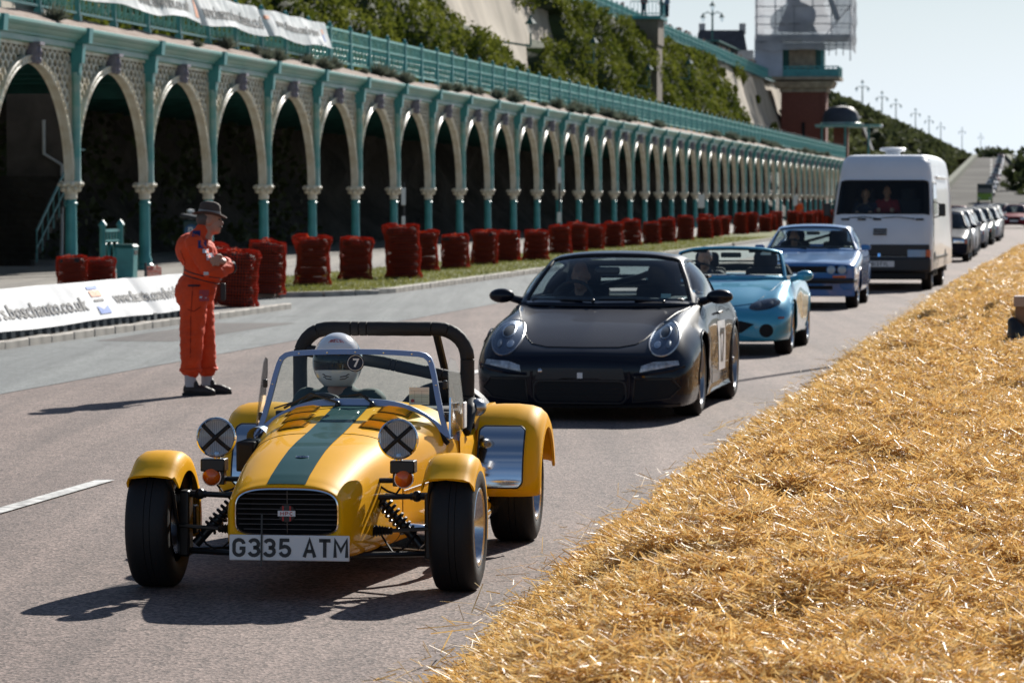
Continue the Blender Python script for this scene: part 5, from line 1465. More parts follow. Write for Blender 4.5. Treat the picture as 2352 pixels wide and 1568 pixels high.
# ------------------------------------------------------------------ light blue roadster
M_blue = paint('turquoise_paint', (.055, .35, .52), .30, 1.0, .25)
mx = car_root('roadster_car', 'light turquoise open roadster behind the slate coupe', 38.3, -3.90)
ST = [(-.72, prof((.40, .17), (.52, .19), (.56, .28), (.54, .38), (.46, .44), (.3, .46), (.15, .465), (0, .47))),
      (-.66, prof((.52, .16), (.68, .19), (.71, .30), (.69, .42), (.60, .49), (.4, .515), (.2, .525), (0, .53))),
      (-.50, prof((.62, .16), (.77, .20), (.80, .33), (.785, .48), (.66, .59), (.45, .595), (.22, .605), (0, .61))),
      (-.30, prof((.68, .16), (.81, .21), (.83, .36), (.82, .55), (.68, .675), (.48, .665), (.25, .68), (0, .685))),
      (0, prof((.70, .17), (.825, .24), (.84, .40), (.83, .60), (.70, .740), (.50, .735), (.26, .755), (0, .76))),
      (.35, prof((.70, .18), (.82, .26), (.835, .42), (.825, .64), (.72, .79), (.55, .80), (.3, .82), (0, .825))),
      (.60, prof((.70, .18), (.815, .27), (.83, .44), (.82, .66), (.75, .805), (.62, .83), (.3, .845), (0, .85))),
      (1.2, prof((.70, .18), (.81, .27), (.825, .45), (.815, .67), (.77, .805), (.6, .81), (.3, .815), (0, .815))),
      (1.9, prof((.72, .19), (.82, .28), (.84, .46), (.825, .68), (.74, .835), (.55, .86), (.3, .87), (0, .87))),
      (2.265, prof((.72, .2), (.83, .30), (.845, .46), (.825, .68), (.72, .84), (.5, .86), (.28, .87), (0, .87))),
      (2.8, prof((.65, .25), (.72, .32), (.77, .46), (.75, .64), (.64, .78), (.45, .80), (.25, .81), (0, .81))),
      (3.12, prof((.55, .34), (.6, .4), (.66, .5), (.64, .6), (.5, .7), (.35, .72), (.2, .73), (0, .73)))]
B = Body(mx, ST, M_blue, [(0, .295, .335), (2.265, .295, .335)])
net = [[(.70, .66, .82), (.69, .65, .822), (.675, .635, .825), (.5, .53, .834), (.27, .475, .836), (0, .46, .836)],
       [(.70, .80, .90), (.68, .82, .94), (.635, .83, .985), (.47, .755, 1.015), (.26, .72, 1.03), (0, .71, 1.035)],
       [(.66, 1.0, 1.08), (.62, 1.02, 1.11), (.585, 1.02, 1.135), (.44, .97, 1.172), (.24, .94, 1.19), (0, .93, 1.196)],
       [(.65, 1.03, 1.09), (.61, 1.05, 1.12), (.58, 1.05, 1.145), (.44, 1.0, 1.185), (.24, .97, 1.203), (0, .96, 1.21)]]
greenhouse(mx, net, M_blue, (1, 11), (0, 0), (0, 0), M_glass, M_tint, roof=False)
B.line([(-.66, .40), (-.60, .0), (-.5, -.35), (-.42, -.52), (-.2, -.60), (0, -.62), (.2, -.60), (.42, -.52), (.5, -.35), (.60, .0), (.66, .40)], .004, 'bonnet_gap', M_black, 'z')
for sg in (-1, 1):
    ol = [(sg * x, z) for x, z in ellipse(.545, .575, .175, .058, 24, .18)]
    hl = B.patch(ol, 'headlamp', mat('roadster_lamp_%d' % (sg + 2), (.22, .24, .28), .22, metal=.5, var=.6, vscale=14), .002)
    B.patch(ol, 'lamp_lens', M_lensd, .006, parent=hl, dome=.018)
    for x in (.47, .60): B.patch(ellipse(sg * x, .575 + (x - .54) * .15, .038, .038, 14), 'reflector', M_dalloy, .006, parent=hl, dome=.004)
    fg = B.patch(ellipse(sg * .575, .288, .078, .075, 20), 'fog_dark_patch', M_dark, .003)  # flat dark disc, the depth is only in its colour
    B.patch(rrect(min(sg * .70, sg * .765), max(sg * .70, sg * .765), .418, .442, .008, 2), 'side_marker', mat('marker_%d' % (sg + 2), (.25, .05, .03), .3), .004)
    mirror(mx, sg * .90, .66, .875, M_blue, sg, .10, .062, .08, .06)
    wheel(mx, sg * .715, 0, .295, .195, .205, sg, M_alloy, 5, dish=.03)
    wheel(mx, sg * .72, 2.265, .295, .195, .205, sg, M_alloy, 5, dish=.03)
mo = []
mth = B.patch([(x, z) for x, z in poly_dense([(-.44, .36), (-.30, .265), (-.12, .238), (.12, .238), (.30, .265), (.44, .36), (.3, .395), (0, .402), (-.3, .395)], 3)], 'grille_mouth', M_dark, .004)
B.patch(ellipse(0, .47, .035, .028, 14), 'nose_badge', M_chrome, .005)
MB().box((0, 1.45, .83), (1.36, 1.15, .04)).build('cabin_dark_sheet', M_dark, mx, smooth=0)
MB().box((0, .80, .85), (1.25, .3, .07)).build('dashboard', M_trim, mx, bevel=.03)
for x in (-.35, .35): seat(mx, x, 1.62, .60, .46, h=.44)
MB().box((.02, .86, 1.11), (.24, .03, .06)).build('rear_view_mirror', M_satin, mx, bevel=.02)
for x in (-.35, .30): MB().box((x, .95, 1.16), (.16, .02, .05)).build('sun_visor', M_seat, mx, bevel=.01)
MB().box((.42, .95, 1.135), (.12, .004, .05)).build('paper_pass', M_white, mx, smooth=0)
steering(mx, -.35, 1.0, .84)
for a, b in (((-.1, .50, .87), (-.58, .60, .87)), ((.45, .56, .865), (0, .52, .885))): wiper(mx, a, b, .012)
MB().tube([(-.62, 1.95, .84), (-.58, 2.0, .93), (0, 2.05, .95), (.58, 2.0, .93), (.62, 1.95, .84)], .05, 8).build('folded_hood', M_seat, mx)
MB().tube([(-.6, 1.88, .85), (-.56, 1.88, 1.02), (.56, 1.88, 1.02), (.6, 1.88, .85)], .012, 6).build('wind_frame', M_satin, mx)

# ------------------------------------------------------------------ blue and silver fastback with four round lamps
M_capb = paint('mid_blue_paint', (.04, .16, .42), .3)
M_capl = paint('pale_blue_paint', (.14, .29, .55), .3)
cap = car_root('fastback_car', 'mid blue fastback coupe with four round headlamps in front of the white van', 54.8, -4.16)
ST = [(-.80, prof((.60, .32), (.72, .34), (.755, .44), (.755, .58), (.735, .69), (.5, .715), (.25, .72), (0, .725))),
      (-.76, prof((.62, .30), (.77, .33), (.80, .44), (.80, .6), (.775, .71), (.5, .735), (.25, .745), (0, .75))),
      (-.40, prof((.66, .26), (.81, .30), (.84, .44), (.835, .64), (.79, .765), (.52, .785), (.25, .80), (0, .79))),
      (0, prof((.68, .24), (.825, .29), (.85, .45), (.845, .67), (.795, .805), (.52, .825), (.25, .845), (0, .835))),
      (.45, prof((.70, .24), (.83, .29), (.85, .46), (.845, .69), (.80, .86), (.55, .872), (.27, .885), (0, .885))),
      (.75, prof((.70, .24), (.83, .29), (.85, .46), (.845, .70), (.80, .90), (.6, .915), (.3, .92), (0, .92))),
      (1.5, prof((.70, .24), (.83, .29), (.85, .46), (.845, .70), (.80, .90), (.6, .915), (.3, .92), (0, .92))),
      (2.56, prof((.70, .26), (.83, .32), (.85, .48), (.845, .72), (.80, .91), (.6, .92), (.3, .925), (0, .925))),
      (3.2, prof((.66, .3), (.78, .36), (.81, .5), (.805, .72), (.76, .87), (.6, .885), (.3, .89), (0, .89))),
      (3.45, prof((.6, .36), (.7, .42), (.74, .52), (.73, .7), (.68, .8), (.5, .82), (.3, .83), (0, .83)))]
B = Body(cap, ST, M_capb, [(0, .305, .345), (2.56, .305, .345)])
net = [[(.755, .76, .90), (.75, .75, .902), (.735, .735, .905), (.56, .66, .908), (.3, .62, .905), (0, .61, .902)],
       [(.775, .98, .925), (.745, .99, 1.0), (.66, 1.0, 1.085), (.5, .93, 1.115), (.28, .90, 1.125), (0, .89, 1.13)],
       [(.78, 1.22, .93), (.725, 1.23, 1.08), (.59, 1.24, 1.24), (.45, 1.19, 1.275), (.25, 1.17, 1.292), (0, 1.16, 1.298)],
       [(.78, 1.6, .93), (.725, 1.6, 1.1), (.60, 1.6, 1.275), (.45, 1.58, 1.312), (.25, 1.58, 1.33), (0, 1.58, 1.336)],
       [(.77, 2.1, .93), (.71, 2.1, 1.06), (.585, 2.1, 1.22), (.44, 2.1, 1.255), (.25, 2.1, 1.272), (0, 2.1, 1.278)],
       [(.75, 2.7, .93), (.68, 2.7, .99), (.56, 2.7, 1.06), (.42, 2.7, 1.08), (.22, 2.7, 1.09), (0, 2.7, 1.095)],
       [(.70, 3.15, .90), (.66, 3.15, .905), (.55, 3.15, .92), (.4, 3.15, .925), (.2, 3.15, .93), (0, 3.15, .93)]]
greenhouse(cap, net, M_capl, (1, 12), (4, 28), (26, 34), M_glass, M_tint)
hood = B.patch(poly_dense([(-.72, .66), (-.73, 0), (-.70, -.70), (-.4, -.735), (0, -.745), (.4, -.735), (.70, -.70), (.73, 0), (.72, .66), (.3, .58), (0, .57), (-.3, .58)], 4), 'bonnet', M_capl, .004, 'z', rings=9)
B.line([(x, y) for x, y in ((-.2, .55), (-.17, -.7))], .006, 'bonnet_crease', M_capb, 'z', parent=hood)
gr = B.patch(rrect(-.68, .68, .565, .70, .03), 'grille', M_dark, .003)
for z in (.59, .615, .64, .665): B.line([(x, z) for x in np.linspace(-.36, .36, 7)], .006, 'grille_slat', M_trim, parent=gr)
for sg in (-1, 1):
    for x in (.425, .60):
        hl = B.patch(ellipse(sg * x, .632, .066, .066, 20), 'headlamp', M_dalloy, .006)
        B.line(ellipse(sg * x, .632, .069, .069, 20), .008, 'lamp_bezel', M_capb, closed=True, parent=hl, eps=.008)
        B.patch(ellipse(sg * x, .632, .065, .065, 20), 'lamp_lens', M_lens, .010, parent=hl, dome=.014)
    B.patch(rrect(min(sg * .45, sg * .66), max(sg * .45, sg * .66), .50, .535, .01, 2), 'indicator', M_amber, .006)
    o = MB().box((0, 0, 0), (.16, .08, .09)).build('door_mirror', M_capb, cap, (sg * .88, .92, .965), bevel=.025)
    wheel(cap, sg * .715, 0, .305, .20, .19, sg, M_alloy, 8, dish=.02)
    wheel(cap, sg * .715, 2.56, .305, .20, .19, sg, M_alloy, 8, dish=.02)
MB().tube([(-.80, -.60, .455), (-.77, -.80, .455), (-.5, -.875, .455), (0, -.895, .455), (.5, -.875, .455), (.77, -.80, .455), (.80, -.60, .455)], .042, 8, flat=1.0).build('bumper', M_trim, cap)
MB().grid([[(x, -.86 + .25 * abs(x) ** 3, z) for x in np.linspace(-.80, .80, 13)] for z in (.42, .30, .21)] + [[(x, -.80 + .25 * abs(x) ** 3, .2) for x in np.linspace(-.80, .80, 13)]]).build('front_spoiler', M_capb, cap, smooth=60)
MB().box((0, -.845, .345), (.9, .03, .06)).build('spoiler_slot', M_dark, cap, smooth=0)
MB().box((0, 1.6, .93), (1.45, 1.7, .05)).build('cabin_dark_sheet', M_dark, cap, smooth=0)
MB().box((0, .95, .95), (1.3, .3, .07)).build('dashboard', M_trim, cap, bevel=.03)
for x in (-.36, .36): seat(cap, x, 1.75, .72, .5, h=.42)
MB().tube([(-.55, 2.0, .95), (0, 2.0, 1.1), (.52, 2.0, 1.25)], .025, 7).build('roll_cage', M_seat, cap)
MB().box((0, 1.02, 1.2), (.22, .03, .06)).build('rear_view_mirror', M_satin, cap, bevel=.02)
steering(cap, -.36, 1.15, .93)
for a, b in (((-.1, .64, .945), (-.6, .76, .94)), ((.45, .68, .945), (0, .63, .955))): wiper(cap, a, b, .012)

# ------------------------------------------------------------------ white high-roof van
M_van = mat('van_white', (.80, .82, .85), .38, coat=.4, var=.06, vscale=1.2)
van = thing('delivery_van', 'white high-roof van with dark bumper and roof vent behind the blue fastback', 'van', W(66.0, -3.52), -R(10.8))
Wd = .98
fp = [(-.80, .36), (-.845, .62), (-.83, .90), (-.74, 1.16), (-.57, 1.40), (-.30, 1.78), (-.06, 2.12), (.0, 2.20), (.13, 2.42), (.32, 2.57), (.65, 2.635), (2.5, 2.65), (5.1, 2.635), (5.55, 2.55), (5.76, 2.2), (5.82, 1.5), (5.80, .42)]
def xw(z): return Wd - .11 * max(0, (z - 1.3) / 1.35) ** 1.3
VP = crom(fp, 4); rC = .20
tg_ = np.gradient(VP, axis=0); tg_ /= np.linalg.norm(tg_, axis=1)[:, None]; nrm = np.stack([-tg_[:, 1], tg_[:, 0]], 1)
ang = [R(a) for a in (90, 72, 54, 36, 18)]
rows = []
for (y, z), (ny, nz) in zip(VP, nrm):
    w = xw(z)
    ex = [(w - rC + rC * math.sin(a), rC * (1 - math.cos(a))) for a in ang]
    half = [(x, d) for x, d in ex] + [(x, 0.0) for x in np.linspace(w - rC, 0, 5)]
    full = half + [(-x, d) for x, d in half[-2::-1]]
    rows.append([(x, y - ny * d, z - nz * d) for x, d in full])
GV = np.array(rows); nCv = GV.shape[1]
r0 = next(i for i, p in enumerate(VP) if p[1] > 1.44); r1 = next(i for i, p in enumerate(VP) if p[1] > 2.08)
is_w = lambda i, j: r0 <= i < r1 and 3 <= j < nCv - 4
gpart(GV, lambda i, j: not is_w(i, j), 'body', M_van, van, smooth=40)
for c in (0, nCv - 1):
    MB().add([tuple(GV[i, c]) for i in range(len(VP))], [tuple(range(len(VP)))]).build('side_panel', M_van, van, smooth=0)
w_ = gpart(GV, is_w, 'windscreen', M_glass, van, smooth=60)
edge_tube(GV, rect_loop(r0, r1, 3, nCv - 4), .020, 'screen_seal', M_black, w_)
MB().add([(-.9, -.40, 1.45), (.9, -.40, 1.45), (.88, 1.1, 1.45), (-.88, 1.1, 1.45), (-.84, .1, 2.15), (.84, .1, 2.15), (.84, 1.1, 2.2), (-.84, 1.1, 2.2)], [(0, 1, 2, 3), (4, 5, 6, 7), (3, 2, 6, 7), (0, 3, 7, 4), (1, 2, 6, 5)]).build('cab_lining', M_dark, van, smooth=0)
for x in (-.42, .42): seat(van, x, .62, 1.30, .5, h=.6)
MB().box((0, -.28, 1.46), (1.6, .28, .08)).build('dashboard', M_trim, van, bevel=.03)
steering(van, -.42, .02, 1.5)
for x0 in (-.05, .60): wiper(van, (x0, -.60, 1.385), (x0 - .62, -.565, 1.40), .03)
for x in (-.72, -.4, -.1, .72): MB().box((x, -.60, 1.375), (.16, .05, .035)).build('scuttle_vent', M_black, van, bevel=.01)
gl = MB().box((-.03, -.762, 1.135), (.27, .03, .125), Matrix.Rotation(R(-22), 3, 'X')).build('bonnet_grille', M_van, van)
for z in (1.09, 1.135, 1.18): MB().box((-.03, -.785 + (z - 1.135) * .38, z), (.26, .02, .03), Matrix.Rotation(R(-22), 3, 'X')).build('grille_slot', M_dark, gl)
MB().box((0, -.845, .775), (1.86, .06, .23)).build('grille_panel', M_trim, van, bevel=.02)
MB().box((0, -.86, .50), (1.92, .16, .30)).build('bumper', M_trim, van, bevel=.05)
MB().box((0, -.78, .29), (1.75, .10, .16)).build('valance', M_black, van, bevel=.03)
for sg in (-1, 1):
    hl = MB().box((sg * .68, -.876, .715), (.36, .03, .165)).build('headlamp', M_dalloy, van, bevel=.02)
    MB().box((sg * .68, -.895, .715), (.35, .012, .155)).build('lamp_lens', M_lens, hl, bevel=.01)
    MB().box((sg * .905, -.862, .715), (.09, .04, .15)).build('indicator', M_amber, van, bevel=.015)
    mr = MB().box((sg * 1.12, -.10, 1.555), (.135, .06, .25)).build('door_mirror', M_satin, van, bevel=.02)
    MB().tube([(sg * .95, -.12, 1.72), (sg * 1.12, -.10, 1.66)], .012, 6).build('mirror_arm', M_satin, mr)
    MB().tube([(sg * .95, -.14, 1.40), (sg * 1.12, -.10, 1.45)], .012, 6).build('mirror_arm', M_satin, mr)
    MB().add([(sg * (xw(z) + .006), y, z) for y, z in ((-.30, 1.48), (.85, 1.48), (.85, 2.05), (.05, 2.05))], [(0, 1, 2, 3)]).build('side_window', M_lensd, van, smooth=0)
    MB().tube([(sg * (xw(z) + .004), y, z) for y, z in ((-.42, .55), (-.42, 1.42), (.02, 2.10), (.92, 2.10), (.92, .45))], .008, 4).build('door_gap', M_trim, van)
    wheel(van, sg * .83, 0, .325, .20, .19, sg, M_dalloy, 6)
    wheel(van, sg * .84, 3.3, .325, .20, .19, sg, M_dalloy, 6)
    for yc in (0, 3.3): MB().grid([[(sg * x, yc - .42 * math.cos(q), .34 + .42 * math.sin(q)) for q in np.linspace(-.1, math.pi + .1, 15)] for x in (.6, .985)] + [[(sg * .985, yc - .3 * math.cos(q), .34 + .3 * math.sin(q)) for q in np.linspace(-.1, math.pi + .1, 15)]]).build('wheel_arch', M_black, van, smooth=30)
    MB().box((sg * .975, 2.0, .62), (.02, 4.2, .07)).build('side_moulding', M_trim, van, bevel=.008)
    MB().box((sg * (xw(2.2) + .01), 2.9, 2.2), (.03, 3.4, .05)).build('roof_seam', M_van, van, bevel=.01)
MB().box((.80, .38, 2.42), (.1, .2, .16)).build('side_vent', M_dalloy, van, bevel=.03)
np_ = MB().box((0, -.955, .515), (.52, .012, .115)).build('number_plate', M_plate, van, bevel=.004)
strokes('D813 FYL', -.235, .477, .045, .075, .012, .012, -.9625, .4).build('plate_letters', M_plateink, np_, smooth=0)
bg_ = MB().box((-.04, -.885, .685), (.06, .015, .075), Matrix.Rotation(R(0), 3, 'Y')).build('badge', M_chrome, van, bevel=.01)
vt = MB().lathe([(.15, 2.62), (.15, 2.71), (.24, 2.725), (.265, 2.745), (.265, 2.775), (.24, 2.79), (.10, 2.80), (.0, 2.80)], 24, c=(.03, 1.6, 0)).build('roof_vent', M_van, van, smooth=50)
MB().box((0, 2.2, .33), (1.7, 4.6, .2)).build('underbody', M_black, van, smooth=0)

# ------------------------------------------------------------------ queue behind the van: simpler cars of one pattern
def simple_car(name, label, s, t, col, wagon=False, group=None, deg=None, cat='car'):
    root = thing(name, label, cat, W(s, t), -R(CAR_HEAD if deg is None else deg), group)
    pm = mat('paint_' + name + str(random.random())[2:6], col, .4, spec=.05, coat=.06)
    ST = [(-.80, prof((.55, .24), (.70, .27), (.74, .40), (.73, .55), (.68, .63), (.45, .66), (.22, .67), (0, .67))),
          (-.70, prof((.60, .20), (.77, .24), (.81, .40), (.80, .58), (.74, .69), (.48, .715), (.22, .73), (0, .73))),
          (0, prof((.66, .20), (.82, .26), (.85, .44), (.845, .66), (.79, .80), (.55, .82), (.25, .84), (0, .845))),
          (.55, prof((.68, .20), (.83, .27), (.86, .46), (.855, .70), (.81, .90), (.58, .925), (.3, .94), (0, .94))),
          (1.5, prof((.68, .20), (.83, .27), (.86, .46), (.855, .72), (.82, .93), (.6, .94), (.3, .95), (0, .95))),
          (2.60, prof((.68, .22), (.83, .29), (.86, .48), (.855, .74), (.81, .95), (.6, .96), (.3, .96), (0, .96))),
          (3.35, prof((.6, .28), (.76, .34), (.79, .5), (.785, .75), (.74, .92), (.55, .93), (.3, .935), (0, .935)))]
    B = Body(root, ST, pm, [(0, .31, .35), (2.60, .31, .35)], nr=5, nc=2)
    zr = 1.42
    net = [[(.76, .62, .93), (.755, .61, .94), (.74, .60, .945), (.55, .52, .955), (.28, .48, .96), (0, .47, .96)],
           [(.79, 1.0, .94), (.74, 1.02, 1.08), (.65, 1.03, 1.20), (.48, .96, 1.235), (.26, .94, 1.25), (0, .93, 1.255)],
           [(.80, 1.35, .95), (.73, 1.35, 1.15), (.60, 1.36, zr - .07), (.45, 1.32, zr - .03), (.25, 1.3, zr - .01), (0, 1.3, zr)],
           [(.80, 2.2, .95), (.73, 2.2, 1.15), (.60, 2.2, zr - .05), (.45, 2.2, zr - .01), (.25, 2.2, zr + .01), (0, 2.2, zr + .015)],
           [(.78, 2.9 if wagon else 2.6, .95), (.72, 2.9 if wagon else 2.6, 1.13), (.58, 2.9 if wagon else 2.6, zr - .09), (.43, 2.9 if wagon else 2.6, zr - .05), (.23, 2.9 if wagon else 2.6, zr - .04), (0, 2.9 if wagon else 2.6, zr - .035)],
           [(.70, 3.3, .93), (.66, 3.3, .94), (.55, 3.3, .95), (.4, 3.3, .955), (.2, 3.3, .96), (0, 3.3, .96)]]
    greenhouse(root, net, pm, (0, 8), (3, 17), (17, 20), M_tint, M_tint, nr=4, nc=3)
    MB().box((0, 1.9, .96), (1.45, 2.2, .03)).build('cabin_dark_sheet', M_dark, root, smooth=0)
    for x in (-.36, .36): seat(root, x, 1.6, .78, .48, h=.46)
    g_ = B.patch(rrect(-.32, .32, .50, .63, .02, 2), 'grille', M_dark, .004, rings=2)
    B.patch(rrect(-.5, .5, .27, .36, .02, 2), 'lower_intake', M_dark, .004, rings=2)
    B.patch(rrect(-.25, .25, .40, .50, .008, 2), 'number_plate', M_plate, .010, rings=2)
    for sg in (-1, 1):
        hl = B.patch(rrect(min(sg * .40, sg * .72), max(sg * .40, sg * .72), .54, .66, .02, 2), 'headlamp', M_alloy, .004, rings=2)
        B.patch(rrect(min(sg * .735, sg * .785), max(sg * .735, sg * .785), .52, .64, .01, 2), 'indicator', M_amber, .004, rings=2)
        MB().ball((0, 0, 0), (.10, .06, .065), 12, 8).build('door_mirror', pm, root, (sg * .93, .75, .99))
        wheel(root, sg * .735, 0, .31, .2, .2, sg, M_dalloy, 6)
        wheel(root, sg * .735, 2.60, .31, .2, .2, sg, M_dalloy, 6)
    return root
QG = 'cars queueing far behind the vans'
simple_car('estate_car', 'dark navy estate car with orange side lamp next behind the vans', 95.6, -3.55, (.012, .016, .03), True)
simple_car('hatchback_car', 'silver car just behind the dark navy estate', 103.8, -3.6, (.40, .41, .43))
simple_car('saloon_car', 'black car behind the silver one in the queue', 112.5, -3.75, (.02, .018, .022))
simple_car('hatchback_car', 'silver grey car just behind the black one in the queue', 121.5, -3.7, (.33, .34, .36))
simple_car('estate_car', 'dark green estate farther back in the queue', 131, -3.65, (.015, .03, .025), True)
simple_car('hatchback_car', 'white hatchback half hidden in the queue behind the dark green estate', 142, -3.6, (.6, .6, .6))
simple_car('saloon_car', 'black saloon just before the gap in the queue', 153, -3.7, (.02, .02, .024))
simple_car('saloon_car', 'blue saloon beside the white low car far back', 226, -5.6, (.05, .08, .2))
simple_car('hatchback_car', 'pale silver hatchback at the far right behind the maroon car', 236, -2.6, (.5, .5, .52))
simple_car('saloon_car', 'dark saloon farthest back on the flat road', 300, -3.6, (.04, .04, .05))
simple_car('saloon_car', 'dark red car in the queue well behind the black one', 168, -5.6, (.20, .02, .025))
simple_car('saloon_car', 'white low car far back near the right edge', 190, -4.4, (.70, .70, .70))
simple_car('saloon_car', 'maroon car at the far right edge of the road', 208, -3.2, (.22, .02, .03))
simple_car('saloon_car', 'grey car far behind the white low car', 262, -5.2, (.30, .31, .33))
# second van, its flank showing past the first
v2 = thing('panel_van', 'second white van mostly hidden behind the high-roof van', 'van', W(81.5, -4.0), -R(CAR_HEAD))
sd = [(-.80, .35), (-.82, .75), (-.70, 1.05), (-.15, 1.75), (.2, 1.92), (3.6, 1.95), (3.8, 1.8), (3.85, .4)]
b = MB().prism(sd, lambda y, z: (-.93 + .06 * max(0, z - 1.1), y, z), lambda y, z: (.93 - .06 * max(0, z - 1.1), y, z)); b.build('body', M_van, v2, bevel=.09, smooth=30, fixn=True)
MB().add([(-.78, -.715, 1.06), (.78, -.715, 1.06), (.74, -.17, 1.745), (-.74, -.17, 1.745)], [(0, 1, 2, 3)]).build('windscreen', M_lensd, v2, smooth=0).location.y = -.012
for sg in (-1, 1):
    MB().box((sg * 1.03, .0, 1.22), (.16, .08, .2)).build('door_mirror', M_satin, v2, bevel=.03)
    wheel(v2, sg * .80, 0, .31, .2, .19, sg, M_dalloy, 6); wheel(v2, sg * .80, 2.6, .31, .2, .19, sg, M_dalloy, 6)
    MB().box((sg * .60, -.815, .68), (.28, .03, .15)).build('headlamp', M_alloy, v2, bevel=.02)
MB().box((0, -.83, .42), (1.75, .1, .2)).build('bumper', M_trim, v2, bevel=.03)
# ================================================================== banners
M_cloth = mat('banner_cloth', (.80, .81, .82), .6, var=.05, vscale=2)
ntb = M_cloth.node_tree; tl = ntb.nodes.new('ShaderNodeBsdfTranslucent'); tl.inputs['Color'].default_value = (.75, .76, .78, 1); mxb = ntb.nodes.new('ShaderNodeMixShader'); mxb.inputs['Fac'].default_value = .25
ntb.links.new(ntb.nodes['Principled BSDF'].outputs['BSDF'], mxb.inputs[1]); ntb.links.new(tl.outputs['BSDF'], mxb.inputs[2]); ntb.links.new(mxb.outputs['Shader'], ntb.nodes['Material Output'].inputs['Surface'])
M_ink = mat('banner_ink', (.05, .05, .055), .7)
M_bink = mat('banner_blue', (.10, .20, .55), .7)
M_oink = mat('banner_orange', (.75, .32, .18), .7)
def banner(name, label, s0, s1, h0, h1, tb, tt, amp, texts, logos, parent_rot=None, sag=0.0, seed=0.0, joins=()):
    """cloth from s0 to s1; bottom edge at height h0/offset tb, top at h1/tt"""
    root = thing(name, label, 'banner', W(s0, 0), ROADROT)
    def pos(s, v, out=0.0):
        n1 = mnoise.noise(Vector((s * .9 + seed, v * 1.4, seed))); n2 = mnoise.noise(Vector((s * 3.1, v * 2.2 + s * .8, 5 + seed))); n3 = mnoise.noise(Vector((s * 7 + v * 3, v * 3, 9)))
        d = amp * (n1 * 1.0 + n2 * .55 + n3 * .22)
        for j in joins: d -= amp * 2.2 * math.exp(-((s - j + (v - .5) * .5) / .22) ** 2)
        hb = h0 - sag * (.5 + .5 * math.sin(s * 1.15 + seed)) + .35 * amp * n1; hh = h1 - sag * .35 * (.5 + .5 * math.sin(s * 2.1 + 1))
        return (tb + (tt - tb) * v + d + out, s - s0, hb + (hh - hb) * v)
    n = int((s1 - s0) / .09)
    rows = [[pos(s, v) for v in np.linspace(0, 1, 12)] for s in np.linspace(s0, s1, n)]
    MB().grid(rows).build('cloth', M_cloth, root, smooth=60)
    for body, a, b, va, vb in texts:
        tv, tf = text_mesh(body, b - a, 1.0, bold=.03)
        MB().add([pos(a + x, va + z * (vb - va), .012) for x, y, z in tv], tf).build('lettering', M_ink, root, smooth=0)
    for m_, a, b, va, vb, pts in logos:
        P = poly_dense(pts, 3)
        c = np.mean(P, axis=0)
        rows = [[pos(a + (c[0] + (p[0] - c[0]) * k) * (b - a), va + (c[1] + (p[1] - c[1]) * k) * (vb - va), .012) for p in P] for k in (1, .5, 0)]
        MB().grid(rows, closed=True).build('logo', m_, root, smooth=0)
    return root
SQ = [(0, 0), (1, 0), (1, 1), (0, 1)]
banner('low_banner', 'white web address banner on the kerbside barrier left of the marshal', 32.0, 47.3, .205, .69, -12.38, -12.66, .020,
       [('www.bosscars.boschauto.co.uk', 35.6, 41.85, .27, .63), ('www.fixauto.com/brighton-', 43.15, 47.0, .27, .68)],
       [(M_bink, 42.2, 42.7, .80, .88, SQ), (M_oink, 42.2, 42.7, .60, .76, SQ), (M_ink, 42.22, 42.68, .47, .53, SQ), (M_bink, 42.2, 42.7, .14, .36, [(0, 0), (1, 0), (1, 1), (.5, .25), (0, 1)])], sag=.02, joins=(44.6,))
banner('high_banner', 'long white web address banner hung on the terrace railing', 70.0, 100.9, 6.42, 7.16, -22.30, -22.52, .05,
       [('www.redwemos.co.uk', 79.4, 84.3, .24, .68), ('www.bosscars.boschauto.co.uk', 85.7, 92.3, .24, .68), ('www.fixauto.com/brighton', 93.9, 99.7, .28, .70)],
       [(M_oink, 84.7, 85.05, .15, .85, SQ), (M_oink, 92.9, 93.3, .65, .8, SQ), (M_bink, 100.1, 100.35, .2, .5, SQ), (M_oink, 100.1, 100.35, .5, .7, SQ)], sag=.10, seed=3.3, joins=(85.3, 92.8))
# kerbside barrier below the low banner
br = thing('kerb_barrier', 'black plastic barrier with grey blocks under the low banner', 'barrier', W(32, -12.52), ROADROT)
MB().box((0, 7.65, .115), (.16, 15.3, .03)).box((-.26, 7.65, .40), (.04, 15.3, .05)).build('rail', M_black, br, smooth=0)
M_blk = mat('barrier_block', (.06, .075, .085), .6)
k = 0
s = 32.2
while s < 47.2:
    MB().box((.04, s - 32, .145), (.13, .17, .115)).build('block', M_blk, br, bevel=.01); s += .352
for q in np.arange(.5, 15.2, 1.8): MB().box((-.30, q, .38), (.05, .06, .58)).build('stake', M_black, br, smooth=0)

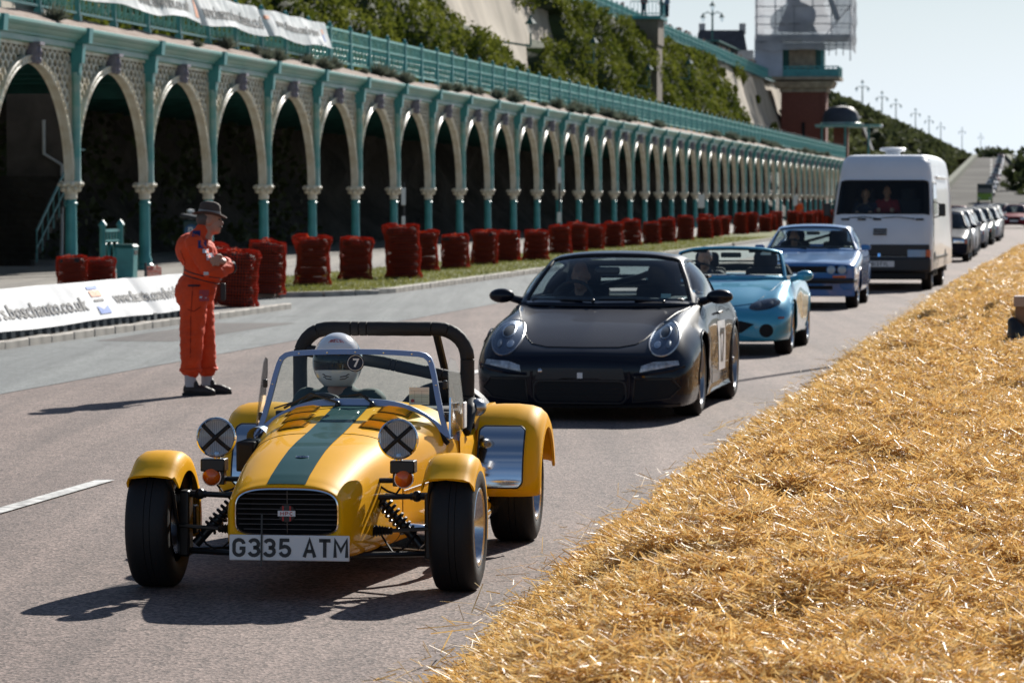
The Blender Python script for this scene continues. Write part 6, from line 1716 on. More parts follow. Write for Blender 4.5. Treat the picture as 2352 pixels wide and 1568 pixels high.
# ================================================================== tyre stacks in orange netting
M_net = mat('orange_net', (.36, .062, .030), .8, spec=.12)
ntb = M_net.node_tree; tl = ntb.nodes.new('ShaderNodeBsdfTranslucent'); tl.inputs['Color'].default_value = (.80, .085, .02, 1); mxb = ntb.nodes.new('ShaderNodeMixShader'); mxb.inputs['Fac'].default_value = .35
ntb.links.new(ntb.nodes['Principled BSDF'].outputs['BSDF'], mxb.inputs[1]); ntb.links.new(tl.outputs['BSDF'], mxb.inputs[2]); ntb.links.new(mxb.outputs['Shader'], ntb.nodes['Material Output'].inputs['Surface'])
M_dirty = mat('dusty_tyre', (.026, .016, .015), .8, var=.4, vscale=5)
def torus(R0, r0, h, n=22, m_=8):
    b = MB(); rows = []
    for i in range(n):
        q = 2 * math.pi * i / n
        rows.append([((R0 + r0 * math.cos(p)) * math.cos(q), (R0 + r0 * math.cos(p)) * math.sin(q), h * math.sin(p)) for p in np.linspace(0, 2 * math.pi, m_ + 1)[:-1]])
    rows.append(rows[0]); b.grid(rows, closed=True); return b
me_ty = torus(.205, .085, .088).mesh('tyre', 60, [M_dirty]); fix_normals(me_ty)
def net_mesh(seed, H):
    nz, na = 20, 44; V = []
    for i in range(nz + 1):
        f = i / nz; z = .01 + (H + .02) * min(1, f * 1.12)
        rr = .325 + .006 * math.sin(f * 9 * math.pi) if f < .88 else .325 * (1 - ((f - .88) / .12) ** 1.5 * .75)
        for j in range(na):
            a = 2 * math.pi * j / na
            n_ = mnoise.noise(Vector((math.cos(a) * 1.6 + seed, math.sin(a) * 1.6, z * 2.5)))
            fl = 1 + (.15 * n_ if f < .8 else .35 * n_) + (.08 if f < .06 else 0)
            zz = z + (.05 * mnoise.noise(Vector((a * 2, seed, 3))) if f > .8 else 0) + (.06 * n_ if f > .93 else 0)
            V.append((rr * fl * math.cos(a), rr * fl * math.sin(a), max(.005, zz)))
    b = MB(); F = []
    for i in range(nz):
        for j in range(na):
            j2 = (j + 1) % na; F.append((i * na + j, i * na + j2, (i + 1) * na + j2, (i + 1) * na + j))
    b.add(V, F); me = b.mesh('net', 0, [M_net])
    o = bpy.data.objects.new('tmp', me); COL.objects.link(o)
    wf = o.modifiers.new('w', 'WIREFRAME'); wf.thickness = .021; wf.use_even_offset = False
    out = bpy.data.meshes.new_from_object(o.evaluated_get(bpy.context.evaluated_depsgraph_get()))
    bpy.data.objects.remove(o); bpy.data.meshes.remove(me)
    return out
HS = [.84, .90, .78, .97]
NETS = [net_mesh(k * 3.7, HS[k]) for k in range(4)]
def tyre_stack(s, t, label, group, k, far=False, sc=1.0, leftover=0):
    root = thing('tyre_stack', label, 'tyre stack', W(s, t, .08 if t < -12.8 else 0), RNG.random() * 6, group)
    root.scale = (sc, sc, sc)
    root.rotation_euler = (RNG.normal(0, .04), RNG.normal(0, .035), root.rotation_euler.z)
    nt_ = 5 if HS[k] < .95 else 6
    for i in range(nt_):
        o = link('tyre', me_ty, root, (RNG.normal(0, .012), RNG.normal(0, .012), .085 + i * (HS[k] - .10) / (nt_ - .6)))
        o.rotation_euler = (RNG.normal(0, .03), RNG.normal(0, .03), 0)
    link('net', NETS[k], root)
    return root
GT = 'netted tyre stacks in a row along the verge'
tyre_stack(56.6, -17.15, 'netted tyre stack behind the low banner, left of its pair', None, 0, sc=.78)
tyre_stack(57.3, -16.85, 'netted tyre stack behind the low banner, right of its pair', None, 2, sc=.78)
tyre_stack(51.3, -12.9, 'netted tyre stack nearest the marshal, at the kerb end', None, 0, sc=1.0)
tyre_stack(53.6, -14.0, 'netted tyre stack half hidden behind the marshal', None, 1)
tyre_stack(58.2, -14.07, 'netted tyre stack standing second to the right of the marshal', None, 1)
row = [(63.98, -14.53, 1), (68.42, -14.64, 0), (69.9, -13.9, 3), (76.56, -14.74, 1), (79.9, -14.61, 2), (85.12, -14.8, 0), (89.2, -14.86, 2), (91.5, -14.47, 2), (101.6, -15.3, 0), (106.4, -15.5, 1), (111.0, -15.6, 2), (115.9, -15.6, 0)]
s = 120.5
while s < 330: row.append((s, -15.5 + RNG.normal(0, .15), int(RNG.random() * 4))); s += 4.0 + RNG.random() * 2.4
names = ['third', 'fourth', 'fifth', 'sixth', 'seventh', 'eighth', 'ninth', 'tenth', 'eleventh', 'twelfth', 'thirteenth', 'fourteenth', 'fifteenth', 'sixteenth']
for i, (s, t, k) in enumerate(row):
    lab = 'netted tyre stack, %s to the right of the marshal' % names[i] if i < 14 else 'netted tyre stack in the long row receding along the grass verge'
    if i == 2: lab = 'tallest netted tyre stack with loose netting on top, fifth right of the marshal'
    tyre_stack(s, t, lab, GT, k, sc=1.12 if i == 2 else 1.0)
# low orange net fence by the parking machine
nf = thing('net_fence', 'short orange net fence between the teal gate and the marshal', 'fence', W(55.4, -15.2, .08), ROADROT)
b = MB()
for i in range(9): b.tube([(-.3, i * .12, 0), (-.3 + .0, i * .12, .55 - .03 * (i % 3))], .012, 4)
for j in range(7): b.tube([(-.3, 0, .05 + j * .08), (-.3, .96, .05 + j * .075)], .010, 4)
b.build('net', M_net, nf); MB().box((-.3, 0, .3), (.04, .04, .6)).build('stake', M_trim, nf, smooth=0)
# litter bin, parking machine, sign poles
bn = thing('litter_bin', 'teal square litter bin with sloping lid in front of the arcade column', 'litter bin', W(69.3, -19.8, .075), ROADROT)
bn.scale = (.72, .72, .66)
MB().box((0, 0, .5), (.5, .5, 1.0), taper=(1.08, 1.08)).build('bin_body', M_teal, bn, bevel=.03); MB().box((0, 0, 1.06), (.62, .62, .1), taper=(.75, .75)).build('lid', M_teald, bn, bevel=.03)
MB().box((.27, 0, .85), (.02, .34, .14)).build('slot', M_dark, bn, smooth=0)
pm = thing('parking_machine', 'dark parking ticket machine with round blue P sign behind the marshal', 'parking machine', W(70.3, -18.6, .075), ROADROT)
MB().box((0, 0, .62), (.36, .42, 1.25)).build('cabinet', mat('machine_green', (.02, .05, .05), .5), pm, bevel=.04)
MB().box((0, 0, 1.3), (.5, .56, .08), Matrix.Rotation(R(10), 3, 'Y')).build('hood', M_satin, pm, bevel=.03)
sg_ = MB().lathe([(0, -.012), (.15, -.01), (.15, .01), (0, .012)], 20, axis='y', c=(.02, -.26, 1.0)).build('p_sign', mat('sign_blue', (.02, .09, .20), .5), pm, fixn=True)
strokes('P', -.04, .93, .10, .15, 0, .026, -.275).build('p_letter', M_white, sg_, smooth=0)
for (s, t, h, pl_, lab) in ((80.5, -16.0, 2.1, ((1.75, .42, .11), (1.12, .30, .09)), 'thin dark sign pole with two white plates behind the tall tyre stack'), (106.0, -16.0, 2.95, ((2.45, .5, .12), (1.1, .34, .14)), 'taller sign pole with white plates farther along the verge'), (150, -16.2, 2.4, ((1.6, .6, .3),), 'far sign pole with one pale plate before the arches'), (203, -16.2, 2.4, ((1.6, .6, .3),), 'farthest sign pole near the orange marshal'), (71.2, -18.9, 1.45, (), 'short white-capped post beside the parking machine')):
    o = thing('sign_pole', lab, 'sign pole', W(s, t, .08), ROADROT)
    MB().tube([(0, 0, 0), (0, 0, h)], .03 if pl_ else .05, 8).build('pole', M_trim if pl_ else M_dalloy, o)
    for z, hh, ww in pl_: MB().box((.0, -.045, z), (ww, .02, hh)).build('plate', M_white, o, bevel=.01)
    if not pl_: MB().lathe([(.08, h - .05), (.08, h), (0, h + .02)], 10).build('cap', M_white, o)
# posts outside the frame on the right: their shadows fall across the road
for (x, y, h, lab) in ((7.2, 44.3, 7.6, 'tall lamp column standing in the straw right of the view'), (6.75, 41.3, 5.6, 'plain pole standing in the straw right of the view')):
    o = thing('lamp_column', lab, 'pole', (x, y, 0), ROADROT)
    MB().tube([(0, 0, 0), (0, 0, h * .25), (0, 0, h)], [.09, .07, .05], 10).build('column', M_dalloy, o)
    MB().box((0, 0, h + .05), (.12, .4, .12)).build('lamp_head', M_dalloy, o, bevel=.03)

# ================================================================== straw bank along the right of the road
def straw_mat(name, cols, scale, transl=.35):
    m = mat(name, cols[1], .46, spec=.27, var=.3, vscale=scale, vdetail=2)
    nt = m.node_tree; rp = [n for n in nt.nodes if n.type == 'VALTORGB'][0]
    rp.color_ramp.elements[0].color = (*cols[0], 1); rp.color_ramp.elements[0].position = .30
    rp.color_ramp.elements[1].color = (*cols[2], 1); rp.color_ramp.elements[1].position = .72
    e = rp.color_ramp.elements.new(.5); e.color = (*cols[1], 1)
    if transl:
        tr = nt.nodes.new('ShaderNodeBsdfTranslucent'); mx_ = nt.nodes.new('ShaderNodeMixShader'); mx_.inputs['Fac'].default_value = transl
        nt.links.new(rp.outputs['Color'], tr.inputs['Color']); nt.links.new(nt.nodes['Principled BSDF'].outputs['BSDF'], mx_.inputs[1]); nt.links.new(tr.outputs['BSDF'], mx_.inputs[2])
        nt.links.new(mx_.outputs['Shader'], nt.nodes['Material Output'].inputs['Surface'])
    return m
M_straw = straw_mat('straw', ((.50, .27, .075), (.79, .51, .175), (.93, .76, .40)), 22)
M_strawb = straw_mat('straw_under', ((.11, .055, .018), (.32, .19, .06), (.55, .37, .14)), 30, 0)  # under-layer darkened: the shade in gaps between strands is in its colour
def edge_t(s):
    return -2.27 + .10 * mnoise.noise(Vector((s * .55, 1.3, 0))) + .10 * mnoise.noise(Vector((s * 1.7, 4.2, 0))) + max(0, s - 60) * .010 + max(0, 15 - s) * .035
def bank_h(s, t):
    e = edge_t(s); a = smoothstep(e - .05, e + .75, t)
    return .36 * a ** .9 + a * (.10 * mnoise.noise(Vector((s * .8, t * 1.1, 2))) + .065 * mnoise.noise(Vector((s * 2.1, t * 2.4, 6))) + .05 * mnoise.noise(Vector((s * 5, t * 5, 1)))) + .004
SMAX = 104
root_straw = thing('straw_bank', 'long bank of loose golden straw along the right side of the road', 'straw'); root_straw['kind'] = 'stuff'
rows = []
for s in np.concatenate([np.arange(5, 30, .12), np.arange(30, SMAX, .3)]):
    e = edge_t(s); end = smoothstep(SMAX, SMAX - 3, s)
    rows.append([W(s, e - .06 + f * (2.6 - e), max(.003, bank_h(s, e - .06 + f * (2.6 - e)) * end)) for f in np.concatenate([np.linspace(0, .3, 18), np.linspace(.32, 1, 22)])])
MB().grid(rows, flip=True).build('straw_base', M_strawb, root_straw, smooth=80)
def strands(s0, s1, t1, n, length, width, name, edge_spill=.12, lift=.05):
    S = s0 + RNG.random(n) * (s1 - s0); E = np.array([edge_t(s) for s in S[:2000]])
    E = np.array([edge_t(s) for s in np.linspace(s0, s1, 800)]); E = np.interp(S, np.linspace(s0, s1, 800), E)
    T = E - edge_spill * RNG.random(n) ** 2 + RNG.random(n) ** 1.0 * (t1 - E)
    # height from a table
    gs, gt = np.linspace(s0, s1, int((s1 - s0) * 9) + 2), np.linspace(-2.9, t1 + .1, 60)
    Hh = np.array([[bank_h(a, b) for b in gt] for a in gs])
    i = np.clip((S - s0) / (s1 - s0) * (len(gs) - 1), 0, len(gs) - 1.001); j = np.clip((T + 2.9) / (t1 + 3.0) * (len(gt) - 1), 0, len(gt) - 1.001)
    i0, j0 = i.astype(int), j.astype(int); fi, fj = i - i0, j - j0
    Z = Hh[i0, j0] * (1 - fi) * (1 - fj) + Hh[i0 + 1, j0] * fi * (1 - fj) + Hh[i0, j0 + 1] * (1 - fi) * fj + Hh[i0 + 1, j0 + 1] * fi * fj
    Z += RNG.random(n) * lift
    C = np.stack([S * U2[0] + T * N2[0], S * U2[1] + T * N2[1], Z], 1)
    az = RNG.random(n) * 6.283; el = np.abs(RNG.normal(.05, .28, n)); up = RNG.random(n) < .04; el[up] += .6
    d = np.stack([np.cos(az) * np.cos(el), np.sin(az) * np.cos(el), np.sin(el)], 1)
    L = length * (.35 + 1.1 * RNG.random(n) ** 1.6); Wd_ = width * (.6 + .8 * RNG.random(n))
    w_ = np.cross(d, RNG.normal(0, 1, (n, 3)) * .9 + np.array([0, 0, 1.0])); w_ /= np.linalg.norm(w_, axis=1)[:, None]; w_ *= (Wd_ / 2)[:, None]
    a = C - d * (L / 2)[:, None]; b = C + d * (L / 2)[:, None]; b[:, 2] += RNG.normal(0, .01, n)
    a[:, 2] = np.maximum(a[:, 2], .004); b[:, 2] = np.maximum(b[:, 2], .004)
    V = np.stack([a - w_, a + w_, b + w_ * .8, b - w_ * .8], 1).reshape(-1, 3)
    link(name, big_mesh(name, V, np.arange(n * 4).reshape(-1, 4), M_straw), root_straw)
strands(7.5, 15, .25, 130000, .12, .0056, 'straw_strands', .05)
strands(15, 26, .2, 160000, .135, .0066, 'straw_strands', .06)
strands(26, 48, .2, 110000, .16, .0095, 'straw_strands')
strands(48, SMAX, .2, 55000, .18, .015, 'straw_strands')
strands(6, 50, 2.5, 30000, .14, .008, 'straw_strands', lift=.03)
# longer tufts along the edge
strands(11, 60, -1.85, 6000, .15, .0042, 'straw_strands', edge_spill=.34, lift=.09)
# box and bag at the right edge
bx = thing('cardboard_box', 'brown cardboard box standing on the straw at the right edge', 'box', W(32.4, -.27, .36), ROADROT)
M_card = mat('cardboard', (.26, .15, .09), .8, var=.12, vscale=6)
MB().box((0, 0, .2), (.42, .34, .36)).build('carton', M_card, bx, bevel=.006); MB().box((0, 0, .43), (.45, .37, .10)).build('carton_lid', mat('cardboard_pale', (.42, .33, .28), .8), bx, bevel=.006)
bg2 = thing('black_bag', 'black bag slumped on the straw beside the cardboard box', 'bag', W(32.2, -.46, .36), ROADROT)
b = MB().ball((0, 0, .12), (.10, .13, .14), 12, 8).ball((.03, -.1, .02), (.16, .12, .07), 12, 8).ball((-.04, .0, .23), (.06, .08, .06), 10, 6)
link('bag_body', remesh(b, .02, 2), bg2).data.materials.append(M_satin)
MB().tube([(-.08, -.12, .1), (-.16, -.16, .03), (-.22, -.1, .02), (-.25, .0, .03)], .014, 6).build('strap', M_satin, bg2)

# ================================================================== people
def wrinkle(me, amp, sc, seed=0.0):
    co = np.empty(len(me.vertices) * 3, np.float32); me.vertices.foreach_get('co', co); co = co.reshape(-1, 3)
    no = np.array([v.normal[:] for v in me.vertices])
    d = np.array([mnoise.noise(Vector((p[0] * sc + seed, p[1] * sc, p[2] * sc * 1.6))) for p in co])
    d = -np.abs(d) + .25
    co += no * (d * amp)[:, None].astype(np.float32)
    me.vertices.foreach_set('co', co.astype(np.float32).ravel()); me.update()
def limb(m, pts, rad, n=12):
    P = []; Rr = []
    for i in range(len(pts) - 1):
        for f in np.linspace(0, 1, 5)[:-1]:
            P.append(Vector(pts[i]).lerp(Vector(pts[i + 1]), f)); Rr.append(rad[i] + (rad[i + 1] - rad[i]) * f)
    P.append(Vector(pts[-1])); Rr.append(rad[-1])
    m.tube(P, Rr, n)
    for p, r in zip(pts, rad): m.ball(p, r * .99, 12, 8)
    return m
def head(m, c, f, sc=1.0):
    """skull, jaw, nose, ears, brow looking along f (unit, horizontal)"""
    f = Vector(f); r = Vector((f.y, -f.x, 0)); c = Vector(c); rot = Matrix((r, f, Vector((0, 0, 1)))).transposed()
    P = lambda a, b, z: c + (r * a + f * b + Vector((0, 0, z))) * sc
    m.ball(P(0, -.012, .03), (.075 * sc, .095 * sc, .10 * sc), 16, 12, rot=rot)
    m.ball(P(0, .03, -.045), (.058 * sc, .065 * sc, .075 * sc), 14, 10, rot=rot)
    m.ball(P(0, .062, -.095), (.028 * sc, .024 * sc, .022 * sc), 10, 8)
    m.tube([P(0, .085, .02), P(0, .108, -.022), P(0, .092, -.035)], [.010 * sc, .017 * sc, .014 * sc], 8)
    m.ball(P(0, .078, .035), (.05 * sc, .018 * sc, .012 * sc), 10, 6, rot=rot)
    m.ball(P(0, .083, -.065), (.026 * sc, .014 * sc, .009 * sc), 10, 6, rot=rot)
    for s in (-1, 1): m.ball(P(s * .078, -.008, -.005), (.012 * sc, .022 * sc, .034 * sc), 8, 8, rot=rot)
    limb(m, [P(0, -.03, -.05), P(0, -.045, -.17)], [.055 * sc, .06 * sc])
    return P
# ---- marshal in orange overalls
M_orange = mat('orange_overalls', (.78, .066, .007), .75, var=.16, vscale=7, bump=.25, bscale=45, bdist=.004)
M_hat = mat('brown_felt', (.075, .052, .042), .85, var=.2, vscale=14)
mx0, my0 = -2.84, 30.2
OV = MB()
for c, r in (((-.005, 0, .95), (.185, .20, .17)), ((-.085, 0, .92), (.115, .17, .15)), ((.055, 0, 1.10), (.175, .185, .16)), ((.02, 0, 1.25), (.165, .205, .18)), ((-.055, 0, 1.31), (.135, .195, .15)), ((-.01, .15, 1.375), (.085, .09, .075)), ((-.02, -.15, 1.375), (.085, .09, .075)), ((.0, 0, 1.40), (.095, .12, .07))): OV.ball(c, r, 20, 14)
limb(OV, [(-.02, -.10, .90), (-.045, -.115, .52), (-.055, -.115, .235)], [.128, .108, .090], 16)
limb(OV, [(.02, .10, .90), (.055, .105, .54), (.085, .105, .235)], [.128, .106, .088], 16)
limb(OV, [(-.02, -.20, 1.37), (.115, -.265, 1.115), (.20, -.215, 1.11), (.29, -.09, 1.15)], [.082, .070, .066, .056], 14)
limb(OV, [(-.0, .20, 1.37), (.16, .25, 1.13), (.26, .08, 1.17), (.25, -.08, 1.20)], [.082, .070, .062, .054], 14)
limb(OV, [(.02, 0, 1.42), (.055, 0, 1.475)], [.085, .072], 14)
ov = remesh(OV, .0125, 3); wrinkle(ov, .018, 9); wrinkle(ov, .008, 21, 5.0); ov.materials.append(M_orange)
SK = MB(); P_ = head(SK, (.125, 0, 1.565), (1, -.10, 0))
limb(SK, [(.09, 0, 1.46), (.02, 0, 1.30), (.0, 0, 1.0)], [.055, .10, .10]); limb(SK, [(-.02, -.1, .92), (-.05, -.115, .5), (-.058, -.115, .09)], [.08, .06, .042]); limb(SK, [(.02, .1, .92), (.055, .105, .5), (.082, .105, .09)], [.08, .06, .042])
limb(SK, [(-.02, -.19, 1.36), (.115, -.265, 1.115), (.20, -.215, 1.11), (.28, -.09, 1.15)], [.05, .045, .04, .032]); limb(SK, [(0, .19, 1.36), (.16, .25, 1.13), (.26, .08, 1.17), (.245, -.10, 1.20)], [.05, .045, .04, .032])
sk = remesh(SK, .010, 2)
HD = MB()            # the visible hand, gripping the other arm
limb(HD, [(.245, -.10, 1.20), (.235, -.17, 1.205)], [.032, .034]); HD.ball((.222, -.225, 1.205), (.05, .055, .030), 12, 8)
for k, (dz, L) in enumerate(((.036, .075), (.014, .085), (-.008, .08), (-.030, .065))):
    limb(HD, [(.20, -.262, 1.205 + dz), (.165, -.290, 1.208 + dz), (.165 - L * .35, -.298, 1.20 + dz), (.150 - L * .5, -.280, 1.195 + dz)], [.0125, .0115, .0105, .009], 8)
limb(HD, [(.235, -.20, 1.23), (.215, -.245, 1.262), (.185, -.275, 1.265)], [.014, .0125, .0105], 8)
hd = remesh(HD, .0055, 1)
bmj = bmesh.new(); bmj.from_mesh(sk); bmj.from_mesh(hd); bmj.to_mesh(sk); bmj.free(); sk.materials.append(M_skin)
sk.polygons.foreach_set('use_smooth', [True] * len(sk.polygons))
mar = link('person', sk, None, (mx0, my0, 0), (0, 0, R(4))); tag(mar, 'marshal in orange overalls and brown hat standing with folded arms on the road', 'person')
ovo = link('overalls', ov, mar)
obv = BVHTree.FromPolygons([v.co[:] for v in ov.vertices], [tuple(p.vertices) for p in ov.polygons])
def loop_at(z, tilt, off=.002, n=40, c=(0, 0)):
    out = []
    for q in np.linspace(0, 2 * math.pi, n + 1)[:-1]:
        d = Vector((math.cos(q), math.sin(q), 0)); zz = z + tilt * math.cos(q)
        h = obv.ray_cast(Vector((c[0], c[1], zz)) + d * .6, -d)
        if h[0] is not None: out.append(h[0] + d * off)
    return out
for z in (1.045, 1.085): MB().tube(loop_at(z, -.045, c=(.02, 0)), .006, 5, closed=True).build('belt_piping', M_trim, ovo)
def badge_on(x, z, w, h, m, name):
    rows = []
    for f in np.linspace(-.5, .5, 4):
        r = []
        for g_ in np.linspace(-.5, .5, 4):
            hh = obv.ray_cast(Vector((x + f * w, -1, z + g_ * h)), Vector((0, 1, 0))); r.append((hh[0] + Vector((0, -.004, 0))) if hh[0] is not None else Vector((x + f * w, -.2, z + g_ * h)))
        rows.append(r)
    return MB().grid(rows).build(name, m, ovo, smooth=60)
M_navy = mat('navy_badge', (.02, .03, .12), .7); M_wb = mat('pale_badge', (.55, .60, .66), .7); M_rb = mat('red_badge', (.40, .06, .07), .7)
badge_on(.055, 1.36, .07, .07, M_navy, 'sleeve_badge'); badge_on(.085, 1.30, .05, .035, M_wb, 'sleeve_badge'); badge_on(.125, 1.25, .06, .06, M_wb, 'sleeve_badge'); badge_on(.0, 1.455, .07, .05, M_navy, 'epaulette')
badge_on(.07, .90, .085, .10, M_rb, 'thigh_badge'); badge_on(.06, .885, .06, .02, M_wb, 'thigh_badge'); badge_on(.09, 1.10, .045, .03, M_wb, 'waist_badge'); badge_on(-.02, .99, .11, .018, M_trim, 'pocket_zip')
MB().tube([(.305, -.075, 1.15), (.318, -.06, 1.153)], .058, 12).build('cuff', M_trim, ovo)
ht_ = MB()
rows = []
for r, z in ((.0, .135), (.055, .132), (.082, .12), (.094, .095), (.098, .05), (.102, .005), (.108, .0), (.14, -.004), (.165, .004), (.168, .0), (.14, -.010), (.098, -.008), (.09, -.002)):
    rows.append([(r * 1.12 * math.cos(q), r * .92 * math.sin(q), z + (.022 * math.cos(2 * q) * (-1 if r > .12 else 0)) - (.028 * math.exp(-(math.sin(q) * r / .03) ** 2) if z > .1 else 0)) for q in np.linspace(0, 2 * math.pi, 33)[:-1]])
hat = MB().grid(rows, closed=True).build('hat', M_hat, mar, (.115, 0, 1.632), (0, R(7), R(-5)), smooth=60, fixn=True)
hat.scale = (.88, .88, .86)
rows = [[(r * 1.12 * math.cos(q), r * .92 * math.sin(q), z) for q in np.linspace(0, 2 * math.pi, 33)] for r, z in ((.1045, .008), (.1015, .036))]
MB().grid(rows).build('hat_band', mat('hat_band', (.30, .28, .26), .7), hat)
MB().ball(P_(0, .095, -.052), (.012, .034, .009), 10, 6).build('moustache', mat('grey_hair', (.10, .08, .07), .8), mar)
hr = MB().ball(P_(0, -.045, .02), (.088, .082, .075), 14, 10); link('hair', remesh(hr, .012, 1), mar).data.materials.append(MATS['grey_hair'])
for s in (-1, 1): MB().ball(P_(s * .030, .083, .016), .0075, 8, 6).build('eye', M_dark, mar)
M_shoe = mat('brown_shoe', (.028, .020, .017), .55); M_sock = mat('grey_sock', (.50, .48, .48), .9)
for (x, y, a) in ((-.058, -.115, -4), (.085, .105, -6)):
    b = MB().ball((-.03, 0, .045), (.06, .042, .055), 12, 8).ball((.06, 0, .035), (.085, .046, .042), 14, 8).ball((.12, .0, .028), (.055, .042, .030), 12, 8).ball((-.01, 0, .085), (.048, .038, .045), 12, 8)
    so = link('shoe', remesh(b, .010, 2), mar, (x + .03, y, .0), (0, 0, R(a))); so.scale = (1.12, 1.12, 1.2); so.data.materials.append(M_shoe)
    MB().prism([(-.09, -.035), (-.05, -.045), (.05, -.05), (.14, -.045), (.175, 0), (.14, .045), (.05, .05), (-.05, .045), (-.09, .035)], lambda p, q: (p, q, .0), lambda p, q: (p, q, .022)).build('sole', M_black, so, smooth=0, fixn=True)
    MB().tube([(x, y, .08), (x, y, .16), (x - .0, y, .25)], [.05, .052, .06], 12).build('sock', M_sock, mar)
def seam(pts, r=.0035, m_=None, n='seam'):
    out = []
    for k in range(len(pts) - 1):
        for f in np.linspace(0, 1, 6)[:-1]:
            x = pts[k][0] + (pts[k + 1][0] - pts[k][0]) * f; z = pts[k][1] + (pts[k + 1][1] - pts[k][1]) * f
            h = obv.ray_cast(Vector((x, -1, z)), Vector((0, 1, 0)))
            if h[0] is not None: out.append(h[0])
    if len(out) > 2: MB().tube(out, r, 5).build(n, m_ or M_trim, ovo)
M_seam = mat('seam_dark_orange', (.30, .022, .004), .9)  # darker orange-red for the stitched lines on the overalls
seam([(-.03, 1.0), (-.05, .7), (-.055, .26)], .004, M_seam); seam([(-.14, 1.30), (-.10, 1.2), (-.12, 1.1)], .004, M_seam); seam([(.04, .80), (-.02, .76), (-.09, .78)], .004, M_seam, 'pocket_flap')
for (cx_, cy_) in ((-.055, -.115), (.085, .105)): MB().tube([(cx_ + .092 * math.cos(q), cy_ + .092 * math.sin(q), .232 + .006 * math.sin(5 * q)) for q in np.linspace(0, 6.283, 25)[:-1]], .012, 6, closed=True).build('ankle_hem', M_orange, ovo)
# radio pouch on the belt
MB().box((.235, -.10, .93), (.05, .05, .16)).build('pouch', M_shoe, mar, bevel=.012)

# ---- seated people
def seated_meshes():
    s = MB(); head(s, (0, -.02, .735), (0, -1, 0))
    limb(s, [(0, 0, .62), (0, .02, .35), (0, .0, .02)], [.06, .11, .12]);
    for sg in (-1, 1):
        limb(s, [(sg * .16, .02, .55), (sg * .21, -.14, .33), (sg * .15, -.40, .38)], [.05, .042, .033]); s.ball((sg * .14, -.455, .39), (.04, .05, .05), 10, 8)
        for k in range(4): limb(s, [(sg * .125, -.48, .425 - k * .022), (sg * .10, -.50, .425 - k * .022), (sg * .10, -.47, .42 - k * .022)], [.011, .010, .009], 6)
        limb(s, [(sg * .09, 0, .02), (sg * .12, -.42, .12)], [.08, .07])
    sk_ = remesh(s, .014, 2); sk_.materials.append(M_skin)
    j = MB()
    for c, r in (((0, .03, .45), (.19, .13, .17)), ((0, .02, .25), (.17, .13, .2)), ((0, .02, .08), (.18, .15, .12))): j.ball(c, r, 18, 12)
    for sg in (-1, 1):
        limb(j, [(sg * .165, .03, .53), (sg * .225, -.14, .32), (sg * .155, -.37, .375)], [.078, .064, .05]); limb(j, [(sg * .09, 0, .04), (sg * .12, -.40, .12)], [.1, .085])
    limb(j, [(0, .02, .55), (0, .015, .615)], [.085, .072])
    jk = remesh(j, .018, 2); wrinkle(jk, .012, 9)
    hr_ = remesh(MB().ball((0, .012, .775), (.083, .098, .085), 14, 10), .014, 1)
    return sk_, jk, hr_
SKM, JKM, HRM = seated_meshes()
def occupant(label, car_o, loc, jacket, hair=None, cap=None, turn=0.0):
    o = link('person', SKM, None); tag(o, label, 'person')
    o.location = car_o.matrix_basis @ Vector(loc); o.rotation_euler = (0, 0, car_o.rotation_euler.z + turn)
    j = link('jacket', JKM.copy(), o); j.data.materials.clear(); j.data.materials.append(jacket)
    if hair: h = link('hair', HRM.copy(), o); h.data.materials.clear(); h.data.materials.append(hair)
    return o
M_jg = mat('dark_green_jacket', (.015, .035, .03), .8); M_jr = mat('red_shirt', (.30, .02, .025), .8); M_jb = mat('navy_jacket', (.02, .025, .05), .8); M_jd = mat('dark_jacket', (.02, .02, .022), .8); M_fair = mat('fair_hair', (.55, .38, .12), .8); M_dkh = mat('dark_hair', (.03, .022, .018), .8)
dr = occupant('driver in white full-face helmet at the wheel of the yellow car', car, (-.205, 1.90, .20), M_jg)
# helmet
def hpt(az, el, k=1.0):
    a, e = R(az), R(el); r = (.128 * k, .152 * k, .150 * k)
    p = Vector((r[0] * math.cos(e) * math.sin(a), -r[1] * math.cos(e) * math.cos(a), r[2] * math.sin(e)))
    if el < -12: p.y *= 1 + .10 * min(1, (-12 - el) / 25) * max(0, math.cos(a)); p.x *= 1 - .04 * min(1, (-12 - el) / 40)
    return p
M_shell = mat('helmet_white', (.80, .81, .83), .18, coat=.8)
def hgrid(a0, a1, e0, e1, k, na=24, ne=12): return [[hpt(a, e, k) for a in np.linspace(a0, a1, na)] for e in np.linspace(e0, e1, ne)]
hm = MB()
full = [[hpt(a, e) for a in np.linspace(-180, 180, 49)] for e in np.linspace(-58, 90, 38)]
k_ = [(i, j) for i in range(37) for j in range(48)]
v_ = [p for r in full for p in r]; f_ = []
for i, j in k_:
    e = -58 + (i + .5) * 148 / 37; a = -180 + (j + .5) * 7.5
    if -16 < e < 17 - 6 * (abs(a) / 70) ** 2 and abs(a) < 64: continue
    f_.append((i * 49 + j, i * 49 + j + 1, (i + 1) * 49 + j + 1, (i + 1) * 49 + j))
hm.add(v_, f_)
hel = hm.build('helmet', M_shell, dr, (0, -.025, .735), (R(-4), 0, R(6)), smooth=60)
hel.modifiers.new('s', 'SOLIDIFY').thickness = .012
MB().grid(hgrid(-66, 66, -17, 17, 1.012)).build('visor', glass('visor_glass', (.10, .11, .13), 1.5), hel, smooth=60)
MB().grid(hgrid(-70, 70, 19, 33, 1.02)).build('visor_peak', M_shell, hel, smooth=60)
MB().tube([hpt(a, 18, 1.02) for a in np.linspace(-68, 68, 20)], .004, 5).build('visor_edge', M_trim, hel)
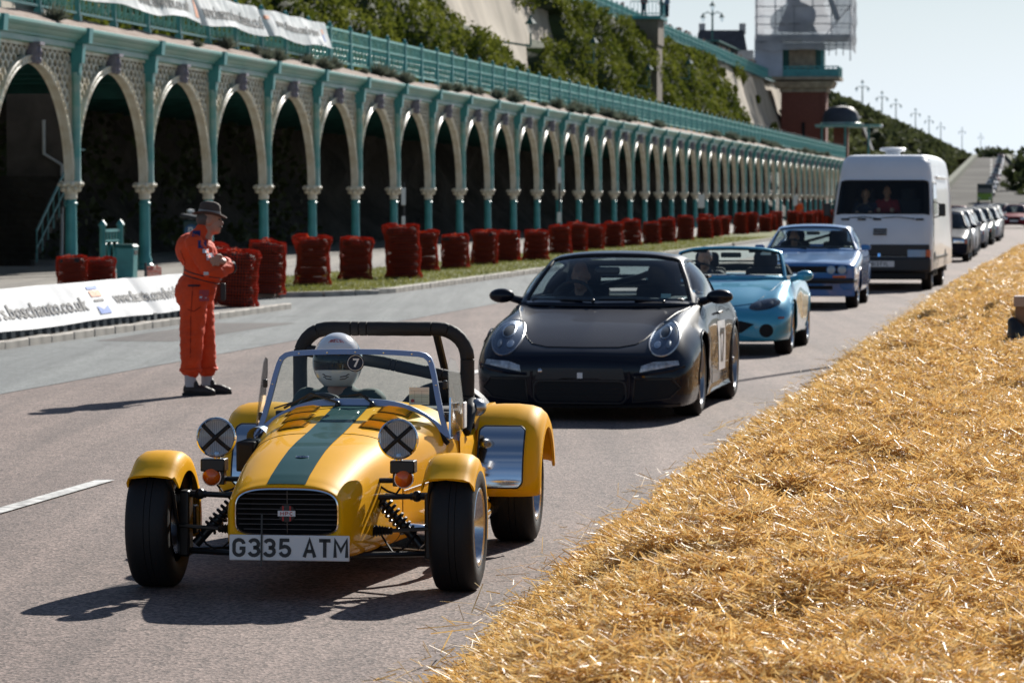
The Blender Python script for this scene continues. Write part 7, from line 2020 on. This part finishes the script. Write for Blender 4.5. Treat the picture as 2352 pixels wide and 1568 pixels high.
for sg in (-1, 1):
    for e in (-30, -36): MB().tube([hpt(sg * a, e + (a - 24) * .12 + (3 if a > 30 else 0), 1.005) for a in np.linspace(12, 36, 7)], .0028, 5).build('chin_vent', M_trim, hel)
st_ = strokes('BELL', -.034, 0, .014, .016, .0045, .0038)
st_.v = [tuple(hpt(math.degrees(x / .11), 40 + math.degrees(z / .15), 1.01)) for x, y, z in st_.v]
st_.build('helmet_lettering', M_red, hel, smooth=0)
MB().tube([hpt(math.degrees(.042 * math.cos(q) / .11), 38 + math.degrees(.026 * math.sin(q) / .15), 1.008) for q in np.linspace(0, math.pi, 14)], .0012, 4).build('helmet_line', M_red, hel)
MB().box((.0, -.075, .02), (.115, .02, .034)).build('spectacles', M_trim, hel, bevel=.008)
occupant('driver in dark clothes inside the slate coupe', por, (-.36, 1.50, .36), M_jd, M_dkh)
occupant('driver in the light turquoise roadster', mx, (-.35, 1.48, .32), M_jb, mat('grey_cap', (.35, .36, .40), .8))
occupant('driver inside the mid blue fastback', cap, (-.36, 1.62, .38), M_jd, M_dkh)
occupant('fair-haired driver of the white high-roof van', van, (-.42, .50, 1.10), M_jb, M_fair)
occupant('passenger in red shirt in the white high-roof van', van, (.0, .58, 1.16), M_jr, M_dkh)
# ---- standing spectators
def stand_meshes():
    s = MB(); head(s, (0, -.03, 1.60), (0, -1, 0)); limb(s, [(0, 0, 1.45), (0, 0, 1.0)], [.07, .12])
    for sg in (-1, 1):
        limb(s, [(sg * .09, 0, .9), (sg * .10, -.01, .5), (sg * .10, 0, .06)], [.09, .065, .05]); s.ball((sg * .10, -.06, .04), (.045, .12, .04), 10, 6)
        limb(s, [(sg * .18, 0, 1.38), (sg * .24, .0, 1.1), (sg * .20, -.16, .98)], [.055, .045, .035]); s.ball((sg * .19, -.20, .96), (.03, .06, .035), 8, 6)
        for k in range(4): limb(s, [(sg * .19, -.23, .985 - k * .018), (sg * .185, -.29 - .005 * k, .965 - k * .016)], [.012, .009], 5)
    a = remesh(s, .02, 1); a.materials.append(M_skin)
    j = MB(); j.ball((0, 0, 1.28), (.20, .13, .18), 14, 10).ball((0, 0, 1.05), (.18, .13, .2), 14, 10)
    for sg in (-1, 1): limb(j, [(sg * .18, 0, 1.38), (sg * .245, 0, 1.1), (sg * .21, -.12, .99)], [.075, .062, .05])
    j = remesh(j, .03, 2)
    t = MB().ball((0, 0, .93), (.175, .13, .14), 14, 10)
    for sg in (-1, 1): limb(t, [(sg * .09, 0, .9), (sg * .10, -.01, .5), (sg * .10, 0, .09)], [.11, .085, .075])
    t = remesh(t, .03, 2)
    return a, j, t, remesh(MB().ball((0, .0, 1.645), (.083, .10, .08), 12, 8), .02, 1)
SA, SJ, SL, SHr = stand_meshes()
def stander(label, loc, rz, jac, leg, hair, group=None):
    o = link('person', SA, None, loc, (0, 0, rz)); tag(o, label, 'person', group)
    for n_, me, m_ in (('jacket', SJ, jac), ('trousers', SL, leg), ('hair', SHr, hair)):
        c = link(n_, me, o)
        if not me.materials: me.materials.append(m_)
        c.material_slots[0].link = 'OBJECT'; c.material_slots[0].material = m_
    return o
M_hv = mat('hi_vis', (.80, .10, .012), .7)
stander('far marshal in orange standing among the distant tyre stacks', W(203, -16.0, .08), R(-30), M_hv, M_hv, M_dkh)
JK = [mat('shirt_%d' % k, c, .8) for k, c in enumerate(((.55, .55, .55), (.35, .05, .05), (.08, .1, .2), (.4, .3, .3), (.03, .03, .04), (.5, .35, .35), (.15, .2, .28)))]
for k, s in enumerate(list(249 + np.sort(RNG.random(4)) * 14) + list(286 + np.sort(RNG.random(13)) * 40) + list(334 + np.sort(RNG.random(16)) * 48)):
    stander('spectator standing at the cliff top railing', W(s, ct(HT) - .1 - .6 * RNG.random(), HT + .02), ROADROT - 1.4 + RNG.normal(0, .5), JK[int(RNG.random() * 7)], M_jb, (M_dkh, M_fair)[int(RNG.random() * 2)], 'spectators along the cliff top railing')
for k, (dx, dy) in enumerate(((1.6, -1.2), (1.9, .2), (.3, -1.6))):
    p = pier.matrix_basis @ Vector((dx, dy, 10.62)); stander('%s spectator on the railed viewing balcony' % ('front', 'right-hand', 'left-hand')[k], p, ROADROT - 1.5 + k * .8, JK[(k * 2 + 4) % 7], M_jb, M_dkh, 'spectators on the balcony')
# ---- vehicles on the ramp, small and far
GR = 'vehicles coming down the far ramp'
pro = simple_car('ramp_car', 'small distant car on the ramp road', 0, 0, (.45, .46, .48), False, GR, deg=9)
def rampz(y): return 12.32 * (y - 480) / 370
rcols = [paint('ramp_paint_%d' % k, c, .3) for k, c in enumerate(((.5, .5, .52), (.03, .03, .035), (.3, .04, .04), (.6, .6, .6), (.08, .12, .25)))]
spots = [(2267, 535), (2272, 548), (2269, 562), (2277, 575), (2274, 590), (2281, 603), (2279, 618), (2285, 632), (2284, 648), (2288, 664), (2288, 682), (2291, 700), (2291, 720), (2294, 740), (2294, 762), (2296, 785), (2297, 808), (2298, 832)]
for k, (x, y) in enumerate(spots):
    o = pro if k == 0 else copy_tree(pro)
    o.location = ((x - 1176) * y / 7700, y, rampz(y) + .03); o.rotation_euler = (-math.atan(12.32 / 370), 0, -R(8.4))
    for c in o.children:
        if c.name.split('.')[0] in ('body', 'roof', 'door_mirror') and c.material_slots:
            c.material_slots[0].link = 'OBJECT'; c.material_slots[0].material = rcols[k % 5]
bs = thing('ramp_lorry', 'dark lorry with green-yellow front at the foot of the ramp', 'lorry', ((2261 - 1176) * 515 / 7700, 515, rampz(515)), -R(8.5))
MB().box((0, 2.5, 1.75), (2.3, 5, 2.5)).build('cargo_box', mat('lorry_dark', (.05, .06, .06), .6), bs, bevel=.08)
MB().box((0, -.5, 1.0), (2.2, 1.2, 1.2)).build('cab', mat('lorry_green', (.25, .42, .05), .5), bs, bevel=.1)
MB().box((0, -.95, 1.9), (2.0, .5, .8)).build('windscreen', M_lensd, bs, bevel=.05)
for sg in (-1, 1):
    for y in (-.3, 3.6): wheel(bs, sg * 1.0, y, .45, .3, .25, sg, M_dalloy, 6)
    MB().box((sg * .8, -1.12, .75), (.3, .05, .2)).build('headlamp', M_white, bs, bevel=.02)
